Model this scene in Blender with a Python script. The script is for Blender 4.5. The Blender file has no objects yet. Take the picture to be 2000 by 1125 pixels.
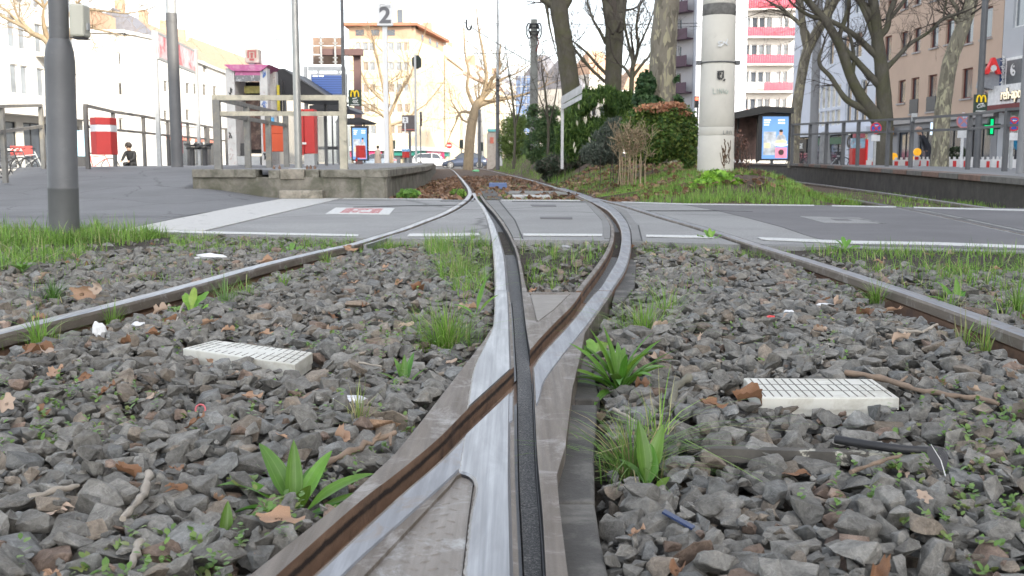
import bpy, bmesh, math, random
import numpy as np
from mathutils import Vector, Matrix, Euler, noise
PI=math.pi; R=math.radians
random.seed(7); RNG=np.random.default_rng(11)
sc=bpy.context.scene
COL=sc.collection
CAM_H=.48; FPX=2000.; PITCH=math.atan(243.5/2000.)
cp,sp=math.cos(PITCH),math.sin(PITCH)
def ray(u,v):
    x=(u-1000)/FPX; c=(562.5-v)/FPX
    return (x, cp+c*sp, -sp+c*cp)
def G(u,v,z=0.):            # where the sight line of a photo pixel meets the level z
    d=ray(u,v); t=(z-CAM_H)/d[2]
    return (d[0]*t, d[1]*t)
def W(u,v,Y):               # ... meets the upright plane at distance Y
    d=ray(u,v); t=Y/d[1]
    return (d[0]*t, CAM_H+d[2]*t)
def Wx(u,Y,z=.4):
    zc=Y*cp+(CAM_H-z)*sp
    return (u-1000)/FPX*zc
# ---------------------------------------------------------------- materials
MATS={}
def _n(nt,t,x=0,y=0,**k):
    n=nt.nodes.new(t)
    for a,b in k.items(): setattr(n,a,b)
    return n
def mixc(nt,fac,a,b,mode='MIX'):
    m=nt.nodes.new('ShaderNodeMix'); m.data_type='RGBA'; m.blend_type=mode
    for s,val in ((0,fac),(6,a),(7,b)):
        if hasattr(val,'is_linked') or hasattr(val,'links'): nt.links.new(val,m.inputs[s])
        elif s==0: m.inputs[0].default_value=val
        else: m.inputs[s].default_value=(*val[:3],1)
    return m.outputs[2]
def noise_(nt,scale,detail=4,rough=.6,vec=None,dist=0):
    n=nt.nodes.new('ShaderNodeTexNoise'); n.inputs['Scale'].default_value=scale
    n.inputs['Detail'].default_value=detail; n.inputs['Roughness'].default_value=rough; n.inputs['Distortion'].default_value=dist
    if vec is not None: nt.links.new(vec,n.inputs['Vector'])
    return n.outputs['Fac']
def ramp(nt,fac,stops):
    r=nt.nodes.new('ShaderNodeValToRGB'); nt.links.new(fac,r.inputs[0])
    el=r.color_ramp.elements
    while len(el)<len(stops): el.new(.5)
    for e,(p,c) in zip(el,stops):
        e.position=p; e.color=(*(c if hasattr(c,'__len__') else (c,c,c)),1)
    return r.outputs[0]
def base(name):
    m=bpy.data.materials.new(name); m.use_nodes=True; nt=m.node_tree
    bs=nt.nodes['Principled BSDF']; tc=nt.nodes.new('ShaderNodeTexCoord')
    return m,nt,bs,tc.outputs['Object']
def bump(nt,bs,h,strength=.3,dist=.01,prev=None):
    b=nt.nodes.new('ShaderNodeBump'); b.inputs['Strength'].default_value=strength; b.inputs['Distance'].default_value=dist
    nt.links.new(h,b.inputs['Height'])
    if prev is not None: nt.links.new(prev,b.inputs['Normal'])
    nt.links.new(b.outputs[0],bs.inputs['Normal']); return b.outputs[0]
def M(name,col,rough=.7,metal=0.,var=.18,scale=6.,bmp=.0,bscale=40.,bd=.01,emit=0.,spec=.5,dirt=None,dscale=2.,dth=(.5,.7),attr=None,trans=0):
    if name in MATS: return MATS[name]
    m,nt,bs,oc=base(name)
    f=noise_(nt,scale,5,.65,oc)
    lo=tuple(c*(1-var) for c in col); hi=tuple(min(1,c*(1+var)) for c in col)
    c=ramp(nt,f,[(.3,lo),(.7,hi)])
    if attr:
        a=nt.nodes.new('ShaderNodeAttribute'); a.attribute_name=attr
        c=mixc(nt,1.,c,a.outputs['Color'],'MULTIPLY')
    if dirt:
        g=ramp(nt,noise_(nt,dscale,6,.7,oc,.4),[(dth[0],0.),(dth[1],1.)])
        c=mixc(nt,g,c,dirt)
    nt.links.new(c,bs.inputs['Base Color'])
    bs.inputs['Roughness'].default_value=rough; bs.inputs['Metallic'].default_value=metal
    bs.inputs['Specular IOR Level'].default_value=spec
    if emit:
        nt.links.new(c,bs.inputs['Emission Color']); bs.inputs['Emission Strength'].default_value=emit
    if bmp: bump(nt,bs,noise_(nt,bscale,6,.7,oc),bmp,bd)
    if trans:
        ts=nt.nodes.new('ShaderNodeBsdfTranslucent'); nt.links.new(c,ts.inputs['Color'])
        mx=nt.nodes.new('ShaderNodeMixShader'); mx.inputs[0].default_value=trans
        nt.links.new(bs.outputs[0],mx.inputs[1]); nt.links.new(ts.outputs[0],mx.inputs[2])
        nt.links.new(mx.outputs[0],nt.nodes['Material Output'].inputs[0])
    MATS[name]=m; return m
# ---------------------------------------------------------------- objects
WL={}
def wloc(o):
    v=Vector((0,0,0))
    while o is not None: v=v+Vector(o.location); o=o.parent
    return v
def tag(o,label=None,cat=None,group=None,kind=None):
    if label: o['label']=label
    if cat: o['category']=cat
    if group: o['group']=group
    if kind: o['kind']=kind
    return o
def thing(name,loc,label,cat,group=None):
    o=bpy.data.objects.new(name,None); COL.objects.link(o); o.location=loc; o.empty_display_size=.1
    return tag(o,label,cat,group)
class MB:
    def __init__(s): s.v=[]; s.f=[]; s.m=[]; s.sm=[]
    def add(s,vs,fs,mi=0,smooth=False):
        b=len(s.v); s.v.extend([tuple(p) for p in vs])
        for f in fs: s.f.append(tuple(i+b for i in f)); s.m.append(mi); s.sm.append(smooth)
        return s
    def box(s,x0,x1,y0,y1,z0,z1,mi=0):
        if x0>x1:x0,x1=x1,x0
        if y0>y1:y0,y1=y1,y0
        if z0>z1:z0,z1=z1,z0
        return s.add([(x0,y0,z0),(x1,y0,z0),(x1,y1,z0),(x0,y1,z0),(x0,y0,z1),(x1,y0,z1),(x1,y1,z1),(x0,y1,z1)],
          [(0,3,2,1),(4,5,6,7),(0,1,5,4),(1,2,6,5),(2,3,7,6),(3,0,4,7)],mi)
    def pbox(s,u0,v0,u1,v1,Y,d,mi=0):
        vm=(v0+v1)/2; um=(u0+u1)/2
        x0=W(u0,vm,Y)[0]; x1=W(u1,vm,Y)[0]; z0=W(um,v0,Y)[1]; z1=W(um,v1,Y)[1]
        return s.box(x0,x1,Y,Y+d,z1,z0,mi)
    def obox(s,c,dx,sx,sy,z0,z1,mi=0):     # box centred c, along unit dir dx (2D), sizes sx along, sy across
        dx=Vector((dx[0],dx[1])).normalized(); n=Vector((-dx.y,dx.x)); c=Vector((c[0],c[1]))
        q=[c-dx*sx/2-n*sy/2,c+dx*sx/2-n*sy/2,c+dx*sx/2+n*sy/2,c-dx*sx/2+n*sy/2]
        return s.prism([(p.x,p.y) for p in q],z0,z1,mi)
    def prism(s,poly,z0,z1,mi=0):
        a=sum(poly[i][0]*poly[(i+1)%len(poly)][1]-poly[(i+1)%len(poly)][0]*poly[i][1] for i in range(len(poly)))
        if a<0: poly=poly[::-1]
        n=len(poly)
        zz=lambda z,i:(z[i] if hasattr(z,'__len__') else z)
        vs=[(p[0],p[1],zz(z0,i)) for i,p in enumerate(poly)]+[(p[0],p[1],zz(z1,i)) for i,p in enumerate(poly)]
        fs=[tuple(range(n-1,-1,-1)),tuple(range(n,2*n))]+[(i,(i+1)%n,(i+1)%n+n,i+n) for i in range(n)]
        return s.add(vs,fs,mi)
    def xprism(s,poly,y0,y1,mi=0):          # poly in (x,z), extruded along y
        a=sum(poly[i][0]*poly[(i+1)%len(poly)][1]-poly[(i+1)%len(poly)][0]*poly[i][1] for i in range(len(poly)))
        if a>0: poly=poly[::-1]
        n=len(poly)
        vs=[(p[0],y1,p[1]) for p in poly]+[(p[0],y0,p[1]) for p in poly]
        fs=[tuple(range(n-1,-1,-1)),tuple(range(n,2*n))]+[(i,(i+1)%n,(i+1)%n+n,i+n) for i in range(n)]
        return s.add(vs,[f for f in fs],mi)
    def beam(s,a,b,w,h=None,mi=0):
        a=Vector(a); b=Vector(b); h=h or w; d=(b-a)
        if d.length<1e-6: return s
        d.normalize(); up=Vector((0,0,1)) if abs(d.z)<.95 else Vector((0,1,0))
        r=d.cross(up).normalized(); u=r.cross(d)
        vs=[p+r*sx*w/2+u*sy*h/2 for p in (a,b) for sx,sy in ((-1,-1),(1,-1),(1,1),(-1,1))]
        return s.add(vs,[(0,1,2,3),(7,6,5,4),(0,4,5,1),(1,5,6,2),(2,6,7,3),(3,7,4,0)],mi)
    def tube(s,pts,rad,seg=8,mi=0,cap=True,smooth=True):
        pts=[Vector(p) for p in pts]; n=len(pts)
        if not hasattr(rad,'__len__'): rad=[rad]*n
        vs=[]; pr=None
        for i,p in enumerate(pts):
            d=(pts[min(i+1,n-1)]-pts[max(i-1,0)])
            d=d.normalized() if d.length>1e-9 else Vector((0,0,1))
            if pr is None:
                up=Vector((1,0,0)) if abs(d.x)<.8 else Vector((0,1,0)); r=d.cross(up).normalized()
            else:
                r=(pr-d*pr.dot(d)); r=r.normalized() if r.length>1e-6 else d.orthogonal().normalized()
            pr=r; q=d.cross(r)
            for k in range(seg):
                a=2*PI*k/seg; vs.append(p+(r*math.cos(a)+q*math.sin(a))*rad[i])
        fs=[(i*seg+k,i*seg+(k+1)%seg,(i+1)*seg+(k+1)%seg,(i+1)*seg+k) for i in range(n-1) for k in range(seg)]
        s.add(vs,fs,mi,smooth)
        if cap:
            b=len(s.v)-n*seg; c0=s.v[b:b+seg]; c1=s.v[b+(n-1)*seg:b+n*seg]
            s.add(c0,[tuple(range(seg-1,-1,-1))],mi); s.add(c1,[tuple(range(seg))],mi)
        return s
    def lathe(s,c,prof,seg=20,mi=0,smooth=True):   # prof [(r,z)]
        return s.tube([(c[0],c[1],z) for r,z in prof],[max(r,1e-4) for r,z in prof],seg,mi,True,smooth)
    def disc(s,c,r,nrm_y=-1,seg=24,t=.004,mi=0):    # upright disc facing the viewer side
        x,y,z=c
        pts=[(x+r*math.cos(2*PI*k/seg),z+r*math.sin(2*PI*k/seg)) for k in range(seg)]
        return s.xprism(pts,y-t,y,mi)
    def ico(s,c,r,sub=1,mi=0,jit=0,smooth=True,sc_=(1,1,1)):
        bm=bmesh.new(); bmesh.ops.create_icosphere(bm,subdivisions=sub,radius=1)
        vs=[]
        for v in bm.verts:
            k=1+random.uniform(-jit,jit); vs.append((c[0]+v.co.x*r*sc_[0]*k,c[1]+v.co.y*r*sc_[1]*k,c[2]+v.co.z*r*sc_[2]*k))
        bm.verts.index_update(); fs=[tuple(v.index for v in f.verts) for f in bm.faces]; bm.free()
        return s.add(vs,fs,mi,smooth)
    def build(s,name,mat,parent=None,origin=None,bevel=0,label=None):
        me=bpy.data.meshes.new(name)
        o=bpy.data.objects.new(name,me); COL.objects.link(o)
        off=Vector((0,0,0))
        if parent is not None: o.parent=parent; off=wloc(parent)
        elif origin is not None: o.location=origin; off=Vector(origin)
        me.from_pydata([(p[0]-off.x,p[1]-off.y,p[2]-off.z) for p in s.v],[],s.f)
        mats=mat if isinstance(mat,(list,tuple)) else [mat]
        for mm in mats: me.materials.append(mm)
        me.polygons.foreach_set('material_index',s.m); me.polygons.foreach_set('use_smooth',s.sm)
        me.update()
        if bevel:
            md=o.modifiers.new('b','BEVEL'); md.width=bevel; md.segments=2; md.limit_method='ANGLE'; md.angle_limit=R(35)
        if label: o['label']=label
        return o
def struct(o): o['kind']='structure'; return o
def npmesh(name,V,F,mat,parent=None,col=None,smooth=False,colname='Col'):
    """V (n,3) array, F (m,k) array"""
    me=bpy.data.meshes.new(name); V=np.asarray(V,dtype=np.float32); F=np.asarray(F,dtype=np.int32)
    k=F.shape[1]; me.vertices.add(len(V)); me.vertices.foreach_set('co',V.ravel())
    me.loops.add(F.size); me.loops.foreach_set('vertex_index',F.ravel())
    me.polygons.add(len(F)); me.polygons.foreach_set('loop_start',np.arange(0,F.size,k,dtype=np.int32))
    me.polygons.foreach_set('loop_total',np.full(len(F),k,dtype=np.int32))
    me.polygons.foreach_set('use_smooth',np.full(len(F),smooth))
    me.update(calc_edges=True)
    if col is not None:
        a=me.color_attributes.new(colname,'FLOAT_COLOR','POINT')
        c=np.ones((len(V),4),dtype=np.float32); c[:,:3]=col; a.data.foreach_set('color',c.ravel())
    me.materials.append(mat)
    o=bpy.data.objects.new(name,me); COL.objects.link(o)
    if parent is not None:
        o.parent=parent
        w=wloc(parent); me.transform(Matrix.Translation(-w))
    return o
def children(o): return [c for c in bpy.data.objects if c.parent==o]
def copy_tree(o,parent=None,kids=None):
    c=o.copy(); COL.objects.link(c); c.parent=parent
    for ch in (kids[o.name] if kids is not None else children(o)): copy_tree(ch,c,kids)
    return c
def kidmap(o):
    m={}
    def rec(x):
        m[x.name]=children(x)
        for y in m[x.name]: rec(y)
    rec(o); return m
def dup(o,km,loc,label=None,rot=None,scale=None):
    def rec(x,par):
        c=x.copy(); COL.objects.link(c); c.parent=par
        for ch in km[x.name]: rec(ch,c)
        return c
    c=rec(o,None); c.location=loc
    if rot is not None: c.rotation_euler=rot
    if scale is not None: c.scale=scale if hasattr(scale,'__len__') else (scale,)*3
    if label: c['label']=label
    return c
def bake(o):
    """apply modifiers without operators"""
    dg=bpy.context.evaluated_depsgraph_get(); dg.update()
    me=bpy.data.meshes.new_from_object(o.evaluated_get(dg)); old=o.data
    o.modifiers.clear(); o.data=me; return o
def cut(o,cutters):
    for c in cutters:
        md=o.modifiers.new('x','BOOLEAN'); md.operation='DIFFERENCE'; md.object=c; md.solver='EXACT'
    bpy.context.view_layer.update(); bake(o); return o
def kill(*os_):
    for o in os_: bpy.data.objects.remove(o,do_unlink=True)
def text(s,loc,size,mat,parent,name='lettering',rot=(PI/2,0,0),depth=.002,align='CENTER',xs=1.,bold=0.):
    cu=bpy.data.curves.new(name,'FONT'); cu.body=s; cu.size=size; cu.align_x=align; cu.align_y='CENTER'; cu.extrude=depth; cu.offset=bold; cu.resolution_u=3
    t=bpy.data.objects.new('tmp',cu); COL.objects.link(t); bpy.context.view_layer.update()
    dg=bpy.context.evaluated_depsgraph_get(); me=bpy.data.meshes.new_from_object(t.evaluated_get(dg))
    kill(t); me.transform(Matrix.Diagonal((xs,1,1,1))); me.materials.clear(); me.materials.append(mat)
    o=bpy.data.objects.new(name,me); COL.objects.link(o)
    o.parent=parent
    o.location=Vector(loc)-(wloc(parent) if parent else Vector((0,0,0))); o.rotation_euler=rot
    return o
def interp(tab,x):
    t=sorted(tab); xs=[a for a,b in t]; ys=[b for a,b in t]
    return float(np.interp(x,xs,ys))
def smoothtab(pts):
    """monotone cubic through (x,y) points -> function"""
    p=sorted(pts); x=np.array([a for a,b in p],float); y=np.array([b for a,b in p],float)
    h=np.diff(x); d=np.diff(y)/h; m=np.zeros(len(x)); m[0]=d[0]; m[-1]=d[-1]
    for i in range(1,len(x)-1):
        w1=2*h[i]+h[i-1]; w2=h[i]+2*h[i-1]
        m[i]=(w1+w2)/(w1/d[i-1]+w2/d[i]) if d[i-1]*d[i]>0 else (d[i-1]*h[i]+d[i]*h[i-1])/(h[i-1]+h[i])*.6
    def f(q):
        i=int(np.clip(np.searchsorted(x,q)-1,0,len(x)-2)); t=(q-x[i])/h[i]
        if t<0: return y[0]+m[0]*(q-x[0])
        if t>1: return y[-1]+m[-1]*(q-x[-1])
        return y[i]*(2*t**3-3*t*t+1)+h[i]*m[i]*(t**3-2*t*t+t)+y[i+1]*(-2*t**3+3*t*t)+h[i]*m[i+1]*(t**3-t*t)
    return f
def ptab(pts):
    """photo points (u,v) on the rail-top level -> x as a smooth function of distance y"""
    w=[G(u,v) for u,v in pts]
    return smoothtab([(b,a) for a,b in w])
def yv(v): return G(1000,v)[1]
# ================================================================ THE TRACK
steel=None
def steel_mat(name,dark,light,rough,metal=1.,yscale=.6,spots=None,bmp=.05,line=False):
    """worn steel, streaked along the rail (y)"""
    m,nt,bs,oc=base(name)
    mp=nt.nodes.new('ShaderNodeMapping'); nt.links.new(oc,mp.inputs[0]); mp.inputs['Scale'].default_value=(70,yscale*2,30)
    a=noise_(nt,1.,5,.6,mp.outputs[0],.3)
    mp2=nt.nodes.new('ShaderNodeMapping'); nt.links.new(oc,mp2.inputs[0]); mp2.inputs['Scale'].default_value=(22,3,10)
    b=noise_(nt,1.,6,.7,mp2.outputs[0],.5)
    c=mixc(nt,ramp(nt,a,[(.3,0.),(.72,1.)]),dark,light)
    c=mixc(nt,ramp(nt,b,[(.35,0.),(.75,.7)]),c,tuple(x*.6 for x in light))
    if line: 
        sx=nt.nodes.new('ShaderNodeSeparateXYZ'); nt.links.new(oc,sx.inputs[0]); zn=nt.nodes.new('ShaderNodeMath'); zn.operation='ADD'; nt.links.new(sx.outputs[2],zn.inputs[0]); zq=nt.nodes.new('ShaderNodeMath'); zq.operation='MULTIPLY'; nt.links.new(noise_(nt,26,5,.7,oc),zq.inputs[0]); zq.inputs[1].default_value=.012; nt.links.new(zq.outputs[0],zn.inputs[1])
        mr=nt.nodes.new('ShaderNodeMapRange'); mr.inputs[1].default_value=-.05; mr.inputs[2].default_value=.01; nt.links.new(zn.outputs[0],mr.inputs[0])
        c=mixc(nt,ramp(nt,mr.outputs[0],[(.46,0.),(.53,.92),(.62,.92),(.69,0.)]),c,(.02,.02,.022))
    if spots:
        c=mixc(nt,ramp(nt,noise_(nt,9,7,.75,oc,.6),[(.52,0.),(.66,.8)]),c,spots)
    nt.links.new(c,bs.inputs['Base Color']); bs.inputs['Metallic'].default_value=metal
    nt.links.new(ramp(nt,b,[(.3,rough*.8),(.8,min(1,rough*1.5))]),bs.inputs['Roughness'])
    bump(nt,bs,noise_(nt,300,6,.7,oc),bmp,.002)
    MATS[name]=m; return m
m_polish=steel_mat('polished_steel',(.19,.192,.20),(.46,.46,.465),.38,.85)
m_semi=steel_mat('worn_blue_steel',(.22,.222,.235),(.38,.385,.40),.45,.7,spots=(.26,.21,.17))
m_cast=steel_mat('brown_cast_steel',(.125,.103,.084),(.225,.19,.155),.55,.3,spots=(.36,.34,.32),bmp=.35)
m_rust=steel_mat('rusty_rail_web',(.14,.082,.055),(.29,.175,.115),.75,.15,spots=(.10,.07,.06),bmp=.5)
m_groove=M('dirty_groove',(.065,.065,.066),.6,.2,.6,160,.8,260,.004,dirt=(.30,.29,.27),dscale=330,dth=(.52,.62))
m_dark=M('dark_steel_wall',(.075,.075,.08),.38,.6,.3,40,.2,200,.002)
m_brownwall=steel_mat('rust_brown_wall',(.17,.108,.074),(.33,.218,.148),.55,.3,spots=(.08,.06,.05),bmp=.3,line=True)
m_edge=steel_mat('dull_gauge_corner',(.13,.13,.135),(.26,.26,.27),.5,.6)
# edges of the running bands, grooves and guards, seen from the camera, as x over distance
Cl=ptab([(926,384),(934,396),(946,416),(954,440),(960,468),(964,500),(966,560),(966,600),(963,634)])
CgL=ptab([(929,376),(935,390),(947,403),(958,422),(968,440),(978,468),(988,504),(994,560),(998,599),(1000,638),(1002,677),(1004,716),(1004,777),(1005,903),(1010,1030),(1014,1125),(1019,1260)])
CgR=ptab([(933,376),(948,398),(966,418),(982,440),(998,468),(1010,500),(1019,560),(1023,599),(1028,638),(1034,675),(1040,712),(1045,798),(1051,903),(1059,988),(1067,1125),(1075,1260)])
Cr=ptab([(937,376),(953,396),(972,418),(988,440),(1003,468),(1015,500),(1028,560),(1035,585),(1045,634)])
BgL=ptab([(1082,366.5),(1118,380),(1154,396),(1172,408),(1188,424),(1198,440),(1200,454),(1198,472),(1188,496),(1168,526),(1143,558),(1119,593),(1086,626),(1056,657),(1020,698),(985,731),(903,806),(860,849),(762,930),(724,958),(543,1115),(390,1250)])
BgR=ptab([(1086,366.5),(1122,379),(1156,394),(1180,406),(1200,424),(1210,440),(1214,456),(1213,476),(1206,504),(1190,532),(1172,560),(1154,579),(1125,616),(1092,653),(1056,692),(1035,722),(1003,757),(903,853),(860,896),(781,964),(611,1121),(470,1250)])
Br=ptab([(1100,366.5),(1140,379),(1175,392),(1200,406),(1220,426),(1230,446),(1233,468),(1230,500),(1220,530),(1200,560),(1174,601),(1142,646),(1096,704)])
Bl=lambda y: BgL(y)-.022
L1=ptab([(834,321.9),(860,324),(883,331.5),(899,347),(909,359),(917,372),(917,381),(908,392),(889,404.5),(860,419),(820,434),(776,450),(738,461),(700,473),(610,493),(525,513),(350,560),(175,604),(0,646),(-150,684)])
R2=ptab([(1180,391),(1215,399),(1250,409),(1300,424),(1389,449),(1478,477),(1655,531),(1833,590),(2000,649),(2200,722)])
BF=ptab([(860,323.5),(928,328),(992,341),(1056,357),(1086,366)])
def frange(a,b,n): return [a+(b-a)*i/(n-1) for i in range(n)]
def ys_between(va,vb,n):
    return [yv(va+(vb-va)*i/(n-1)) for i in range(n)]
def loft(mb,ys,prof,closed=True):
    """prof(y)->list of (x,z,mat)"""
    rows=[prof(y) for y in ys]; k=len(rows[0]); b=len(mb.v)
    for y,r in zip(ys,rows):
        for p in r: mb.v.append((p[0],y,p[1]))
    for i in range(len(ys)-1):
        for j in range(k if closed else k-1):
            j2=(j+1)%k
            mb.f.append((b+i*k+j,b+i*k+j2,b+(i+1)*k+j2,b+(i+1)*k+j)); mb.m.append(rows[i][j][2]); mb.sm.append(False)
    mb.f.append(tuple(b+j for j in range(k-1,-1,-1))); mb.m.append(0); mb.sm.append(False)
    mb.f.append(tuple(b+(len(ys)-1)*k+j for j in range(k))); mb.m.append(0); mb.sm.append(False)
    return mb
def fixn(o):
    bm=bmesh.new(); bm.from_mesh(o.data); bmesh.ops.recalc_face_normals(bm,faces=bm.faces); bm.to_mesh(o.data); bm.free(); return o
def band(fl,fr,ys,top,bot,ch=.005,mt=0,ms=1,cr=0):
    mb=MB()
    def pr(y):
        l,r=fl(y),fr(y); c=min(ch,(r-l)*.3)
        return [(l,bot,ms),(l,top-c,mt),(l+c,top,mt),(r-max(c,cr),top,2 if cr else mt),(r,top-max(c,cr*.8),ms),(r,bot,ms)]
    return loft(mb,ys,pr)
# ---- grooved rail C (centre), from its nose past the pavement down to the casting
ysC=ys_between(377,567.5,60)
def prC(y):
    l,a,b,r=Cl(y),CgL(y),CgR(y),Cr(y)
    a=max(a,l+.012); b=max(b,a+.004); r=max(r,b+.008); c=min(.006,(a-l)*.2)
    return [(l,-.15,2),(l,-.009,0),(l+c,-.002,0),(l+2*c,0,0),(a-max(2*c,min(.012,(a-l)*.3)),0,5),(a-.2*c,-.009,1),(a+.002,-.045,3),(b-.002,-.045,1),(b,-.003,4),(b+.003,0,4),(r-.003,-.001,4),(r,-.005,2),(r,-.15,2)]
t=thing('grooved_rail',(0,6,0),'silver grooved tram rail curving down the middle from the pavement to the crossing','rail')
o=loft(MB(),ysC,prC).build('rail_body',[m_polish,m_dark,m_rust,m_groove,m_cast,m_edge],t); fixn(o)
# ---- grooved rail B (brown walled), curving in from the right
ysB=ys_between(367,567.5,80)
def prB(y):
    l,a,b,r=BgL(y)-.024,BgL(y),BgR(y),Br(y)
    b=max(b,a+.02); r=max(r,b+.03)
    return [(l,-.15,2),(l,-.004,4),(l+.004,-.001,4),(a-.003,-.001,4),(a,-.005,3),(a+.004,-.048,5),(b-.003,-.048,3),(b,-.008,1),(b+.006,0,1),(r-.006,0,1),(r,-.007,2),(r,-.15,2)]
t=thing('grooved_rail',(.5,6,0),'curved grooved tram rail with rust brown inner wall, right of the silver rail','rail')
o=loft(MB(),ysB,prB).build('rail_body',[m_rust,m_semi,m_rust,m_brownwall,m_cast,m_groove],t); fixn(o)
# ---- plain rails with head, web and foot
def offset_rail(f,ys,name,label,g=None,w=.068,slotside=0,ztop=0.,loc=None,flange=True,mt=m_polish):
    t=thing(name,loc or (f(ys[len(ys)//2]),ys[len(ys)//2],0),label,'rail',g)
    def pr(y):
        x=f(y); sl=(f(y+.02)-f(y-.02))/.04; k=math.sqrt(1+sl*sl); h=w/2*k; q=.009*k; wb=.018*k; ft=.075*k; z=ztop
        return [(x-ft,z-.17,1),(x-ft,z-.158,1),(x-wb,z-.14,1),(x-wb,z-.052,1),(x-h,z-.04,2),(x-h,z-.012,2),(x-h+q*.5,z-.003,0),(x-h+2*q,z,0),(x+h-2*q,z,0),(x+h-q*.5,z-.003,2),(x+h,z-.012,2),(x+h,z-.04,1),(x+wb,z-.052,1),(x+wb,z-.14,1),(x+ft,z-.158,1),(x+ft,z-.17,1)]
    o=loft(MB(),ys,pr).build('rail_body',[mt,m_rust,m_cast],t); fixn(o)
    if slotside:
        # guard lip in the paved part
        def pg(y):
            x=f(y); sl=(f(y+.02)-f(y-.02))/.04; k=math.sqrt(1+sl*sl)
            a=x+slotside*(w/2+.042)*k; b=a+slotside*.016*k; l,r=min(a,b),max(a,b)
            return [(l,-.1,2),(l,-.002,0),(r,-.002,0),(r,-.1,2)]
        yy=[y for y in ys if yv(470)-.3<y<yv(381)]
        if slotside>0 and len(yy)>3:
            o2=loft(MB(),yy,pg).build('guard_lip',[m_semi,m_rust,m_rust],t); fixn(o2)
            def pf(y):
                x=f(y); sl=(f(y+.02)-f(y-.02))/.04; k=math.sqrt(1+sl*sl); a=x+slotside*(w/2-.004)*k; b=x+slotside*(w/2+.046)*k
                l,r=min(a,b),max(a,b); return [(l,-.1,0),(l,-.045,0),(r,-.045,0),(r,-.1,0)]
            o3=loft(MB(),yy,pf).build('groove_floor',[m_groove],t); fixn(o3)
    return t
ysL=frange(.3,yv(696),12)+[yv(690-i*(690-333)/139) for i in range(140)]+[80,90,105]
offset_rail(L1,ysL,'rail','long worn tram rail with rusty web, running along the far left','rails',slotside=1)
ysR=frange(.3,yv(735),12)+[yv(730-i*(730-386)/99) for i in range(100)]
offset_rail(R2,ysR,'rail','worn tram rail with rusty web along the right side of the gravel','rails',slotside=-1,mt=m_semi)
ysF=[yv(366.6-i*(366.6-331)/39) for i in range(40)]+[90,105]
offset_rail(lambda y:BF(y),ysF,'rail','thin pale rail beyond the pavement leading to the dark blue car','rails')
R4=smoothtab([(5,4.3),(11.1,5.2),(16.5,6.07),(29,7.8),(50,10.4),(80,13.5)])
R3=smoothtab([(4,3.0),(7.1,3.56),(11.1,4.25),(15.2,4.75),(22,5.5),(40,7.8),(80,12.1)])
offset_rail(R4,frange(7.4,70,50),'rail','silver rail at the foot of the dark platform wall on the right','rails')
offset_rail(R3,frange(5.5,70,50),'rail','dark rail crossing the right end of the pavement','rails',mt=m_dark)
# ---- the crossing casting
tx=thing('rail_crossing',(0,2.2,0),'cast steel tram rail crossing where the two grooved rails meet in the foreground','rail crossing')
def P(pts,z=0): return [G(u,v,z) for u,v in pts]
cast_l=[(965,569),(966,600),(963,634),(945,663),(899,722),(860,772),(818,826),(773,881),(687,961),(479,1125),(320,1250)]
cast_r=[(1125,1250),(1110,1125),(1093,988),(1087,924),(1104,869),(1118,755),(1134,690),(1142,648),(1174,601),(1196,569)]
cast=MB().prism(P(cast_l+cast_r),-.13,-.0035).build('casting',m_cast,tx)
ylow=yv(1245)
def yss(va,vb,n): return ys_between(va,vb,n)
def cutter(fl,fr,ys,top,bot): return loft(MB(),ys,lambda y:[(fl(y),bot,0),(fl(y),top,0),(fr(y),top,0),(fr(y),bot,0)])
cutC=cutter(CgL,CgR,yss(560,1300,90),.05,-.042).build('cutc',m_groove)
cutB=cutter(BgL,BgR,yss(559,1310,93),.06,-.0463).build('cutb',m_groove)
fixn(cutC); fixn(cutB)
cutT=MB().prism(P([(1034,571.5),(1116,571.5),(1082,605),(1052,628),(1047,627)]),-.0085,.05).build('cutt',m_cast)
cutK=MB().prism(P([(880,941),(892,925),(906,918),(920,925),(927,938),(917,1009),(904,1125),(888,1260),(560,1260),(705,1125)]),-.013,.05).build('cutk',m_cast)
# groove material on cut faces: give the casting several slots
for o in (cutC,cutB): 
    o.data.materials.clear(); o.data.materials.append(m_cast); o.data.materials.append(m_dark if o is cutC else m_brownwall)
    o.data.polygons.foreach_set('material_index',[1]*len(o.data.polygons))
cast.data.materials.append(m_dark); cast.data.materials.append(m_brownwall)
def band_obj(fl,fr,ys,top,name,mats,ch=.004,bot=-.1,cr=0):
    o=band(fl,fr,ys,top,bot,ch,cr=cr).build(name,mats,tx); return fixn(o)
CL2=smoothtab([(G(u,v)[1],G(u,v)[0]) for u,v in [(966,566),(966,600),(963,634),(945,675),(924,722),(912,793),(905,850),(897,895),(894,915),(899,921),(909,923),(920,930),(926,938),(917,1009),(904,1125),(888,1260)]])
def wob(y): return .0018*noise.noise(Vector((y*60,3,1)))+.0012*noise.noise(Vector((y*160,3,1)))
bandC=band_obj(lambda y:CL2(y)+wob(y),lambda y:CgL(y)-.0022,yss(567,1245,260),0.,'running_band',[m_polish,m_dark,m_edge],cr=.009)
BL_low=ptab([(692,1100),(740,1056),(800,1003),(860,950),(886,926),(903,905),(940,860),(1000,800),(1096,704),(1142,646),(1174,601),(1200,560)])
BL2=ptab([(1198,560),(1172,601),(1138,646),(1092,704),(1064,745),(1050,790),(1000,822),(940,876),(886,928),(790,1014),(692,1102),(669,1125),(540,1250)])
bandB=band_obj(lambda y:BgR(y)+.0022,lambda y:BL2(y),yss(567,1245,120),-.0012,'running_band',[m_semi,m_dark])
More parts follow.
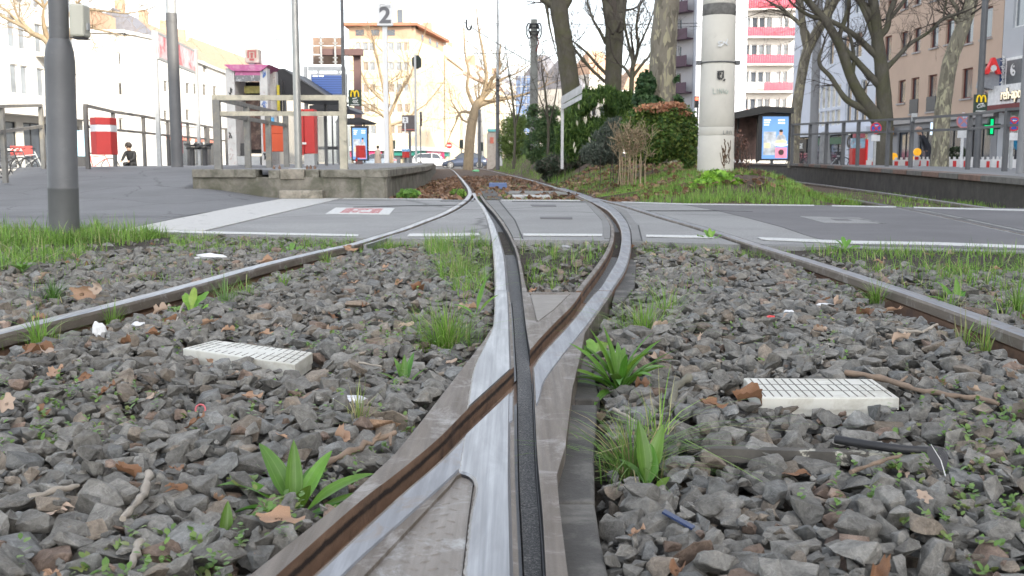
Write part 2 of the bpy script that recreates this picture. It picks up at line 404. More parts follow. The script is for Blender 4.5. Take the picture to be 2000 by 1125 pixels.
# grooves through everything
def copyc(o,n):
    c=o.copy(); c.data=o.data.copy(); COL.objects.link(c); return c
for o in (cutC,cutB): o.location=(0,0,0)
cut(cast,[cutC,cutB,cutT,cutK])
cutC2=cutter(lambda y:CgL(y)-.003,lambda y:CgR(y)+.003,yss(561,1301,90),.051,-.12).build('c2',m_dark); cutB2=cutter(lambda y:BgL(y)-.0015,lambda y:BgR(y)+.0025,yss(560,1311,93),.061,-.12).build('b2',m_brownwall)
fixn(cutC2); fixn(cutB2)
cut(bandC,[cutB2]); cut(bandB,[cutC2]); kill(cutC2,cutB2)
kill(cutC,cutB,cutT,cutK)
# dirt along the groove floors
mb=MB()
def floorband(fl,fr,ys,z):
    return loft(MB(),ys,lambda y:[(fl(y)+.006,z-.01,0),(fl(y)+.008,z+.002*noise.noise(Vector((y*30,1,0))),0),(fr(y)-.004,z,0),(fr(y)-.002,z-.01,0)])
o=floorband(CgL,CgR,yss(572,1245,220),-.031).build('groove_dirt',m_groove,tx); fixn(o)
# checker plate
m_plate=steel_mat('checker_plate_steel',(.19,.165,.14),(.33,.295,.26),.5,.35,spots=(.46,.46,.45),bmp=.4)
pl=P([(882,943),(893,927),(906,920),(919,926),(925,939),(915,1009),(902,1125),(887,1250),(572,1250),(708,1125)],-.009)
mb=MB().prism(pl,-.02,-.009)
random.seed(3)
xmin,xmax=-.3,.0
def inpoly(p,poly):
    c=False; n=len(poly); j=n-1
    for i in range(n):
        if (poly[i][1]>p[1])!=(poly[j][1]>p[1]) and p[0]<(poly[j][0]-poly[i][0])*(p[1]-poly[i][1])/(poly[j][1]-poly[i][1])+poly[i][0]: c=not c
        j=i
    return c
k=0
for iy in range(40):
    for ix in range(20):
        x=-.36+ix*.024+(iy%2)*.012; y=1.0+iy*.024
        if not inpoly((x,y),pl) or not inpoly((x+.012,y),pl) or not inpoly((x-.012,y),pl): continue
        a=R(35) if (ix+iy)%2 else R(-35+180)
        vs=[]; L,Wd=.0095,.0032
        for q in range(8):
            t_=2*PI*q/8; px=L*math.cos(t_)*(1 if q%4 else 1); py=Wd*math.sin(t_)
            vs.append((x+px*math.cos(a)-py*math.sin(a),y+px*math.sin(a)+py*math.cos(a),-.0092))
        vs+= [(x+(p[0]-x)*.5,y+(p[1]-y)*.5,-.0076) for p in vs]
        mb.add(vs,[(i,(i+1)%8,(i+1)%8+8,i+8) for i in range(8)]+[tuple(range(8,16))],0,True)
mb.build('checker_plate',m_plate,tx)
# ribbed triangle plate between the two guards
m_rib,nt,bs,oc=base('ribbed_plate')
wv=nt.nodes.new('ShaderNodeTexWave'); wv.bands_direction='Y'; wv.inputs['Scale'].default_value=16; wv.inputs['Distortion'].default_value=5; wv.inputs['Detail'].default_value=3; nt.links.new(oc,wv.inputs[0])
nt.links.new(mixc(nt,noise_(nt,14,6,.7,oc),(.18,.16,.14),(.33,.31,.28)),bs.inputs['Base Color']); bs.inputs['Roughness'].default_value=.7
bump(nt,bs,wv.outputs['Fac'],.35,.003)
MB().prism(P([(1036,573),(1113,573),(1080,605),(1052,626),(1049,625)],-.006),-.012,-.0065).build('triangle_plate',m_rib,tx)
# dark infill blocks beside the casting
m_rubber=M('dark_infill_block',(.075,.071,.065),.85,0,.25,9,.5,70,.006,dirt=(.2,.19,.17),dscale=9,dth=(.5,.75))
def blk(pts,z,label,name='infill_block',th=.07,ztop=None):
    w=P(pts,z); c=(sum(p[0] for p in w)/len(w),sum(p[1] for p in w)/len(w))
    o=MB().prism(w,z-th,z).build(name,m_rubber,None,origin=(c[0],c[1],z-th),bevel=.005)
    return tag(o,label,'block')
blk([(1105,790),(1166,790),(1160,890),(1162,980),(1080,980),(1075,930),(1095,870)],-.03,'dark grey infill block right of the casting, upper of two end to end')
blk([(1080,983),(1162,983),(1172,1050),(1196,1160),(1090,1160),(1085,1060)],-.03,'dark grey infill block right of the casting at the bottom edge')
blk([(1127,700),(1150,700),(1172,778),(1118,778)],-.05,'dark block between casting and plantain, partly under a curled leaf')
blk([(1216,502),(1243,508),(1240,560),(1215,590),(1195,590)],-.02,'grey block on the outer side of the curved brown rail')
blk([(905,610),(955,610),(952,650),(925,690),(880,690)],-.06,'dark weathered block left of the silver rail by the grass tuft')
blk([(760,880),(840,800),(800,800),(700,880),(640,960),(670,960)],-.05,'dark block under the twig beside the left edge of the casting')
blk([(925,655),(890,700),(835,780),(815,775),(862,705),(900,655)],-.05,'long dark block along the upper left edge of the casting')
# dark bar and black hose half buried in the gravel on the right
def gpt(u,v,z=-.05): a=G(u,v,z); return (a[0],a[1],z)
o=MB().beam(gpt(1375,885,-.032),gpt(1835,899,-.036),.022,.024).build('steel_bar',M('old_painted_bar',(.10,.092,.08),.8,.1,.4,14,.5,60,.004,dirt=(.5,.48,.40),dscale=16,dth=(.56,.60)),None,origin=gpt(1600,890))
tag(o,'long grey bar with flaking white patches lying across the gravel on the right','bar')
o=MB().tube([gpt(1632,858,-.010),gpt(1690,868,-.010),gpt(1760,878,-.010),gpt(1840,883,-.02)],.008,10).build('hose',M('black_rubber',(.02,.02,.022),.5),None,origin=gpt(1700,870))
tag(o,'black rubber hose piece lying behind the flaking bar','hose')
# the two white ribbed blocks
m_white=M('white_ceramic_block',(.62,.61,.55),.55,0,.06,12,.15,60,.002,dirt=(.36,.33,.26),dscale=9,dth=(.5,.75))
m_slot=M('dark_slot_strip',(.12,.11,.09),.9)
def white_block(corners,z,h,label,tilt):
    c=[G(u,v,z) for u,v in corners]    # BL, BR, FR, FL (back-left..)
    cen=(sum(p[0] for p in c)/4,sum(p[1] for p in c)/4)
    zt=[z+t for t in tilt]
    t=thing('ribbed_block',(cen[0],cen[1],z-h),label,'block','white ribbed blocks in the gravel')
    bl,br,fr,fl=[Vector((p[0],p[1],q)) for p,q in zip(c,zt)]
    mb=MB(); dn=Vector((0,0,-h)); e=Vector((0,0,-h*.62))
    vs=[bl,br,fr,fl,bl+e,br+e,fr+e,fl+e]
    mb.add(vs,[(3,2,1,0),(0,1,5,4),(1,2,6,5),(2,3,7,6),(3,0,4,7)][0:5]); 
    mid=(bl+br+fr+fl)/4
    ins=[v+(mid-v)*.02+e for v in (bl,br,fr,fl)]; vs2=ins+[v+dn-e for v in ins]
    mb.add(vs2,[(0,1,5,4),(1,2,6,5),(2,3,7,6),(3,0,4,7),(4,5,6,7)])
    mb.add([v+e for v in (bl,br,fr,fl)]+ins,[(0,1,5,4),(1,2,6,5),(2,3,7,6),(3,0,4,7)])
    b=mb.build('block_body',m_white,t,bevel=.0025); fixn(b)
    # slots drawn as thin dark strips on the flat top face
    def at(a,b_,dz=0.):
        p=bl.lerp(br,a).lerp(fl.lerp(fr,a),b_); return p+Vector((0,0,dz))
    g=MB(); n=16
    for i in range(n):
        for j in range(3):
            if random.random()<.06: continue
            a=(i+.75)/(n+.5); b0=.05+j*.31; b1=b0+.27; w=.0045
            q=[at(a-w,b0,.0006),at(a+w,b0,.0006),at(a+w,b1,.0006),at(a-w,b1,.0006)]
            g.add(q+[p+Vector((0,0,-.003)) for p in q],[(0,1,2,3),(0,4,5,1),(1,5,6,2),(2,6,7,3),(3,7,4,0)])
    for j in range(2):
        a0,a1=.02,.98; b_=.345+j*.31
        q=[at(a0,b_-.006,.0005),at(a1,b_-.006,.0005),at(a1,b_+.006,.0005),at(a0,b_+.006,.0005)]
        g.add(q+[p+Vector((0,0,-.003)) for p in q],[(0,1,2,3),(0,4,5,1),(1,5,6,2),(2,6,7,3),(3,7,4,0)])
    gg=g.build('slot_pattern',m_slot,b); fixn(gg)
    return t
white_block([(420,664),(611,688),(576,712),(357,683)],-.012,.045,'white ribbed block lying tilted in the gravel left of the crossing',(.0,.0,.0,.004))
white_block([(1452,738),(1704,740),(1757,777),(1485,777)],-.012,.042,'white ribbed block lying flat in the gravel right of the crossing',(0,0,0,0))
# ================================================================ GROUND, PAVEMENT, PLATFORMS
m_soil=M('dark_soil',(.055,.043,.032),.95,0,.5,18,.8,60,.03,dirt=(.10,.085,.07),dscale=30)
m_farasph=M('street_asphalt',(.12,.12,.12),.85,0,.15,1.5,.1,80,.004)
struct(MB().box(-300,300,-60,420,-.4,-.19).build('ground',m_farasph))

m_litter=M('leaf_litter_soil',(.12,.08,.055),.95,0,.55,22,.9,40,.04,dirt=(.07,.06,.045),dscale=6)
def ss(t): t=min(1,max(0,t)); return t*t*(3-2*t)
def asphalt(name,col,cr=None,grain=.35):
    m,nt,bs,oc=base(name)
    f=noise_(nt,170,3,.8,oc); g=noise_(nt,.9,6,.65,oc,.3); h=noise_(nt,7,5,.7,oc)
    c=mixc(nt,ramp(nt,f,[(.36,0.),(.64,1.)]),tuple(x*(1-grain) for x in col),tuple(min(1,x*(1+grain)) for x in col))
    c=mixc(nt,ramp(nt,g,[(.38,0.),(.62,.6)]),c,tuple(x*.70 for x in col))
    c=mixc(nt,ramp(nt,h,[(.62,0.),(.8,.35)]),c,tuple(x*1.25 for x in col))
    if cr:
        v=nt.nodes.new('ShaderNodeTexVoronoi'); v.feature='DISTANCE_TO_EDGE'; v.inputs['Scale'].default_value=cr
        w=nt.nodes.new('ShaderNodeTexNoise'); w.inputs['Scale'].default_value=2.5; nt.links.new(oc,w.inputs[0])
        mx=mixc(nt,.25,(0,0,0),w.outputs['Color']); 
        ad=nt.nodes.new('ShaderNodeVectorMath'); ad.operation='ADD'; nt.links.new(oc,ad.inputs[0]); nt.links.new(mx,ad.inputs[1]); nt.links.new(ad.outputs[0],v.inputs['Vector'])
        c=mixc(nt,ramp(nt,v.outputs['Distance'],[(.0,.8),(.012,0.)]),c,tuple(x*.35 for x in col))
    nt.links.new(c,bs.inputs['Base Color']); bs.inputs['Roughness'].default_value=.85
    bump(nt,bs,f,.5,.004); MATS[name]=m; return m
m_path=asphalt('light_asphalt',(.29,.288,.28),.28)
m_dkpath=asphalt('new_dark_asphalt',(.165,.16,.163),None,.22)
m_oldpath=asphalt('old_dark_asphalt',(.175,.175,.178),.8)
m_joint=asphalt('joint_asphalt',(.225,.222,.215),None,.25)
m_platform=asphalt('platform_asphalt',(.25,.25,.25),.5)
def grid(name,x0,x1,y0,y1,nx,ny,zf,mat,smooth=True,hf=None):
    X,Y=np.meshgrid(np.linspace(x0,x1,nx),np.linspace(y0,y1,ny))
    Z=np.array([[zf(a,b) for a,b in zip(r,s_)] for r,s_ in zip(X,Y)])
    V=np.stack([X,Y,Z],-1).reshape(-1,3); i=np.arange(nx*ny).reshape(ny,nx)
    F=np.stack([i[:-1,:-1],i[:-1,1:],i[1:,1:],i[1:,:-1]],-1).reshape(-1,4)
    return npmesh(name,V,F,mat,smooth=smooth)
def soilz(x,y):
    ed=7.05-.25*max(0,x+2.6)           # distance of the pavement edge
    return -.105+.065*ss((y-ed+2.2)/2.1)+.03*ss((x-R2(y)-.0)/.5)+.02*ss((-x-1.4)/1.5)*ss((y-3)/2)+.006*noise.noise(Vector((x*6,y*6,1)))
struct(grid('trackbed_soil',-6.5,6.5,-.6,7.8,160,120,soilz,m_soil))
# pavement slab
near=[(-700,430),(60,445),(245,452),(400,457),(700,464),(952,467),(1200,469),(1480,478),(1700,484),(2000,492),(2500,510)]
far=[(2500,424),(2000,406),(1763,404),(1600,400),(1340,397.5),(1175,392.5),(1000,391),(760,388),(387,385),(-300,381),(-700,381)]
slab=MB().prism(P(near+far),-.14,-.003).build('pavement',[m_path,M('concrete_edge',(.23,.22,.20),.9,0,.3,12,.5,60,.01)])
struct(slab)
def slot(fl,fr,ya,yb,n=60):
    return fixn(loft(MB(),frange(ya,yb,n),lambda y:[(fl(y),-.3,0),(fl(y),.1,0),(fr(y),.1,0),(fr(y),-.3,0)]).build('slot',m_path))
def kk(f,y): s_=(f(y+.02)-f(y-.02))/.04; return math.sqrt(1+s_*s_)
cs=[slot(lambda y:Cl(y)-.004,lambda y:Cr(y)+.004,5.5,16.4),
    slot(lambda y:BgL(y)-.028,lambda y:Br(y)+.004,5.5,16,70),
    slot(lambda y:L1(y)-.038*kk(L1,y),lambda y:L1(y)+.096*kk(L1,y),5.,15.5),
    slot(lambda y:R2(y)-.096*kk(R2,y),lambda y:R2(y)+.038*kk(R2,y),4.5,yv(392)),
    slot(lambda y:R3(y)-.06,lambda y:R3(y)+.05,5,14)]
cut(slab,cs); kill(*cs)
struct(MB().prism(P([(900,470),(1480,480),(2300,510),(2300,404),(1000,388),(600,386)],-.05),-.10,-.055).build('slot_bedding',m_groove))
m_paint=M('worn_white_paint',(.58,.58,.56),.7,0,.06,30,.2,150,.003,dirt=(.3,.3,.3),dscale=40,dth=(.58,.62))
m_paint2=M('cracked_white_strip',(.50,.49,.465),.75,0,.08,20,.4,120,.006,dirt=(.22,.22,.21),dscale=7,dth=(.60,.66))
def sheet(name,pts,mat,z=.001,kind='structure',th=.003,cutters=None):
    o=MB().prism(P(pts),z-th,z).build(name,mat)
    if cutters: cut(o,cutters)
    struct(o); return o
def cutset():
    return [slot(lambda y:Cl(y)-.004,lambda y:Cr(y)+.004,5.5,16.4),slot(lambda y:BgL(y)-.028,lambda y:Br(y)+.004,5.5,16,70),
    slot(lambda y:R2(y)-.17*kk(R2,y),lambda y:R2(y)+.1*kk(R2,y),4.5,yv(392)),slot(lambda y:R3(y)-.1,lambda y:R3(y)+.1,5,14)]
cs=cutset()
sheet('dark_asphalt_patch',[(1335,399.5),(1400,411),(1463,426),(1530,444),(1583,462),(1640,475),(1700,480),(2000,488),(2500,505),(2500,423),(2000,407),(1763,405),(1600,401)],m_dkpath,.0008,cutters=cs)
sheet('dark_joint_strip',[(940,391),(972,391),(1004,430),(1018,464),(1003,464),(985,432)],m_joint,.0009,cutters=cs)
sheet('dark_joint_strip',[(1140,391),(1165,391),(1190,420),(1197,466),(1180,466),(1176,430)],m_joint,.0010,cutters=cs)
sheet('dark_joint_strip',[(1200,399),(1216,401),(1245,440),(1252,469),(1232,469),(1233,440)],m_joint,.0011,cutters=cs)
kill(*cs)
for pts_ in ([(973,391),(1005,430),(1020,466),(1022,466),(1007,430),(975,391)],[(1246,440),(1253,470),(1255,470),(1248,440)],[(860,392),(925,392),(925,393),(860,393)],[(1000,393),(1170,394.2),(1170,394.8),(1000,393.6)],[(690,404),(800,401),(905,400),(905,401),(800,402),(690,405)],[(1262,411),(1400,411),(1470,413),(1470,414),(1400,412),(1262,412)]):
    sheet('pavement_crack',pts_,M('black_joint_sealant',(.05,.05,.05),.8),.0016)

sheet('light_patch',[(1560,423),(1677,426),(1732,437.5),(1609,436)],m_path,.0042)
sheet('light_patch',[(1622,428),(1655,429),(1664,432),(1632,431.5)],m_dkpath,.006)
sheet('dark_patch_mark',[(1054,424),(1118,424),(1118,428),(1056,427)],m_dkpath,.0022)
sheet('dark_patch_mark',[(1036,400),(1085,400),(1087,403),(1040,403)],m_dkpath,.0022)
for pts in ([(245,447.5),(400,452.5),(700,458.6),(700,462),(400,456),(230,451)],
            [(800,456.8),(868,457.2),(935,455.8),(938,460),(868,462),(795,462)],
            [(1022,456.8),(1176,457.6),(1176,461.5),(1022,460.8)],
            [(1262,459),(1385,461),(1395,465.5),(1262,463)],
            [(1478,464),(1655,471),(1833,474),(2000,480),(2300,494),(2300,500),(2000,485),(1833,479),(1655,476),(1490,469)],
            [(673,387.4),(864,388.6),(862,390),(668,388.7)],[(978,390.4),(1132,391),(1134,392.3),(980,391.7)],
            [(1214,394),(1340,398),(1590,400.5),(1590,402.2),(1340,399.6),(1216,395.6)],
            [(1625,401.2),(1750,403.6),(1750,405.4),(1625,403)],[(1785,404.4),(2300,417),(2300,420),(1785,406.4)]):
    sheet('painted_line',pts,m_paint,.0035)
sheet('white_strip',[(565,386.3),(672,386.3),(400,451),(250,448),(330,431),(455,406)],m_paint2,.0046,th=.006)
sheet('dark_asphalt_patch',[(-700,431),(60,445),(235,449),(325,430),(452,405),(560,386.5),(387,386),(-300,382),(-700,382)],m_oldpath,.0007)
# red and white worn sign painted on the pavement
m_redp=M('worn_red_paint',(.42,.12,.12),.8,0,.25,30,.2,150,.003,dirt=(.6,.58,.56),dscale=30,dth=(.5,.6))
t=thing('painted_sign',(*G(703,412),0.),'worn red and white square sign painted on the light pavement','marking')
w=P([(656,405.5),(771,406.5),(760,419),(636,417.5)])
MB().prism(w,-.002,.0015).build('white_panel',m_paint,t)
def inq(a,b):
    p=[Vector(q) for q in w]; x=p[0].lerp(p[1],a).lerp(p[3].lerp(p[2],a),b); return (x.x,x.y)
mb=MB()
for a0,a1,b0,b1 in ((.2,.82,.12,.26),(.2,.35,.26,.85),(.66,.82,.26,.85),(.35,.5,.5,.62),(.42,.6,.30,.40),(.5,.66,.7,.85),(.38,.46,.66,.8)):
    mb.prism([inq(a0,b0),inq(a1,b0),inq(a1,b1),inq(a0,b1)],.0002,.003)
mb.build('red_symbol',m_redp,t)
# ramp on the left
def rampz(x,y): return .403*ss((y-10.8)/8.6)*ss((x+9.3)/(1.9 if y<16.5 else max(.15,1.9-(y-16.5)*.7)))*ss((-x-3.1)/1.2)+.0035
def grid(name,x0,x1,y0,y1,nx,ny,zf,mat,smooth=True,hf=None):
    X,Y=np.meshgrid(np.linspace(x0,x1,nx),np.linspace(y0,y1,ny))
    Z=np.array([[zf(a,b) for a,b in zip(r,s_)] for r,s_ in zip(X,Y)])
    V=np.stack([X,Y,Z],-1).reshape(-1,3); i=np.arange(nx*ny).reshape(ny,nx)
    F=np.stack([i[:-1,:-1],i[:-1,1:],i[1:,1:],i[1:,:-1]],-1).reshape(-1,4)
    return npmesh(name,V,F,mat,smooth=smooth)
struct(grid("ramp",-12,-3.0,9.2,19.5,60,60,lambda x,y:rampz(x,y)+(.0 if not(x>-4.4 and y>14.15) else -.15),m_oldpath))
struct(MB().box(-60,-9.2,4,140,-.19,-.004).build('street',m_farasph))
struct(MB().box(13.5,70,-2,150,-.19,-.004).build('street',m_farasph))
struct(MB().box(-60,70,96,300,-.19,-.006).build('street',m_farasph))
def hL(y): return interp([(14,.39),(20,.41),(30,.43),(70,.50),(95,.52)],y)
# left platform: slab, coping and wall
m_conc=M('mossy_concrete',(.20,.185,.155),.9,0,.35,5,.5,40,.012,dirt=(.10,.10,.07),dscale=3.5,dth=(.42,.62))
m_cop=M('weathered_coping_stone',(.22,.205,.17),.9,0,.3,7,.6,50,.012,dirt=(.11,.105,.08),dscale=5,dth=(.45,.6))
edge=[(-4.42,14.22),(-1.72,14.12),(-1.86,22),(-2.32,30),(-2.95,38),(-4.4,60),(-6.6,88)]
def platform_left():
    t=thing('platform',(-4.5,14.3,0),'raised concrete platform with mossy coping stones, left of the tracks','platform')
    mb=MB(); top=[(x,y) for x,y in edge]
    inner=[(-9.2,88),(-9.1,19.4),(-4.42,19.4)]
    poly=top+inner; zz=[hL(y)-.002 for x,y in poly]
    # top as strips
    ys=[14.3,16,19.3,19.36,22,25,30,38,60,88]
    xr=smoothtab([(y,x) for x,y in edge[1:]])
    V=[];F=[]
    for y in ys:
        xl=-4.40 if y<19.35 else -9.2
        V+= [(xl,y,hL(y)-.003),(min(xr(y),-1.75)-.02,y,hL(y)-.003)]
    for i in range(len(ys)-1): F.append((2*i,2*i+1,2*i+3,2*i+2))
    mb.add(V,F); mb.add([(-9.2,19.35,hL(19.4)-.003),(-4.38,19.35,hL(19.4)-.003),(-4.38,19.5,hL(19.4)-.003),(-9.2,19.5,hL(19.4)-.003)],[(0,1,2,3)])
    mb.build('paving',m_platform,t)
    w=MB(); c=[]
    for a,b in zip(edge[:-1],edge[1:]):
        A=Vector(a);B=Vector(b); d=(B-A).normalized(); n=Vector((-d.y,d.x))
        za,zb=hL(A.y)-.10,hL(B.y)-.10
        w.prism([tuple(A+n*.03),tuple(B+n*.03),tuple(B+n*.35),tuple(A+n*.35)],[-.2]*4,[za,zb,zb,za])
        L=(B-A).length; k=max(1,round(L/.95)); 
        for i in range(k):
            p=A+d*(L*i/k+.004); q=A+d*(L*(i+1)/k-.004)
            if a==edge[0] and i==1: continue
            jz=random.uniform(-.006,.004); jn=random.uniform(-.008,.004)
            c.append((p,q,n,jz,jn,hL((p.y+q.y)/2)))
    w.box(-4.42,-4.3,14.25,19.4,-.2,.28)
    w.build('platform_wall',m_conc,t)
    for p,q,n,jz,jn,h in c[:34]:
        MB().prism([tuple(p-n*(.02+jn)),tuple(q-n*(.02+jn)),tuple(q+n*.33),tuple(p+n*.33)],h-.105,h+jz+.004).build('coping_stone',m_cop,t,bevel=.012)
    # broken spot under the silver pole
    for x0,x1,z0,z1,yy in ((-3.36,-3.2,.27,.385,14.2),(-3.19,-2.86,.26,.40,14.17),(-2.85,-2.66,.28,.395,14.19),(-2.65,-2.46,.275,.39,14.21)):
        MB().box(x0,x1,yy,yy+.3,z0,z1).build('coping_stone',M('pale_concrete',(.30,.27,.22),.9,0,.3,9,.5,50,.015,dirt=(.14,.13,.1),dscale=6,dth=(.5,.65)) if x0==-3.19 else m_cop,t,bevel=.012)
    return t
platform_left()
o=MB().box(-3.17,-2.58,13.95,14.2,-.01,.115).build('concrete_step',M('pale_concrete',(.30,.27,.22),.9,0,.3,9,.5,50,.015,dirt=(.14,.13,.1),dscale=6,dth=(.5,.65)),None,origin=(-2.87,14.07,0),bevel=.025); tag(o,'low broken concrete step lying against the foot of the platform wall','step')
# right platform, ramping up away from the crossing
redge=[(5.62,11.15,.312),(6.44,16.5,.365),(8.2,29,.47),(11.0,50,.50),(15.2,80,.50)]
re2=[(5.62-.9,5.5,.25)]+redge
t=thing('platform',(6,14,0),'dark walled platform with reddish coping stones, right of the tracks','platform')
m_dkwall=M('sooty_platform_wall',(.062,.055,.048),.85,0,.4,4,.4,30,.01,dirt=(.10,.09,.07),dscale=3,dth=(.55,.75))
m_copr=M('reddish_coping',(.20,.125,.095),.9,0,.3,8,.5,50,.01); m_copg=M('grey_dark_coping',(.15,.14,.125),.9,0,.3,8,.5,50,.01)
mb=MB(); V=[];F=[]
RE=smoothtab([(y,x) for x,y,z in redge]); RZ=lambda y:interp([(y,z) for x,y,z in redge],y)
ysr=[10.9,12,14,16.5,20,24,29,36,50,80]
for y in ysr: V+=[(RE(y)+.2,y,RZ(y)-.004),(RE(y)+8.6,y,RZ(y)-.174)]
for i in range(len(ysr)-1): F.append((2*i,2*i+1,2*i+3,2*i+2))
mb.add(V,F).build('paving',m_platform,t)
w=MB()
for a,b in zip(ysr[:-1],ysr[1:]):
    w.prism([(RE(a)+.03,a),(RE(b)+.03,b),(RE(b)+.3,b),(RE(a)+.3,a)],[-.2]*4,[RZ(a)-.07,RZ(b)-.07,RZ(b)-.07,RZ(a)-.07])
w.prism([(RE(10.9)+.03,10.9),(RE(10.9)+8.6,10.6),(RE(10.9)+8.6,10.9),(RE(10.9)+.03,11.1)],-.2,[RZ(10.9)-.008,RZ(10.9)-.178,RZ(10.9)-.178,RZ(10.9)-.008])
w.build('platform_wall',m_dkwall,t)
y=10.9; i=0
while y<60:
    L=1.0 if y<30 else 3.
    a,b=y+.005,y+L-.005; j=random.uniform(-.008,.008)
    MB().prism([(RE(a)-.03+j,a),(RE(b)-.03+j,b),(RE(b)+.3,b),(RE(a)+.3,a)],[RZ(a)-.075,RZ(b)-.075,RZ(b)-.075,RZ(a)-.075],[RZ(a),RZ(b),RZ(b),RZ(a)]).build('coping_stone',m_copr if i%2==0 and i%5 else m_copg,t,bevel=.008)
    y+=L; i+=1
# soil and banks beyond the pavement
def farsoil(x,y):
    b=L1(y); c=BF(y) if y>18 else Br(y)
    z=-.05+.02*noise.noise(Vector((x*1.5,y*1.2,0)))
    if x>c+.12:
        r=R3(y)-.25-x; l=x-c-.12
        k=ss(l/(1.5 if y<34 else 1.1))*ss(r/.9)*ss((y-11.6)/2.6)
        z+= k*(.36+.30*ss((y-16)/12)+.25*ss((y-30)/15)+.10*noise.noise(Vector((x*.9,y*.6,5)))) if r>0 else 0
    return z
def xr_(y): return RE(y)+.1 if y>10.9 else 5.9
bnk=[]
ny=150; nx=110
ysg=np.concatenate([np.linspace(11.35,30,100),np.linspace(30.5,96,50)]); V=[];
for y in ysg:
    x0=(smoothtab([(yy,xx) for xx,yy in edge[1:]])(y) if y>14.2 else -4)-.1; x1=xr_(y)
    for k in range(nx): x=x0+(x1-x0)*k/(nx-1); V.append((x,y,farsoil(x,y)))
i=np.arange(ny*nx).reshape(ny,nx); F=np.stack([i[:-1,:-1],i[:-1,1:],i[1:,1:],i[1:,:-1]],-1).reshape(-1,4)
struct(npmesh('bank',V,F,m_litter,smooth=True))
# slabs and the blue box between the far rails
def sl(pts,z,th,label,mat,name='concrete_slab',cat='slab'):
    w=P(pts,z); c=(sum(p[0] for p in w)/len(w),sum(p[1] for p in w)/len(w))
    return tag(MB().prism(w,z-th,z).build(name,mat,None,origin=(*c,z-th),bevel=.006),label,cat)
m_slabc=M('grey_concrete_slab',(.22,.215,.20),.9,0,.25,6,.3,50,.008)
sl([(985,372.5),(1090,373),(1112,378),(994,377)],0.,.08,'flat grey concrete slab between the far rails, behind the pavement',m_slabc)
sl([(1000,380),(1072,380),(1075,383.5),(1002,383.5)],0.,.06,'narrow pale concrete kerb between the far rails, nearest the pavement',m_paint2)
sl([(918,352.5),(948,352),(950,355.5),(916,356)],-.02,.06,'dark sleeper end left of the small blue box',m_rubber,'sleeper','sleeper')
sl([(936,369),(962,369),(985,389),(948,389)],-.004,.05,'dark steel plate beside the pointed rail nose behind the pavement',m_rubber,'steel_plate','plate')
bx=thing('blue_box',(*G(973,362),-.05),'small flat blue box standing between the far rails','box')
a=G(955,365); b=G(990,365); MB().box(a[0],b[0],a[1],a[1]+.25,-.05,.075).build('box_body',M('faded_blue_plastic',(.12,.18,.36),.5),bx,bevel=.01)
MB().box(a[0]+.01,b[0]-.01,a[1]+.01,a[1]+.24,.078,.084).build('lid',M('grey_blue_lid',(.22,.27,.38),.6),bx)
tag(MB().ico((G(930,334)[0],G(930,334)[1],-.0),.22,2,0,.25,True,(1.1,.8,.35)).build('crumpled_bag',M('light_green_plastic',(.18,.55,.25),.5)),'crumpled light green plastic bag between the far rails','bag')
# ================================================================ GRAVEL
def forb(x,y):
    if y<yv(566) :
        v=None
        if inpoly((x,y),castpoly): return True
    else:
        if Cl(y)-.02<x<Cr(y)+.015: return True
        if BgL(y)-.05<x<Br(y)+.02: return True
    if abs(x-L1(y))<.05*kk(L1,y) or abs(x-R2(y))<.05*kk(R2,y): return True
    if inpoly((x,y),slabpoly): return True
    for a_,b_,r_ in PL:
        if (x-a_)**2+(y-b_)**2<r_*r_: return True
    return any(inpoly((x,y),p) for p in wbp)
PL=[(*G(u,v,-.045),r) for u,v,r in ((578,990,.035),(440,1040,.02),(790,742,.03),(1210,752,.045),(1165,690,.03),(1268,935,.03),(372,608,.035),(570,497,.03),(1388,478,.03),(1565,548,.03),(1235,905,.03),(1870,590,.03),(898,548,.06),(872,668,.05),(1258,655,.05),(1050,500,.1),(1120,500,.1),(1080,555,.05))]
castpoly=P(cast_l+cast_r); slabpoly=P(near+far)
def grow(p,k):
    c=(sum(a for a,b in p)/len(p),sum(b for a,b in p)/len(p)); return [(c[0]+(a-c[0])*k,c[1]+(b-c[1])*k) for a,b in p]
wbp=[grow([G(*q,-.012) for q in [(420,664),(611,688),(576,712),(357,683)]],1.12),grow([G(*q,-.012) for q in [(1452,738),(1704,740),(1757,777),(1485,777)]],1.12),
 P([(1113,780),(1166,780),(1162,980),(1172,1050),(1196,1160),(1130,1160),(1098,930)]),P([(1127,700),(1150,700),(1172,778),(1118,778)])]
NPR=36; protos=[]
rr=np.random.default_rng(5)
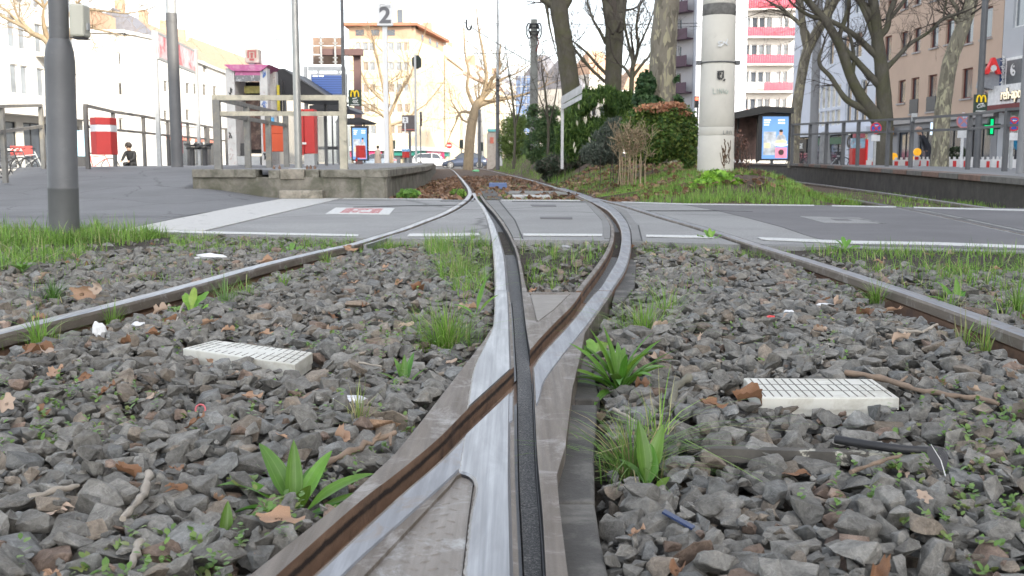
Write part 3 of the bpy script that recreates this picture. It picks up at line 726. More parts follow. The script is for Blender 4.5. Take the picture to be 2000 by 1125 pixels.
for k in range(NPR):
    bm=bmesh.new(); dims=np.array([1.,rr.uniform(.6,.95),rr.uniform(.45,.7)])
    n=rr.integers(9,15)
    pts=rr.normal(size=(n,3)); pts/=np.linalg.norm(pts,axis=1)[:,None]; pts=np.sign(pts)*np.abs(pts)**.8
    pts*=dims*rr.uniform(.86,1.1,size=(n,1))
    vs=[bm.verts.new(p) for p in pts]
    bmesh.ops.convex_hull(bm,input=vs); 
    bmesh.ops.delete(bm,geom=[v for v in bm.verts if not v.link_faces],context='VERTS')
    bmesh.ops.dissolve_limit(bm,angle_limit=R(14),verts=bm.verts,edges=bm.edges)
    bmesh.ops.bevel(bm,geom=list(bm.edges),offset=.03,segments=1,profile=.6,affect='EDGES',clamp_overlap=True)
    bmesh.ops.triangulate(bm,faces=bm.faces)
    lo=(bm.verts,)
    # one round of subdivision with a rough surface for the close stones
    bm.verts.index_update()
    V=np.array([v.co[:] for v in bm.verts]); F=np.array([[v.index for v in f.verts] for f in bm.faces])
    bmesh.ops.subdivide_edges(bm,edges=[e for e in bm.edges if e.calc_length()>.22],cuts=2,use_grid_fill=True)
    bmesh.ops.triangulate(bm,faces=bm.faces); bm.normal_update()
    for v in bm.verts:
        q=v.co*3.2+Vector((k*7,0,0)); v.co+=v.normal*(noise.noise(q)*.055+noise.noise(q*2.7)*.03)
    bm.verts.index_update()
    V2=np.array([v.co[:] for v in bm.verts]); F2=np.array([[v.index for v in f.verts] for f in bm.faces])
    protos.append((V,F,V2,F2)); bm.free()
X0,X1,Y0,Y1,CS=-5.2,5.2,.85,7.5,.01
NX=int((X1-X0)/CS); NY=int((Y1-Y0)/CS)
H=np.array([[soilz(X0+i*CS*4,Y0+j*CS*4) for i in range(NX//4+1)] for j in range(NY//4+1)]).repeat(4,0).repeat(4,1)[:NY,:NX].copy(); FB=np.zeros((NY,NX),bool)
for j in range(0,NY,2):
    for i in range(0,NX,2):
        x=X0+i*CS; y=Y0+j*CS
        if abs(x)<.56*y+.95: FB[j:j+2,i:i+2]=forb(x,y)
        else: FB[j:j+2,i:i+2]=True
FB2=FB
rg=np.random.default_rng(21); placed=[]
area=0
def soilness(x,y):
    """0 = clean ballast, 1 = earth and grass"""
    n_=noise.noise(Vector((x*1.3,y*1.3,2)))*.5+noise.noise(Vector((x*4,y*4,7)))*.25
    s_=ss((y-4.1)/2.2)+n_*.8
    if x<-1.8: s_+=.15
    if .05<x<.5 and y>3.6: s_+=.8
    if -.3<x<-.05 and y>2.6: s_+=.5
    if R2(y)+.05<x: s_+=.55
    return s_
NTRY=200000
xs=rg.random(NTRY); ysr_=rg.random(NTRY); szs=rg.random(NTRY); oo=rg.random((NTRY,4))
for q in range(NTRY):
    y=Y0+(Y1-Y0)*ysr_[q]; hw=.56*y+.8; x=(xs[q]*2-1)*hw
    if (xs[q]*7919)%1.>hw/4.6: continue
    if abs(x)>5.1: continue
    r=.013+.029*szs[q]**1.5
    if q>NTRY*.4: r*=.85
    if q>NTRY*.75: r*=.6
    i=int((x-X0)/CS); j=int((y-Y0)/CS); k=max(1,int(r*.8/CS))
    if i-k<0 or j-k<0 or i+k+1>NX or j+k+1>NY: continue
    if FB[j-k:j+k+1,i-k:i+k+1].any(): continue
    sn=soilness(x,y)
    if sn>.55 and oo[q,0]<min(.93,(sn-.4)*1.3): continue
    pz=H[j-k:j+k+1,i-k:i+k+1]; P_=protos[int(oo[q,1]*NPR)]
    hz=r*.52
    z=float(pz.mean()*.75+pz.max()*.25)+hz*.62
    lim=-.016+.010*math.sin(x*3+y*2)+.008*math.sin(x*9-y*7)-.0*sn
    dl=x-L1(y); dr=R2(y)-x
    if 0<dl<.30: lim-=.045*(1-dl/.30)
    if 0<dr<.30: lim-=.045*(1-dr/.30)
    if z+hz>lim+ (.012 if r>.026 else 0): continue
    H[j-k:j+k+1,i-k:i+k+1]=np.maximum(pz,z+hz*.75)
    placed.append((x,y,z,r,int(oo[q,1]*NPR),oo[q,2],oo[q,3]))
print('stones',len(placed))
VV={0:[],1:[]};FF={0:[],1:[]};CC={0:[],1:[]};off={0:0,1:0}
for (x,y,z,r,p,a,c) in placed:
    lod=1 if y<3.4 else 0
    V,F=(protos[p][2],protos[p][3]) if lod else (protos[p][0],protos[p][1])
    e=np.array(Euler((rg.normal()*.3,rg.normal()*.3,a*6.283)).to_matrix())
    s_=r*1.12*np.array([1,rg.uniform(.85,1.1),rg.uniform(.85,1.1)])
    Vn=(V*s_)@e.T+np.array([x,y,z]); FF[lod].append(F+off[lod]); off[lod]+=len(V); VV[lod].append(Vn)
    g=.76+.62*c; t_=rg.random(); col=np.array([g,g,g])
    if t_<.12: col=np.array([g*1.1,g*.97,g*.86])
    elif t_<.16: col=np.array([g*1.12,g*.86,g*.74])
    elif t_<.3: col=np.array([g*.93,g*.97,g*1.02])
    CC[lod].append(np.repeat(col[None],len(V),0))
m_stone,nt,bs,oc=base('ballast_stone')
at=nt.nodes.new('ShaderNodeAttribute'); at.attribute_name='Col'
f1=noise_(nt,45,8,.72,oc,.4); f2=noise_(nt,260,4,.8,oc); f3=noise_(nt,14,5,.7,oc)
c=mixc(nt,ramp(nt,f1,[(.36,0.),(.64,1.)]),(.118,.112,.099),(.275,.264,.238))
c=mixc(nt,ramp(nt,f2,[(.35,.35),(.7,0.)]),c,(.07,.068,.066))
c=mixc(nt,ramp(nt,f3,[(.60,0.),(.78,.35)]),c,(.25,.185,.12))
v_=nt.nodes.new('ShaderNodeTexVoronoi'); v_.feature='DISTANCE_TO_EDGE'; v_.inputs['Scale'].default_value=34
ad=nt.nodes.new('ShaderNodeVectorMath'); ad.operation='ADD'; nt.links.new(oc,ad.inputs[0])
wn=nt.nodes.new('ShaderNodeTexNoise'); wn.inputs['Scale'].default_value=18; nt.links.new(oc,wn.inputs[0]); nt.links.new(mixc(nt,.12,(0,0,0),wn.outputs['Color']),ad.inputs[1]); nt.links.new(ad.outputs[0],v_.inputs['Vector'])
c=mixc(nt,ramp(nt,v_.outputs['Distance'],[(.0,.35),(.02,0.)]),c,(.36,.35,.33))
c=mixc(nt,1.,c,at.outputs['Color'],'MULTIPLY'); nt.links.new(c,bs.inputs['Base Color']); bs.inputs['Roughness'].default_value=.82; bs.inputs['Specular IOR Level'].default_value=.35
b1=bump(nt,bs,f1,.7,.008); bump(nt,bs,f2,.5,.002,b1)
allV=[];allF=[];allC=[];o_=0
for l in (0,1):
    V=np.concatenate(VV[l]); F=np.concatenate(FF[l]); C_=np.concatenate(CC[l])
    allV.append(V); allF.append(F+o_); allC.append(C_); o_+=len(V)
gv=npmesh('gravel',np.concatenate(allV),np.concatenate(allF),m_stone,col=np.concatenate(allC)); gv['kind']='stuff'
def surf(x,y):
    i=int((x-X0)/CS); j=int((y-Y0)/CS)
    if 0<=i<NX and 0<=j<NY: return float(H[j,i])
    return -.08
# ================================================================ BUILDINGS
def facade_mat(name,col,var=.08,**k): return M(name,col,.85,0,var,.6,.1,8,.02,**k)
m_glass=M('window_glass',(.06,.07,.085),.08,0,.3,.3,spec=.8)
m_glassb=M('bright_window_glass',(.20,.22,.24),.1,0,.3,.6,spec=.8)
m_frame_w=M('white_window_frame',(.75,.75,.73),.6)
m_frame_r=M('red_brown_frame',(.16,.04,.03),.6)
m_stonew=facade_mat('grey_sill_stone',(.36,.34,.33))
m_blackp=M('black_paint',(.02,.02,.022),.5)
m_gpole=M('grey_painted_metal',(.12,.122,.126),.55,.1,.12,4,.15,40,.002,dirt=(.17,.17,.175),dscale=9,dth=(.6,.78))
m_galv=M('galvanised_steel',(.42,.43,.43),.5,.3,.12,12,.2,90,.001,dirt=(.26,.24,.2),dscale=8,dth=(.62,.8))
class Facade:
    """upright wall from A to B (ground points), real openings set back in a grid of wall pieces"""
    def __init__(s,A,B,depth=.25):
        s.A=Vector(A); s.B=Vector(B); s.L=(s.B-s.A).length; s.d=(s.B-s.A).normalized()
        s.n=Vector((s.d.y,-s.d.x)); s.dep=depth       # n points out (viewer side) when A is left of B
    def p(s,a,z,o=0.):
        q=s.A+s.d*a+s.n*o; return (q.x,q.y,z)
    def box(s,mb,a0,a1,z0,z1,o0,o1,mi=0):
        vs=[s.p(a0,z0,o1),s.p(a1,z0,o1),s.p(a1,z0,o0),s.p(a0,z0,o0),s.p(a0,z1,o1),s.p(a1,z1,o1),s.p(a1,z1,o0),s.p(a0,z1,o0)]
        return mb.add(vs,[(0,3,2,1),(4,5,6,7),(0,1,5,4),(1,2,6,5),(2,3,7,6),(3,0,4,7)],mi)
    def hit(s,u,v):
        """where a sight line meets the wall plane -> (a,z)"""
        d=ray(u,v); den=d[0]*s.n.x+d[1]*s.n.y; t=(s.A.x*s.n.x+s.A.y*s.n.y)/den
        x,y=d[0]*t,d[1]*t; return ((Vector((x,y))-s.A).dot(s.d),CAM_H+d[2]*t)
    def wall(s,mb,z0,z1,wins,a0=0.,a1=None):
        """wins: list of (a0,a1,z0,z1). splits the wall into pieces around the openings"""
        a1=a1 or s.L
        zs=sorted({z0,z1,*[min(max(w[2],z0),z1) for w in wins],*[min(max(w[3],z0),z1) for w in wins]})
        for zl,zh in zip(zs[:-1],zs[1:]):
            if zh-zl<1e-4: continue
            row=sorted([w for w in wins if w[2]<=zl+1e-5 and w[3]>=zh-1e-5]); a=a0
            for w in row:
                if w[0]>a: s.box(mb,a,w[0],zl,zh,-s.dep,0)
                a=max(a,w[1])
            if a<a1: s.box(mb,a,a1,zl,zh,-s.dep,0)
def window(f,parent,w,mf,mg,mull=1,sill=None,name='window',cross=False,sub=False):
    a0,a1,z0,z1=w; fr=MB(); t=.07; o1=-f.dep*.45; o0=o1-.07
    f.box(fr,a0,a0+t,z0,z1,o0,o1); f.box(fr,a1-t,a1,z0,z1,o0,o1); f.box(fr,a0+t,a1-t,z0,z0+t,o0,o1); f.box(fr,a0+t,a1-t,z1-t,z1,o0,o1)
    for i in range(1,mull+1):
        a=a0+(a1-a0)*i/(mull+1); f.box(fr,a-t/2,a+t/2,z0+t,z1-t,o0,o1)
    if cross: f.box(fr,a0+t,a1-t,z0+(z1-z0)*.62,z0+(z1-z0)*.62+t,o0+.002,o1+.002)
    o=fr.build(name,mf,parent)
    g=MB(); f.box(g,a0+t*.5,a1-t*.5,z0+t*.5,z1-t*.5,o0+.01,o0+.03); g.build('pane',mg,o)
    if sill is not None:
        b=MB(); f.box(b,a0-.08,a1+.08,z0-.09,z0,-.02,.09); b.build('sill',sill,o)
    return o
def building(name,label,f,z1,wins,mat,mf,mg,sill=None,depth=10,mull=1,z0=0.,cat='building',cross=False,group=None,back=True,glassfn=None):
    c=f.p(f.L/2,0,-.5)
    t=thing(name,(c[0],c[1],0),label,cat,group)
    mb=MB(); f.wall(mb,z0,z1,wins)
    if back: f.box(mb,0,f.L,z0,z1,-depth,-f.dep-.35)
    mb.build('wall',mat,t)
    for i,w in enumerate(wins): window(f,t,w,mf,(glassfn(i) if glassfn else mg),mull,sill,cross=cross)
    return t
random.seed(12)
# ---- right hand row: facade plane x = 27.7-.06 Y
fx=lambda y:27.7-.06*y
# brown rendered building
f=Facade((fx(67.6),67.6),(fx(52.4),52.4))
wins=[]
def wpx(f,u0,v0,u1,v1):
    a=f.hit(u0,(v0+v1)/2)[0]; b=f.hit(u1,(v0+v1)/2)[0]; um=(u0+u1)/2
    z1=f.hit(um,v0)[1]; z0=f.hit(um,v1)[1]; return (min(a,b),max(a,b),z0,z1)
C=lambda x,y:(1640+x/4.689,y/4.689)
rows=[[(290,785,345,930),(535,735,600,945),(650,712,722,1040),(805,685,885,1020),(1120,625,1215,900),(1275,590,1350,850)],
      [(410,330,475,560),(560,290,620,500),(680,255,742,475),(835,215,905,435),(972,175,1048,400),(1150,130,1225,395),(1300,65,1398,350)],
      [(330,0,385,180),(440,0,490,150),(575,-120,628,80),(690,-160,750,40),(845,-210,915,0),(985,-260,1060,-40),(1160,-320,1235,-80),(1310,-370,1405,-120)]]
zrow=[(3.95,5.6),(7.0,8.9),(9.95,11.85)]
for r,(za,zb) in zip(rows,zrow):
    for (x0,y0,x1,y1) in r:
        w=wpx(f,*C(x0,y0),*C(x1,y1)); wins.append(w)
for k in range(7):
    a=1.0+k*2.0; wins.append((a,a+1.1,13.2,15.1)); wins.append((a,a+1.1,16.4,18.2))
wins=[w for w in wins if w[0]>.2 and w[1]<f.L-.2]
m_tan=facade_mat('salmon_brown_render',(.50,.37,.285),.06)
t=building('apartment_building','salmon brown rendered building with dark red window frames, right of the plane trees',f,19.5,wins,m_tan,m_frame_r,m_glass,m_stonew,mull=0,z0=3.0)
m_shop=facade_mat('grey_shop_stone',(.27,.27,.28),.12)
mb=MB()
gw=[(1.0,2.6,.1,2.6),(3.6,5.4,.2,2.45),(6.4,8.2,.1,2.5),(9.3,11.6,.1,2.5),(12.6,14.6,.2,2.5)]
f.wall(mb,0,2.99,gw); mb.build('ground_floor',m_shop,t)
for w in gw: window(f,t,w,m_blackp,m_glass,1,None,'shop_window')
mb=MB(); f.box(mb,0,f.L,2.85,3.12,0,.25); mb.build('cornice',m_stonew,t)
for w in wins:
    if w[3]-w[2]>2.0 and w[2]<5: 
        b=MB(); f.box(b,w[0]-.03,w[1]+.03,w[2]+.02,w[2]+.85,-.03,.05); b.build('balcony_grille',M('dark_grille',(.05,.055,.06),.5),t)
mb=MB(); f.box(mb,1.3,3.6,2.25,2.7,.25,.35); mb.build('shop_sign',M('brown_shop_sign',(.30,.16,.06),.7,0,.5,3),t)
mb=MB(); f.box(mb,8.2,9.2,2.1,2.8,.05,.14); mb.build('shop_sign',M('pale_blue_sign',(.55,.70,.85),.5,emit=.4),t)
# light grey building with the pharmacy
f2=Facade((fx(52.35),52.35),(fx(40),40))
wins=[wpx(f2,*C(1600,-250),*C(1760,235)),wpx(f2,*C(1565,530),*C(1700,785)),wpx(f2,2040,-60,2090,10)]
m_lg=facade_mat('light_grey_cladding',(.46,.47,.49),.05)
t=building('apartment_building','light grey tiled building with a pharmacy at the right edge',f2,17,wins[:1]+[(6.5,8.2,6.8,9.6),(9.5,11.2,6.8,9.6),(1.6,3.2,10.6,13),(5,6.6,10.6,13),(8.5,10,10.6,13)],m_lg,m_frame_w,m_glassb,None,mull=0,z0=3.1)
mb=MB(); gw=[(.9,2.4,.1,2.7),(3.2,5.6,.1,2.7),(6.4,9.6,.1,2.7)]; f2.wall(mb,0,3.1,gw); mb.build('ground_floor',m_lg,t)
for w in gw: window(f2,t,w,m_frame_w,m_glass,1,None,'shop_window')
m_wred=M('dark_red_awning',(.16,.03,.03),.7)
mb=MB(); a0,z=f2.hit(1932,230)[0],0; f2.box(mb,.35,6.5,3.0,3.32,.02,1.0); mb.build('awning',m_wred,t)
mb=MB(); f2.box(mb,-.2,6.5,3.36,4.3,.05,.5); mb.build('sign_fascia',M('white_fascia',(.72,.72,.72),.6),t)
ang=math.atan2(f2.d.y,f2.d.x)
m_cream=M('cream_letters',(.85,.75,.55),.5,emit=.25)
p=f2.p(2.75,3.80,.54); text('reh-apotheke',p,.80,m_blackp,t,'shop_lettering',(PI/2,0,ang),.02,bold=.04,xs=.78)
p=f2.p(2.75,3.82,.60); text('reh-apotheke',p,.78,m_cream,t,'shop_lettering',(PI/2,0,ang),.02,xs=.74)
def nbox(f,mb,a0,a1,z0,z1,o0,o1,mi=0): return f.box(mb,a0,a1,z0,z1,o0,o1,mi)
# projecting pharmacy sign: grey wedge, red letter A, blue strip
pw=thing('pharmacy_sign',f2.p(.2,4.6,.1),'projecting pharmacy sign with red letter A and dark blue strip','sign')
Yp=52.0
m_red=M('bright_red_plastic',(.62,.03,.03),.45,emit=.08)
x0,zz=W(1941,148,Yp); 
text('A',(W(1937,130,Yp)[0],Yp-.1,W(1937,131,Yp)[1]),1.05,m_red,pw,'red_letter',(PI/2,0,0),.12,bold=.04)
g=MB(); g.disc((W(1937,130,Yp)[0]-.02,Yp-.25,W(1940,134,Yp)[1]),.15,t=.02); g.beam((W(1937,130,Yp)[0]-.02,Yp-.26,W(1940,142,Yp)[1]),(W(1937,130,Yp)[0]-.02,Yp-.26,W(1940,134,Yp)[1]),.06); g.build('white_cup_symbol',m_frame_w,pw)
mb=MB().pbox(1953,113,1962,170,Yp-.02,.8); mb.build('blue_strip',M('navy_strip',(.02,.045,.14),.5),pw)
text('reh-apotheke',(W(1957.5,140,Yp)[0],Yp-.05,W(1957,141,Yp)[1]),.30,m_frame_w,pw,'strip_lettering',(PI/2,-PI/2,0),.01,bold=.01)
pts=[W(1918,170,Yp),W(1925,140,Yp),W(1952,142,Yp),W(1953,170,Yp),W(1948,176,Yp)]
MB().xprism(pts,Yp,Yp+.7).build('grey_housing',M('grey_housing',(.30,.31,.33),.6),pw)
# yin yang poster in frame
yy=thing('framed_sign',f2.p(2.6,4.7,.05),'grey framed sign with a round black and white symbol, beside the pharmacy sign','sign')
a0,a1,z0,z1=wpx(f2,1968,111,2003,173)
b=MB(); f2.box(b,a0,a1,z0,z1,.0,.12); b.build('sign_frame',m_frame_w,yy)
b=MB(); f2.box(b,a0+.14,a1-.14,z0+.14,z1-.14,.12,.14); b.build('sign_panel',M('dark_grey_panel',(.10,.11,.115),.5),yy)
ca=(a0+a1)/2; cz=z0+(z1-z0)*.60; Rr=.30
def fdisc(f,mb,a,z,r,o,half=None,n=28):
    pts=[]
    for k in range(n):
        th=2*PI*k/n; pts.append((a+r*math.cos(th),z+r*math.sin(th)))
    return poly_on(f,mb,pts,o)
def poly_on(f,mb,pts,o,th=.012):
    n=len(pts); vs=[f.p(a,z,o+th) for a,z in pts]+[f.p(a,z,o) for a,z in pts]
    return mb.add(vs,[tuple(range(n)),tuple(range(2*n-1,n-1,-1))]+[(i,i+n,(i+1)%n+n,(i+1)%n) for i in range(n)])
half=[(ca+Rr*math.cos(q),cz+Rr*math.sin(q)) for q in frange(PI/2,3*PI/2,16)]+[(ca+Rr/2*math.cos(q),cz-Rr/2+Rr/2*math.sin(q)) for q in frange(-PI/2,PI/2,9)][1:]+[(ca+Rr/2*math.cos(q),cz+Rr/2+Rr/2*math.sin(q)) for q in frange(3*PI/2,PI/2,9)][1:-1]
b=MB(); poly_on(f2,b,half,.142); fdisc(f2,b,ca+.02,cz+Rr*.5,.05,.15); b.build('white_symbol',m_frame_w,yy)
b=MB(); fdisc(f2,b,ca,cz-Rr*.5,.05,.156); b.build('dark_dot',m_blackp,yy)
# green cross
gc=thing('pharmacy_cross',f2.p(.3,2.3,.3),'glowing green cross sign above the pharmacy door','sign')
Yc=51.6; cx,cz_=W(1937,247,Yc); m_green=M('lit_green',(.0,.42,.12),.4,emit=.8)
b=MB(); b.box(cx-.14,cx+.14,Yc,Yc+.2,cz_-.44,cz_+.44); b.box(cx-.44,cx-.145,Yc,Yc+.2,cz_-.14,cz_+.14); b.box(cx+.145,cx+.44,Yc,Yc+.2,cz_-.14,cz_+.14); b.build('cross_body',M('dark_green_box',(.01,.07,.04),.5),gc)
b=MB(); b.box(cx-.06,cx+.06,Yc-.03,Yc-.003,cz_-.36,cz_+.36); b.box(cx-.36,cx-.062,Yc-.03,Yc-.003,cz_-.06,cz_+.06); b.box(cx+.062,cx+.36,Yc-.03,Yc-.003,cz_-.06,cz_+.06); b.build('lit_tubes',m_green,gc)
MB().beam((cx,Yc+.1,cz_),(cx+1.2,Yc+.15,cz_),.06).build('bracket',m_blackp,gc)
# white and glass modern building
f3=Facade((fx(84),84),(fx(67.65),67.65))
m_wt=facade_mat('pale_blue_white_cladding',(.60,.63,.70),.04)
wins=[]
for r in range(7):
    z=4.6+r*3.0
    for a,w_ in ((1.2,1.0),(4.2,1.1),(7.3,1.1),(10.0,1.3),(12.2,1.3),(14.6,1.2)):
        if r==0 and a>3.9: continue
        wins.append((a+ (0.3 if r%2 else 0),a+w_+(0.3 if r%2 else 0),z,z+1.75))
for k in range(6): wins.append((4.4+k*1.02,5.3+k*1.02,3.2,4.3)); wins.append((4.4+k*1.02,5.3+k*1.02,4.5,6.1))
for k in range(3): wins.append((11.3+k*1.3,12.4+k*1.3,3.3,6.0))
m_glw=M('warm_reflecting_glass',(.55,.52,.44),.25,0,.5,1.2,spec=.8)
t=building('office_building','white clad office building with a glazed lower storey, behind the bare tree',f3,26,wins,m_wt,m_frame_w,m_glass,None,mull=0,z0=2.9,glassfn=lambda i:(m_glw if 42-5<=i-(7*6-5)+37<49 and i>36 and i<49 else m_glass))
mb=MB(); gw=[(1,4,.1,2.5),(4.6,7.6,.1,2.5),(8.2,11.6,.1,2.5),(12.2,15.4,.1,2.5)]; f3.wall(mb,0,2.45,gw); f3.box(mb,0,f3.L,2.5,2.89,-.25,.5); mb.build('ground_floor',m_wt,t)
for w in gw: window(f3,t,w,m_blackp,m_glass,1,None,'shop_window')
m_gsign=M('dark_green_sign',(.01,.10,.05),.5)
b=MB(); f3.box(b,4.6,11.5,1.85,2.35,.02,.2); b.build('shop_sign',m_gsign,t)
b=MB(); f3.box(b,.4,4.2,1.3,2.35,.02,.2); b.build('shop_sign',m_blackp,t)
ang3=math.atan2(f3.d.y,f3.d.x); text('ENERGIE',f3.p(2.4,1.8,.23),.55,m_frame_w,t,'shop_lettering',(PI/2,0,ang3),.02,bold=.02)
text('O',f3.p(12.9,1.9,.25),1.0,m_blackp,t,'shop_lettering',(PI/2,0,ang3),.02,bold=.05)
# high-rise with red balconies
YH=109.
def hx(u): return Wx(u,YH,8)
fH=Facade((hx(1452),YH),(hx(1550),YH),.3)
t=thing('apartment_building',(hx(1440),YH,0),'white high-rise with rows of red balconies, behind the concrete column','building')
m_hw=facade_mat('white_render',(.60,.58,.54),.04); m_hw2=facade_mat('cool_white_render',(.50,.52,.57),.04)
wl=[];zl=[W(1500,v,YH)[1] for v in (23.5,75,125,178,231)]
step=2.78; zb=[zl[4]-2*step,zl[4]-step]+zl[::-1]; zb=[zl[4]+step*k for k in range(-2,9)]
for z in zb[1:]:
    for a,w_ in ((.1,.45),(.7,.62),(1.45,.62),(2.2,.6),(3.35,.5),(4.05,.5)): wl.append((a,a+w_,z+.9,z+2.05))
mb=MB(); fH.wall(mb,-.1,zb[-1]+3,wl); fH.box(mb,0,fH.L,-.1,zb[-1]+3,-9,-.6); mb.build('wall',m_hw,t)
for i,w in enumerate(wl): window(fH,t,w,m_frame_w,m_glass if i%4 else m_glassb,0,None)
m_rb=M('red_balcony_panel',(.42,.05,.09),.6,0,.15,2,0); m_pb=M('purple_brown_balcony',(.075,.04,.06),.6)
random.seed(4)
for k,z in enumerate(zb[1:]):
    b=MB(); x0=.05 if k!=2 else 1.9
    n=22
    for i in range(n):
        a=x0+(fH.L-.1-x0)*i/n; a2=x0+(fH.L-.1-x0)*(i+1)/n-.02; fH.box(b,a,a2,z+.0,z+.88,1.02,1.06)
    o=b.build('balcony_panel',m_rb,t)
    b=MB(); fH.box(b,0,fH.L,z-.18,z-.01,0,1.1); b.build('balcony_slab',m_hw,t)
b=MB(); x0=hx(1354); fW=Facade((x0,YH+.0),(hx(1452)-.05,YH),.3); fW.box(b,0,fW.L,-.1,zb[-1]+3,-9,1.3); b.build('blank_wall',m_hw2,t)
fP=Facade((hx(1318),YH+3),(hx(1353),YH+.5),.3)
wl=[]; 
for z in zb[1:]:
    for a in (.35,1.0): wl.append((a,a+.5,z+1.0,z+2.1))
mb=MB(); fP.wall(mb,-.1,zb[-1]+3,wl); fP.box(mb,0,fP.L,-.1,zb[-1]+3,-9,-.6); mb.build('side_wall',facade_mat('grey_render',(.40,.39,.40),.05),t)
for w in wl: window(fP,t,w,m_frame_w,m_glass,0,None)
for z in zb[1:]:
    b=MB(); fP.box(b,0,fP.L,z,z+.95,.9,1.0); fP.box(b,0,fP.L,z-.15,z-.005,0,1.0); b.build('balcony_panel',m_pb,t)
# ---- left hand side
YL=26.
m_lw=facade_mat('cream_render',(.58,.56,.52),.05); m_lw2=facade_mat('warm_white_render',(.60,.57,.51),.05)
# near left building: facade runs from u=0 at 55 m to u=160 at 75 m
fA=Facade((-36,50),(Wx(158,80,6),80),.3)
wins=[]
for r in range(5):
    z=5.2+r*3.1
    for k in range(9): a=1.+k*3.3; wins.append((a,a+1.0,z,z+2.0)); wins.append((a+1.25,a+2.25,z,z+2.0))
wins=[w for w in wins if w[1]<fA.L-.3]
t=building('apartment_building','cream building with tall narrow windows at the far left',fA,23,wins,m_lw,m_frame_w,m_glassb,None,mull=0,z0=4.2)
mb=MB(); gw=[(1+k*4.2,4.4+k*4.2,.1,3.3) for k in range(7)]; gw=[w for w in gw if w[1]<fA.L]; fA.wall(mb,0,3.7,gw); fA.box(mb,0,fA.L+.3,3.71,4.19,-.3,1.6); mb.build('ground_floor',m_lw,t)
for w in gw: window(fA,t,w,m_blackp,m_glass,2,None,'shop_window')
for k in range(3):
    b=MB(); fA.box(b,6+k*9,9.+k*9,8.0,8.15,0,1.2); fA.box(b,6+k*9,9+k*9,8.15,9.1,1.1,1.16); b.build('balcony',m_lw,t)
# big white corner building, left face then right face receding
cx=Wx(244,95,6)
fB=Facade((Wx(100,97,6),97),(cx,95),.25); fC=Facade((cx,95),(Wx(450,140,6),140),.25)
t=thing('corner_building',(cx,95,0),'bright white corner building with sparse small windows, behind the left railing','building')
m_bw=facade_mat('bright_white_render',(.60,.585,.55),.03)
wB=[wpx(fB,u-4,v,u+4,v+24) for u in (165,200,233) for v in (102,162)]+[wpx(fB,u-4,232,u+4,254) for u in (165,200,233)]
wC=[wpx(fC,u-4,v,u+4,v+22) for u,v in ((288,95),(288,155),(324,158),(367,162),(382,163),(324,100),(288,215),(324,216),(367,214),(345,160),(345,102),(400,165),(420,168),(400,120),(420,212))]
for f_,w_ in ((fB,wB),(fC,wC)):
    mb=MB(); f_.wall(mb,0,12.2,w_); f_.box(mb,0,f_.L,0,12.2,-6,-.7); mb.build('wall',m_bw,t)
    for w in w_: window(f_,t,w,m_frame_w,M('brown_grey_glass',(.09,.085,.08),.25,0,.4,.5),0,None)
    b=MB(); f_.box(b,-.2,f_.L+.2,12.2,12.5,-6,.3); b.build('cornice',m_bw,t); b=MB(); f_.box(b,0,f_.L,4.6,4.72,0,.1); b.build('string_course',m_bw,t)
m_roof=M('orange_roof_tiles',(.36,.24,.17),.85,0,.25,4,.3,14,.05); m_slate=M('grey_slate_roof',(.17,.17,.19),.8,0,.2,4)
m_ter=facade_mat('terracotta_wall',(.44,.29,.20),.1)
b=MB(); fC.box(b,-3,8,12.5,14.6,-7,-3); b.build('brick_storey',m_ter,t)
for k in range(4):
    b=MB(); a0=9.+k*8; 
    vs=[fC.p(a0,12.5,.1),fC.p(a0+7.8,12.5,.1),fC.p(a0+7.8,12.5,-8),fC.p(a0,12.5,-8),fC.p(a0,15.8,-3.5),fC.p(a0+7.8,15.8,-3.5)]
    b.add(vs,[(0,1,5,4),(2,3,4,5),(0,4,3),(1,2,5),(3,2,1,0)]); b.build('roof',m_slate if k in(0,) else m_roof,t)
    b=MB(); fC.box(b,a0+2,a0+3,13,17,-4,-3.2); b.build('chimney',m_ter,t)
for u,w_ in ((268,12),(300,10),(330,9),(352,8)): pass
for k in range(6):
    mb=MB(); fC.box(mb,1.2+k*6,4.8+k*6,.3,2.9,0,.12); mb.build('shop_window',m_glass,t)
    mb=MB(); fC.box(mb,1.2+k*6,4.8+k*6,3.0,3.5,0.01,.25); mb.build('shop_sign',M('mixed_shop_signs',(.55,.2,.15),.6,0,.6,.5),t)
# distant row closing the left street
t=thing('house_row',(Wx(500,190,6),190,0),'distant row of warm roofs between the corner building and the kiosk','building')
fD=Facade((Wx(430,150,8),150),(Wx(640,230,8),230)); b=MB(); fD.box(b,0,fD.L,0,13.5,-8,0); b.build('wall',m_lw2,t)
b=MB()
for k in range(8):
    a0=k*11.; b.add([fD.p(a0,13.5,.1),fD.p(a0+10.5,13.5,.1),fD.p(a0+10.5,13.5,-8),fD.p(a0,13.5,-8),fD.p(a0,18.5,-4),fD.p(a0+10.5,18.5,-4)],[(0,1,5,4),(2,3,4,5),(0,4,3),(1,2,5),(3,2,1,0)])
b.build('roof',m_roof,t)
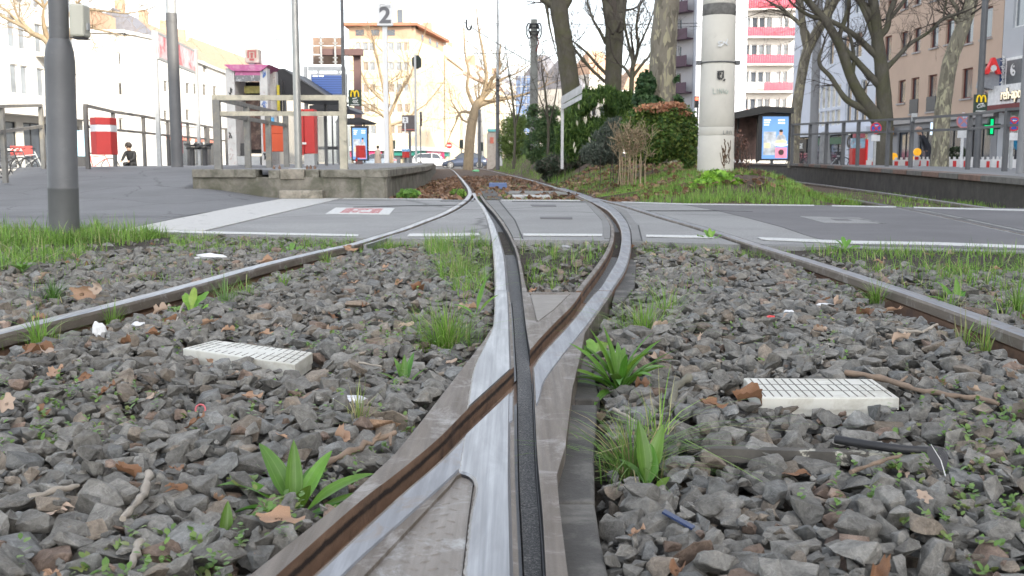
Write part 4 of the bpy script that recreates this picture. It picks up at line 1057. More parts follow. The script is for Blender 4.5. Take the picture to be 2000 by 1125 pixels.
# centre building with the rust coloured attic
YCn=150
fE=Facade((Wx(683,YCn,8),YCn),(Wx(812,YCn,8),YCn),.3); fF=Facade((Wx(812,YCn,8),YCn),(Wx(873,170,8),170),.3)
t=thing('corner_building',(Wx(760,YCn,8),YCn,0),'cream corner building with a rust coloured attic storey in the centre distance','building')
wE=[]
zE=[W(760,v,YCn)[1] for v in (100,138,181,220,262)]
m_yl=facade_mat('warm_yellow_render',(.56,.48,.35),.07,dirt=(.5,.38,.26),dscale=.12)
for z in zE:
    for u in (700,714,727,754,764,779,794): a=fE.hit(u,150)[0]; wE.append((a-.42,a+.42,z,z+1.25))
wF=[]
for z in zE[1:]:
    for k in range(5): a=2.+k*4.1; wF.append((a,a+1.1,z-.2,z+1.5))
for f_,w_ in ((fE,wE),(fF,wF)):
    mb=MB(); f_.wall(mb,2.9,18.2,w_); f_.box(mb,0,f_.L,0,18.2,-7,-.8); mb.build('wall',m_yl,t)
    for w in w_: window(f_,t,w,m_frame_w,m_glassb if random.random()<.5 else M('brown_reflecting_glass',(.25,.2,.15),.2,spec=.8),0,None)
    b=MB(); f_.box(b,0,f_.L,18.2,20.0,-6,-.5); b.build('attic_wall',m_ter,t)
    b=MB(); f_.box(b,-.6,f_.L+.3,20.0,20.4,-7,.5); b.build('eaves',M('rust_eaves',(.36,.15,.09),.8),t)
    for k in range(4): b=MB(); f_.box(b,1+k*f_.L/4.3,2.2+k*f_.L/4.3,18.7,19.5,-.5,-.45); b.build('attic_window',m_glass,t)
    b=MB(); f_.box(b,0,f_.L,2.3,2.89,0,1.0); b.build('white_canopy',m_frame_w,t)
m_teal=M('teal_shop_band',(.02,.20,.16),.6); m_mag=M('magenta_sign',(.60,.03,.14),.6)
b=MB(); fE.box(b,5.,fE.L,1.6,2.28,0,.5); fF.box(b,0,fF.L,1.6,2.28,0,.5); b.build('shop_band',m_teal,t)
b=MB(); fE.box(b,0,4.6,1.4,2.28,0,.6); b.build('shop_band',m_mag,t)
b=MB(); fF.box(b,4,15.,1.2,2.26,.5,.7); b.build('shop_sign',m_mag,t)
text('NEXT COLLECTION',fF.p(9.5,1.95,.73),.42,m_frame_w,t,'shop_lettering',(PI/2,0,math.atan2(fF.d.y,fF.d.x)),.02,xs=1.6)
text('THE GUT-SHOP FACTORY',fF.p(9.5,1.5,.73),.42,m_frame_w,t,'shop_lettering',(PI/2,0,math.atan2(fF.d.y,fF.d.x)),.02,xs=1.3)
for f_ in (fE,fF):
    for k in range(5): b=MB(); f_.box(b,.5+k*f_.L/5.2,.5+(k+.7)*f_.L/5.2,0,1.55,0,.1); b.build('shop_window',m_glass,t)
# church towers behind
t=thing('church_tower',(Wx(768,210,10),210,0),'pale twin-shafted church tower rising behind the rust coloured attic','tower')
b=MB()
for u in (744,782): x=Wx(u,210,25); b.box(x-1.9,x+1.9,210,214,0,36)
b.box(Wx(744,210,25),Wx(782,210,25),211,213,0,31); b.build('tower_wall',m_yl,t)
b=MB(); 
for u in (744,782):
    x=Wx(u,210,25); b.box(x-.5,x+.5,209.9,210,27,31)
b.build('belfry_opening',m_glass,t)
# row right of the centre building
rows=[((873,168),(905,190),17.2,m_yl),((905,190.2),(945,214),16.6,m_lw2),((945,214.2),(985,240),16.8,m_yl),((985,240.2),(1030,268),16.5,m_lw2),((1030,268.2),(1072,296),16.2,m_yl)]
desc=['cream house with dormers next to the rust coloured attic building','warm white house with dormered orange roof behind the far bare tree','yellowish house with orange roof left of the thin lamp mast','white house with dark roof behind the thin lamp mast','yellow house with orange roof behind the overhead line mast']
for i,((ua,ya),(ub,yb),zt,mm) in enumerate(rows):
    f_=Facade((Wx(ua,ya,8),ya),(Wx(ub,yb,8),yb),.3)
    ws=[(1.5+k*3.6,2.9+k*3.6,z,z+1.9) for k in range(int((f_.L-2)/3.6)) for z in (4.2,7.4,10.6,13.8)]
    t=building('town_house',desc[i],f_,zt,ws,mm,m_frame_w,m_glassb if i%2 else M('brown_reflecting_glass',(.25,.2,.15),.2),None,mull=0,z0=0,depth=9)
    b=MB(); b.add([f_.p(0,zt,.2),f_.p(f_.L,zt,.2),f_.p(f_.L,zt,-9),f_.p(0,zt,-9),f_.p(0,zt+5,-4),f_.p(f_.L,zt+5,-4)],[(0,1,5,4),(2,3,4,5),(0,4,3),(1,2,5),(3,2,1,0)]); r=b.build('roof',m_roof if i!=3 else m_slate,t)
    for k in range(4):
        b=MB(); f_.box(b,2+k*f_.L/4.4,4.+k*f_.L/4.4,zt+.6,zt+2.8,-2.6,-.4); b.build('dormer',m_lw2,r)
    b=MB(); f_.box(b,f_.L*.3,f_.L*.3+1.5,zt+3,zt+6.6,-5,-3.5); b.build('chimney',m_ter,r)
# houses right of the overhead mast, facing us
for i,(u0,u1,Y_,zt,mm,lab) in enumerate(((1072,1112,190,15.5,m_lw2,'white house with grey mansard roof right of the overhead line mast'),(1112,1150,175,13.,m_lw,'pale house front behind the white board sign'),(1150,1215,200,17.5,m_lw2,'cream house with pinkish gable between the two leaning trunks'),(1215,1345,185,13.5,m_lw,'cream house almost hidden behind the thick plane trunk'))):
    f_=Facade((Wx(u0,Y_,8),Y_),(Wx(u1,Y_+4,8),Y_+4),.3)
    ws=[(.7+k*2.,1.7+k*2.,z,z+1.7) for k in range(int((f_.L-1)/2.)) for z in (3.5,6.6,9.7)]
    t=building('town_house',lab,f_,zt,ws,mm,m_frame_w,m_glass,None,mull=0,depth=8)
    b=MB(); b.add([f_.p(0,zt,.2),f_.p(f_.L,zt,.2),f_.p(f_.L,zt,-8),f_.p(0,zt,-8),f_.p(f_.L*.3,zt+5,-4),f_.p(f_.L*.7,zt+5,-4)],[(0,1,5,4),(2,3,4,5),(0,4,3),(1,2,5),(3,2,1,0)]); b.build('roof',(m_slate,m_slate,m_ter,m_roof)[i],t)
# blue glazed bay, far
t=thing('glass_bay',(Wx(1025,120,4),120,0),'blue glazed stair tower left of the overhead line mast','building')
b=MB().pbox(1007,148,1038,300,125,4); b.build('glass_skin',M('blue_facade_glass',(.12,.20,.38),.15,0,.3,.8,spec=.8),t)
b=MB()
for k in range(4): b.pbox(1007+k*10,147,1008+k*10,300,124.9,.08)
for k in range(8): b.pbox(1007,150+k*18,1038,151.2+k*18,124.85,.08)
b.build('glass_frame',m_galv,t)
# the row that goes on beyond the right edge of the photograph and shades the crossing
f9=Facade((fx(39.9)+.2,39.9),(33.5,-75),.3)
ws=[(2+k*4,3.4+k*4,4+3*r,5.9+3*r) for k in range(27) for r in range(5)]
t=thing('apartment_building',(31,-10,0),'long grey apartment row continuing the right side of the street','building')
mb=MB(); f9.box(mb,0,f9.L,0,31,-10,-.3); f9.wall(mb,0,31,[]) ; mb.build('wall',m_lg,t)
for w in ws[:60]: b=MB(); f9.box(b,*w,.0,.03); b.build('window',m_glass,t)
# ================================================================ THINGS ON THE LEFT
def pp(u,v,Y): x,z=W(u,v,Y); return (x,Y,z)
def gz(x,y):
    if x>-4.45 and y>14.2: return hL(y)
    return rampz(x,y) if y<19.5 else (hL(y) if x>-9.2 else 0)
# big grey pole
b=G(126,461); px,py=b
t=lp=thing('lamp_post',(px,py,0),'thick grey steel post with a bulged lower sleeve, in the grass at the left','post')
def zt(v): return W(120,v,py)[1]
r1=.0955;r2=.0615
mb=MB().lathe((px,py),[(r1,-.1),(r1,.0),(r1,zt(370)),(r1+.001,zt(369)),(r1+.001,zt(366)),(r1-.001,zt(365)),(r1-.002,zt(120)),(r1-.008,zt(100)),(r1-.018,zt(88)),(r2+.006,zt(80)),(r2,zt(76))],40)
mb.build('lower_sleeve',m_gpole,t)
MB().lathe((px,py),[(r2,zt(76)+.001+k*.3) for k in range(11)],32).build('upper_shaft',m_gpole,t)
x0=W(131,40,py)[0]; x1=W(159,40,py)[0]
bx=MB().box(x0,x1,py-.06,py+.06,zt(72),zt(8)).build('junction_box',M('cream_plastic',(.52,.51,.43),.5,0,.04,3),t,bevel=.014)
MB().box(x0+.004,x1-.002,py-.055,py+.055,zt(75),zt(73)).build('box_base',m_blackp,bx)
MB().box(x1+.001,x1+.012,py-.02,py+.02,zt(58),zt(44)).build('box_latch',m_galv,bx)
lp.rotation_euler=(0,.026,0)
# railings -------------------------------------------------------------
m_rail=M('grey_steel_railing',(.20,.195,.18),.6,.1,.2,6,.2,60,.002,dirt=(.30,.27,.21),dscale=5,dth=(.5,.7))
m_raild=M('dark_steel_railing',(.12,.115,.11),.6,.1,.2,6,.2,60,.002)
def railing(name,label,posts,h=1.08,mid=.74,pw=.065,mat=None,bh=.05,zfn=gz,group=None,ends=True,tops=None):
    """posts [(x,y)]"""
    mat=mat or m_rail
    zs=[zfn(x,y) for x,y in posts]; t=thing(name,(posts[0][0],posts[0][1],zs[0]),label,'railing',group)
    for (x,y),z in zip(posts,zs): MB().box(x-pw/2,x+pw/2,y-pw/2,y+pw/2,z-.05,z+h-bh/2).build('railing_post',mat,t)
    for (a,za),(b_,zb) in zip(zip(posts[:-1],zs[:-1]),zip(posts[1:],zs[1:])):
        A=Vector((a[0],a[1],za)); B=Vector((b_[0],b_[1],zb)); d=(B-A).normalized()
        MB().beam(A+Vector((0,0,h))-d*pw/2*(a is posts[0]),B+Vector((0,0,h))+d*pw/2*(b_ is posts[-1]),pw*.95,bh).build('top_rail',mat,t)
        MB().beam(A+Vector((0,0,mid))+d*pw/2,B+Vector((0,0,mid))-d*pw/2,pw*.6,bh).build('middle_rail',mat,t)
    return t
def pb(u,Y,z=None):
    z=.3 if z is None else z; return (Wx(u,Y,z),Y)
railing('railing','near grey railing section at the far left, running behind the thick post',[pb(-70,13.,.1),pb(12,15.,.1),pb(87,18.1,.2)],h=1.1)
railing('railing','grey railing along the platform edge with red and white bins on it',[pb(173,18.1),pb(226,20.9),pb(284,23),pb(331,25.6),pb(370,27.3),pb(404,29.5)],h=1.1,mat=m_raild)
railing('railing','short grey railing end behind the thin pole and bench, left of the kiosk',[pb(409,29.8),pb(426,31.5),pb(444,32)],h=1.1,mat=m_raild)
# front platform railing
ztf=hL(14.6)
A=(Wx(427,15.3),15.3); B=(Wx(672,15.3),15.3)
m_railc=M('cream_weathered_rail',(.48,.44,.34),.6,.05,.25,5,.2,60,.002,dirt=(.22,.20,.17),dscale=4,dth=(.5,.65))
t=thing('railing',(A[0],A[1],hL(15.3)),'pale platform end railing with two bars, in front of the kiosk','railing')
hz=hL(15.3); zT=W(500,191,15.3)[1]; zM=W(500,222,15.3)[1]
for q in (A,B): MB().box(q[0]-.055,q[0]+.055,15.26,15.34,hz-.02,zT-.03).build('railing_post',m_railc if q is B else m_rail,t,bevel=.006)
MB().beam((A[0]-.055,15.3,zT),(B[0]+.055,15.3,zT),.075,.075).build('top_rail',m_railc,t)
MB().beam((A[0]+.055,15.3,zM),(B[0]-.055,15.3,zM),.05,.065).build('middle_rail',m_railc,t)
bk=[(A[0],15.4),pb(485,17.2,.4),pb(526,18.9,.4),pb(560,20.4,.4)]
for i,(a,b_) in enumerate(zip(bk[:-1],bk[1:])):
    MB().box(b_[0]-.05,b_[0]+.05,b_[1]-.04,b_[1]+.04,hL(b_[1])-.02,zT+(hL(b_[1])-hz)-.03).build('railing_post',m_rail,t,bevel=.006)
    dz0=hL(a[1])-hz; dz1=hL(b_[1])-hz
    for zz,nm in ((zT-.012,'top_rail'),(zM,'middle_rail')): MB().beam((a[0],a[1],zz+dz0),(b_[0],b_[1],zz+dz1),.05,.06).build(nm,m_rail,t)
# red and white bins
m_binr=M('red_bin_paint',(.52,.035,.03),.5,0,.08,3); m_binw=M('white_band',(.75,.75,.75),.5)
def bin_(u0,v0,u1,v1,Y,label,cols,g):
    x0,z1=W(u0,v0,Y); x1,z0=W(u1,v1,Y); t=thing('litter_bin',((x0+x1)/2,Y,z0),label,'bin',g); w=x1-x0; xm=x0+w*.42
    poly=[(x0,Y+.08),(xm,Y-.05),(x1,Y+.05),(x1,Y+.35),(x0,Y+.35)]; H_=z1-z0
    MB().prism(poly,z0,z0+H_*.62).build('bin_body',cols[0],t,bevel=.01)
    if cols[1]:
        MB().prism([(a,b_+.002) for a,b_ in poly],z0+H_*.62+.001,z0+H_*.80).build('white_band',cols[1],t)
        MB().prism(poly,z0+H_*.80+.001,z1).build('bin_hood',cols[0],t,bevel=.01)
    else: MB().prism(poly,z0+H_*.62+.001,z1).build('bin_hood',cols[0],t,bevel=.01)
    MB().box(x0+w*.3,x0+w*.7,Y+.35,Y+.42,z0+H_*.3,z0+H_*.7).build('bracket',m_raild,t)
    return t
bin_(171,229,216,302,17.85,'red litter bin with a white band on the railing, nearest the thick post',(m_binr,m_binw),'red and white litter bins')
bin_(330,240,349,300,24.8,'red litter bin with a white band half hidden behind the slim grey pole',(m_binr,m_binw),'red and white litter bins')
m_or=M('orange_plastic',(.60,.09,.03),.45,0,.06,2)
t=bin_(511,240,556,296,21.4,'orange litter bin with a blue sticker hanging beside the kiosk',(m_or,None),None)
b=MB(); b.pbox(520,229,535,243,21.3,.04); b.build('blue_sticker',M('sky_blue_sticker',(.08,.35,.62),.5),t)
# slim pole in front of the advert
x=Wx(346.5,20,.4); t=thing('mast',(x,20,hL(20)),'slim grey mast with a lighter top, standing in front of the faded red banner','mast')
MB().lathe((x,20),[(.112,hL(20)-.02),(.112,hL(20)+.3),(.106,W(346,44,20)[1])],24).build('mast_lower',m_gpole,t)
MB().lathe((x,20),[(.109,W(346,44,20)[1]+.002),(.105,W(346,26,20)[1])],24).build('mast_collar',m_gpole,t)
MB().lathe((x,20),[(.098,W(346,26,20)[1]+.001),(.09,6.6)],24).build('mast_upper',m_galv,t)
# banner frame
YA,YB=22.5,26.5
a=pp(312,326,YA); b_=pp(390.5,326,YB); t=thing('banner_frame',(a[0],YA,hL(YA)),'tall two-post frame holding a faded red and white banner','banner')
za=W(312,59,YA)[1]; zb=W(390,96,YB)[1]
MB().box(a[0]-.045,a[0]+.045,YA-.04,YA+.04,hL(YA)-.02,za).build('frame_post',m_galv,t)
MB().box(b_[0]-.035,b_[0]+.035,YB-.04,YB+.04,hL(YB)-.02,zb).build('frame_post',m_galv,t)
zla=W(312,110,YA)[1]; zlb=W(390,139,YB)[1]
m_ban,nt,bs,oc=base('faded_red_banner')
n1=noise_(nt,1.6,8,.75,oc,1.2)
nt.links.new(ramp(nt,n1,[(.40,(.55,.13,.15)),(.50,(.66,.42,.45)),(.60,(.70,.62,.65))]),bs.inputs['Base Color']); bs.inputs['Roughness'].default_value=.7
A3=Vector((a[0]+.05,YA,0)); B3=Vector((b_[0]-.04,YB,0)); d=(B3-A3).normalized(); n=Vector((-d.y,d.x,0))*.02
vs=[A3+n+Vector((0,0,zla)),B3+n+Vector((0,0,zlb)),B3+n+Vector((0,0,zb-.08)),A3+n+Vector((0,0,za-.08))]; vs+=[v-n*2 for v in vs]
fcs=[(0,1,2,3),(7,6,5,4),(0,4,5,1),(1,5,6,2),(2,6,7,3),(3,7,4,0)]
MB().add(vs,fcs).build('banner_sheet',m_ban,t)
for zz0,zz1 in ((za-.05,zb-.05),(zla-.03,zlb-.03)): MB().beam(A3+Vector((0,0,zz0)),B3+Vector((0,0,zz1)),.05,.06).build('frame_bar',m_galv,t)
# bench
m_bench=M('dark_bench_mesh',(.06,.06,.062),.6)
x0,z0=W(364,284,26.5); x1,_=W(410,284,26.5); t=thing('bench',((x0+x1)/2,26.5,hL(26.5)),'dark metal bench beside the left railing','bench')
for k in range(2):
    xa=x0+(x1-x0)*(k*.52); xb=xa+(x1-x0)*.47
    mb=MB(); n_=8
    for i in range(n_): mb.box(xa+(xb-xa)*i/n_,xa+(xb-xa)*(i+1)/n_-.002,26.3,26.75,z0-.03+.03*(i in(0,n_-1)),z0+.02+.03*(i in(0,n_-1)))
    mb.build('bench_seat',m_bench,t)
    MB().box((xa+xb)/2-.04,(xa+xb)/2+.04,26.45,26.6,hL(26.5),z0-.04).build('bench_leg',m_bench,t)
MB().box(x0,x1,26.46,26.58,z0-.1,z0-.045).build('bench_beam',m_bench,t)
# silver pole on the broken coping
x=Wx(583.5,14.75,.4); t=thing('pole',(x,14.75,.4),'silver steel pole rising from the broken coping at the platform edge','pole')
MB().lathe((x,14.75),[(.052,.39),(.052,2.05),(.050,2.06),(.047,4.6)],24).build('pole_shaft',M('pale_galvanised_pole',(.36,.355,.33),.42,.5,.1,8,.1,60,.001),t)
MB().box(x-.13,x+.13,14.68,14.82,.398,.41).build('base_plate',m_galv,t)
for dx in (-.32,-.24,.15,.2,.26): MB().lathe((x+dx,14.6),[(.02,.40),(.02,.43),(.008,.435),(.008,.455)],8).build('anchor_bolt',m_rust,t)
# thin pole at the right end of the railing
x=Wx(674,15.9,.4); t=thing('pole',(x,15.9,.4),'thin dark grey pole at the right end of the platform railing','pole')
MB().lathe((x,15.9),[(.028,.39),(.026,W(674,130,15.9)[1]),(.024,4.8)],16).build('pole_shaft',m_gpole,t)
MB().lathe((x,15.9),[(.06,.395),(.06,.41),(.03,.43)],16).build('pole_foot',m_gpole,t)
# kiosk -----------------------------------------------------------------
YK=21.5
def kb(t,nm,u0,v0,u1,v1,mat,Y=YK,d=.1,bev=0): return MB().pbox(u0,v0,u1,v1,Y,d).build(nm,mat,t,bevel=bev)
x=Wx(492,YK,.4); t=thing('telephone_kiosk',(x,YK+.4,hL(YK)),'white graffitied kiosk with a magenta roof edge and dark open front','kiosk')
m_kw=M('stickered_white_metal',(.55,.54,.52),.55,0,.12,5,.1,40,.002,dirt=(.42,.30,.28),dscale=11,dth=(.58,.66))
m_mg=M('magenta_panel',(.48,.13,.28),.6,0,.1,4,dirt=(.6,.3,.42),dscale=7)
zf=W(490,323,YK)[1]
kb(t,'side_pillar',443,133,460,323,m_kw,YK,.9); kb(t,'side_pillar',509,133,524,323,m_kw,YK,.25)
kb(t,'rear_pillar',527,140,541,322,m_kw,YK+.75,.2)
kb(t,'rear_wall',461,160,526,300,m_blackp,YK+.92,.04)
kb(t,'base_panel',461,305,508,322,m_galv,YK+.02,.8)
kb(t,'pink_sign_panel',459,139,508,147,m_mg,YK-.01,.06)
kb(t,'grey_sign_panel',459,147,508,159,M('grey_sign_panel',(.17,.17,.18),.5,dirt=(.5,.5,.5),dscale=16,dth=(.55,.6)),YK-.01,.06)
roof=MB(); vs=[]
for (u,v,Y) in ((440,128,YK-.02),(457,139,YK-.05),(510,139,YK-.05),(543,141,YK+.95),(524,127,YK+.1),(458,127,YK+.1)): pass
p=[W(440,128,YK),W(456,139,YK),W(511,139,YK),W(525,128,YK),W(527,126.5,YK),W(440,126.5,YK)]
MB().xprism(p,YK-.06,YK+.95).build('roof_edge',m_mg,t)
kb(t,'telephone_panel',477,168,508,182,M('yellow_sticker',(.55,.50,.16),.5,0,.3,12),YK+.5,.05)
kb(t,'poster',478,190,508,292,M('dark_brown_poster',(.10,.06,.05),.5,0,.7,3,dirt=(.4,.28,.22),dscale=4),YK+.85,.03)
kb(t,'inner_panel',461,190,474,280,m_galv,YK+.8,.04); kb(t,'machine_box',461,280,477,304,m_bench,YK+.3,.3)
kb(t,'yellow_strip',541,166,546,216,M('yellow_plastic',(.6,.5,.05),.5),YK+.6,.1); kb(t,'side_frame',547,155,549.5,218,m_blackp,YK+.6,.1); kb(t,'side_frame',553,158,555,300,m_blackp,YK+.8,.1)
for (u,v,s_) in ((451,178,.10),(516,145,.12),(516,205,.12),(450,265,.09),(517,305,.1)):
    mb=MB(); 
    for k in range(7):
        a=random.random()*6; r_=s_*random.uniform(.3,1); q=W(u,v,YK-.004); q2=(q[0]+r_*.5*math.cos(a),q[1]+r_*math.sin(a)*.8)
        mb.beam((q[0]+random.uniform(-.03,.03),YK-.006,q[1]+random.uniform(-.08,.08)),(q2[0],YK-.006,q2[1]),.012,.012)
    mb.build('scribble',m_blackp if s_<.12 else M('blue_scribble',(.1,.2,.5),.6),t)
c=thing('cube_sign',(W(491,123,YK)[0],YK+.4,W(491,123,YK)[1]),'pale cube sign with a faded red symbol on top of the kiosk','sign')
MB().pbox(478,95,505,123,YK+.25,.3).build('cube_body',M('cream_sign_box',(.60,.54,.45),.5),c,bevel=.02)
mb=MB(); mb.pbox(483,98,500,100.5,YK+.23,.01); mb.pbox(483,101,486,113,YK+.23,.01); mb.pbox(497,101,500,113,YK+.23,.01); mb.pbox(489,103,494,107,YK+.23,.01); mb.pbox(489.5,107.5,493.5,113,YK+.23,.01); mb.pbox(487,114,496,118,YK+.23,.01); mb.build('red_symbol',M('faded_red',(.50,.14,.13),.6),c)
MB().pbox(486,123,497,127,YK+.3,.1).build('sign_foot',m_galv,c)
# shelter with a black slanting canopy
YS=23.5
t=thing('platform_shelter',(Wx(585,YS,.4),YS,hL(YS)),'platform shelter with a black slanted canopy behind the kiosk','shelter')
p=[W(540,135,YS),W(555,133.5,YS),W(634,184,YS),W(630,188,YS),W(545,187,YS)]
MB().xprism(p,YS,YS+3.5).build('canopy',m_blackp,t)
MB().xprism([W(555,133,YS),W(636,184,YS),W(634,186,YS),W(554,135.5,YS)],YS-.04,YS-.005).build('canopy_edge',m_gpole,t)
m_clear=M('dusty_clear_glass',(.5,.52,.5),.15,0,.1,3,spec=.6); 
mt=m_clear.node_tree; bsn=mt.nodes['Principled BSDF']; bsn.inputs['Alpha'].default_value=.28
for u in (556,598,634): MB().pbox(u,186,u+4,324,YS+3.2,.08).build('shelter_post',m_gpole,t)
MB().pbox(560,225,634,318,YS+3.25,.02).build('glass_wall',m_clear,t)
# red timetable cabinet
t=thing('ticket_machine',(Wx(602,22.2,.4),22.2,hL(22.2)),'tall red ticket machine with grey plinth behind the silver pole','machine')
MB().pbox(594,213,614,300,22,.35).build('machine_body',m_binr,t,bevel=.012)
MB().pbox(594,301,614,324,22.02,.3).build('plinth',m_galv,t); MB().pbox(589,213,593.5,303,22.05,.3).build('side_wing',m_binr,t)
MB().pbox(590,278,598,282,21.97,.02).build('label_plate',m_frame_w,t)
# second shelter further along
YS2=30.
t=thing('platform_shelter',(Wx(645,YS2,.4),YS2,hL(YS2)),'far platform shelter with a thin dark roof, behind the display board','shelter')
MB().xprism([W(604,206,YS2),W(640,200,YS2),W(678,206,YS2),W(684,214,YS2),W(604,214,YS2)],YS2,YS2+3).build('canopy',m_blackp,t)
for k,u in enumerate((618,633,648,660)): MB().pbox(u,214,u+2.5,322,YS2+.5+k*1.5,.07).build('shelter_post',m_gpole,t)
MB().pbox(620,228,660,316,YS2+5.2,.02).build('glass_wall',m_clear,t)
b=MB(); b.pbox(622,286,658,292,YS2+3,.3); b.build('bench_seat',m_bench,t)
# display board
YD=26.
t=thing('display_board',(Wx(635,YD,.4),YD,hL(YD)),'blue electronic departure board in a silver frame','display')
mb=MB(); 
MB().pbox(594.5,129,601,322,YD+.3,.1).build('frame_post',m_galv,t); MB().pbox(669,131,676,322,YD+.32,.1).build('frame_post',m_galv,t)
MB().pbox(601.2,130,668.8,137.5,YD+.3,.12).build('frame_beam',m_galv,t)
MB().pbox(606,143,676,188,YD,.22).build('display_housing',m_galv,t,bevel=.01)
m_scr,nt,bs,oc=base('blue_display_screen')
wv=nt.nodes.new('ShaderNodeTexWave'); wv.bands_direction='Z'; wv.inputs['Scale'].default_value=5.6; wv.inputs['Distortion'].default_value=0; nt.links.new(oc,wv.inputs[0])
c_=ramp(nt,wv.outputs['Fac'],[(.3,(.02,.04,.12)),(.7,(.035,.07,.20))]); nt.links.new(c_,bs.inputs['Base Color']); nt.links.new(c_,bs.inputs['Emission Color']); bs.inputs['Emission Strength'].default_value=.5; bs.inputs['Roughness'].default_value=.3
MB().pbox(609,147,671,184,YD-.02,.015).build('screen',m_scr,t)
mb=MB(); 
for u0,u1 in ((611,613),(614,616.5),(617.5,620),(623,625),(626,628),(629,632),(667,669)): mb.pbox(u0,147.6,u1,149.6,YD-.028,.006)
mb.build('screen_text',M('white_screen_text',(.8,.85,.9),.5,emit=.8),t)
for u in (619,659): MB().pbox(u,137.6,u+4,143,YD+.12,.06).build('hanger',m_galv,t)
# brown gantry with three sign boards seen from behind
YG=42.
m_gan=M('brown_gantry_paint',(.13,.075,.07),.6,0,.1,3); m_bd=M('brown_board_back',(.22,.15,.11),.6,.1,.35,1.2)
t=thing('sign_gantry',(Wx(698,YG,.4),YG,0),'brown gantry arm carrying three boards seen from behind, above the display board','gantry')
MB().pbox(692,106,705,330,YG,.25).build('gantry_post',m_gan,t); MB().pbox(624,95,708,108,YG-.3,.28).build('gantry_arm',m_gan,t,bevel=.02)
for v0,v1 in ((73,88.5),(90,105.5),(107.5,126)): MB().pbox(611,v0,672,v1,YG+.3,.06).build('sign_board',m_bd,t)
for u in (625.5,653):
    mb=MB(); mb.pbox(u,70,u+3,127,YG-.42,.06)
    for v in (73,83,112,120,88): mb.pbox(u-3,v,u+6,v+1.6,YG-.42,.06)
    mb.build('clamp_bar',m_galv,t)
# golden arches sign: flag sign on the thin pole
def flag_sign(u0,v0,u1,v1,Y,label,arrows=True):
    t=thing('flag_sign',(W((u0+u1)/2,v1,Y)[0],Y,W(u0,v1,Y)[1]),label,'sign')
    MB().pbox(u0,v0,u1,v1,Y,.06).build('sign_panel',M('dark_green_panel',(.022,.045,.03),.5),t)
    my=M('yellow_arches',(.75,.50,.01),.4,emit=.1); x0,z1=W(u0,v0,Y); x1,z0=W(u1,v1,Y); w=x1-x0; h=z1-z0
    mb=MB(); base_z=z1-h*.43; top=z1-h*.06
    for sx in (-1,1):
        cx=x0+w*.5+sx*w*.16; pts=[(cx+w*.15*math.cos(a),Y-.012,base_z+(top-base_z)*math.sin(a)**.75) for a in frange(0,PI,15)]
        rads=[w*.055*(1 if 0 else 1) for _ in pts]; mb.tube(pts,rads,6)
    mb.build('yellow_arches',my,t)
    mw=m_frame_w; mb=MB(); mb.beam((x0+w*.32,Y-.008,z1-h*.55),(x0+w*.68,Y-.008,z1-h*.49),.01,h*.05); mb.build('script_line',mw,t)
    if arrows:
        mb=MB()
        for k in range(3):
            cx=x0+w*(.33+.14*k); cz=z0+h*.28
            mb.beam((cx+w*.14,Y-.008,cz+h*.10),(cx,Y-.008,cz),.01,h*.04); mb.beam((cx,Y-.008,cz),(cx+w*.14,Y-.008,cz-h*.10),.01,h*.04)
        mb.build('arrows',mw,t)
    else:
        text('Café',(x0+w*.5,Y-.01,z0+h*.35),h*.26,mw,t,'sign_script',(PI/2,-R(14),0),.004)
    mb=MB().box(x0+w*.15,x1-w*.15,Y-.01,Y-.002,z0+h*.05,z0+h*.10); mb.build('small_print_line',mw,t)
    return t
flag_sign(680.5,175.5,705.5,207,26.,'small dark green sign with yellow double arches and three white arrows')
# third, distant glazed advert shelter with blue poster
YP=36.
def poster_case(t,u0,v0,u1,v1,Y,lit=.35):
    MB().pbox(u0,v0,u1,v1,Y,.18).build('case_frame',m_blackp,t)
    m_pb=M('poster_blue',(.12,.26,.52),.4,0,.1,.7,emit=lit); w=u1-u0; h=v1-v0
    q=lambda a,b_,c_,d_,Yo,mat,nm: MB().pbox(u0+w*a,v0+h*b_,u0+w*c_,v0+h*d_,Y-Yo,.006).build(nm,mat,ps)
    ps=MB().pbox(u0+w*.08,v0+h*.06,u1-w*.08,v1-h*.04,Y-.012,.01).build('poster',m_pb,t)
    skin=M('poster_skin',(.50,.28,.19),.5,emit=lit); bread=M('poster_bread',(.62,.48,.30),.5,0,.3,4,emit=lit); pink=M('poster_pink',(.60,.20,.28),.5,emit=lit); wt=M('poster_white',(.72,.75,.8),.5,emit=lit); gy=M('poster_shelf',(.32,.34,.36),.5,0,.6,5,emit=lit)
    q(.12,.38,.52,.88,.022,gy,'poster_shelf')
    for k in range(6): q(.15+.06*(k%3),.62+.06*(k//3),.22+.06*(k%3),.67+.06*(k//3),.03,bread,'poster_bread')
    # the baker: head, shoulders, arms with loaves
    def ell(a,b_,rx,rz,Yo,mat,nm):
        x,z=W(u0+w*a,v0+h*b_,Y); s_=Y/2000.
        MB().xprism([(x+rx*w*s_*math.cos(k*PI/8),z+rz*h*s_*math.sin(k*PI/8)) for k in range(16)],Y-Yo,Y-Yo+.005).build(nm,mat,ps)
    ell(.68,.40,.06,.055,.036,skin,'poster_head'); ell(.68,.365,.06,.03,.038,m_blackp,'poster_hair')
    ell(.68,.55,.16,.12,.030,gy,'poster_torso'); ell(.68,.60,.20,.045,.034,bread,'poster_bread'); ell(.68,.66,.22,.035,.036,wt,'poster_tray')
    q(.50,.72,.88,.94,.026,pink,'poster_cloth'); ell(.68,.82,.09,.06,.036,m_gan,'poster_basket')
    for k in range(3): q(.14,.12+.05*k,.14+.22-.03*k,.15+.05*k,.022,wt,'poster_lettering')
    for k in range(2): q(.60,.12+.06*k,.82,.155+.06*k,.022,wt,'poster_lettering')
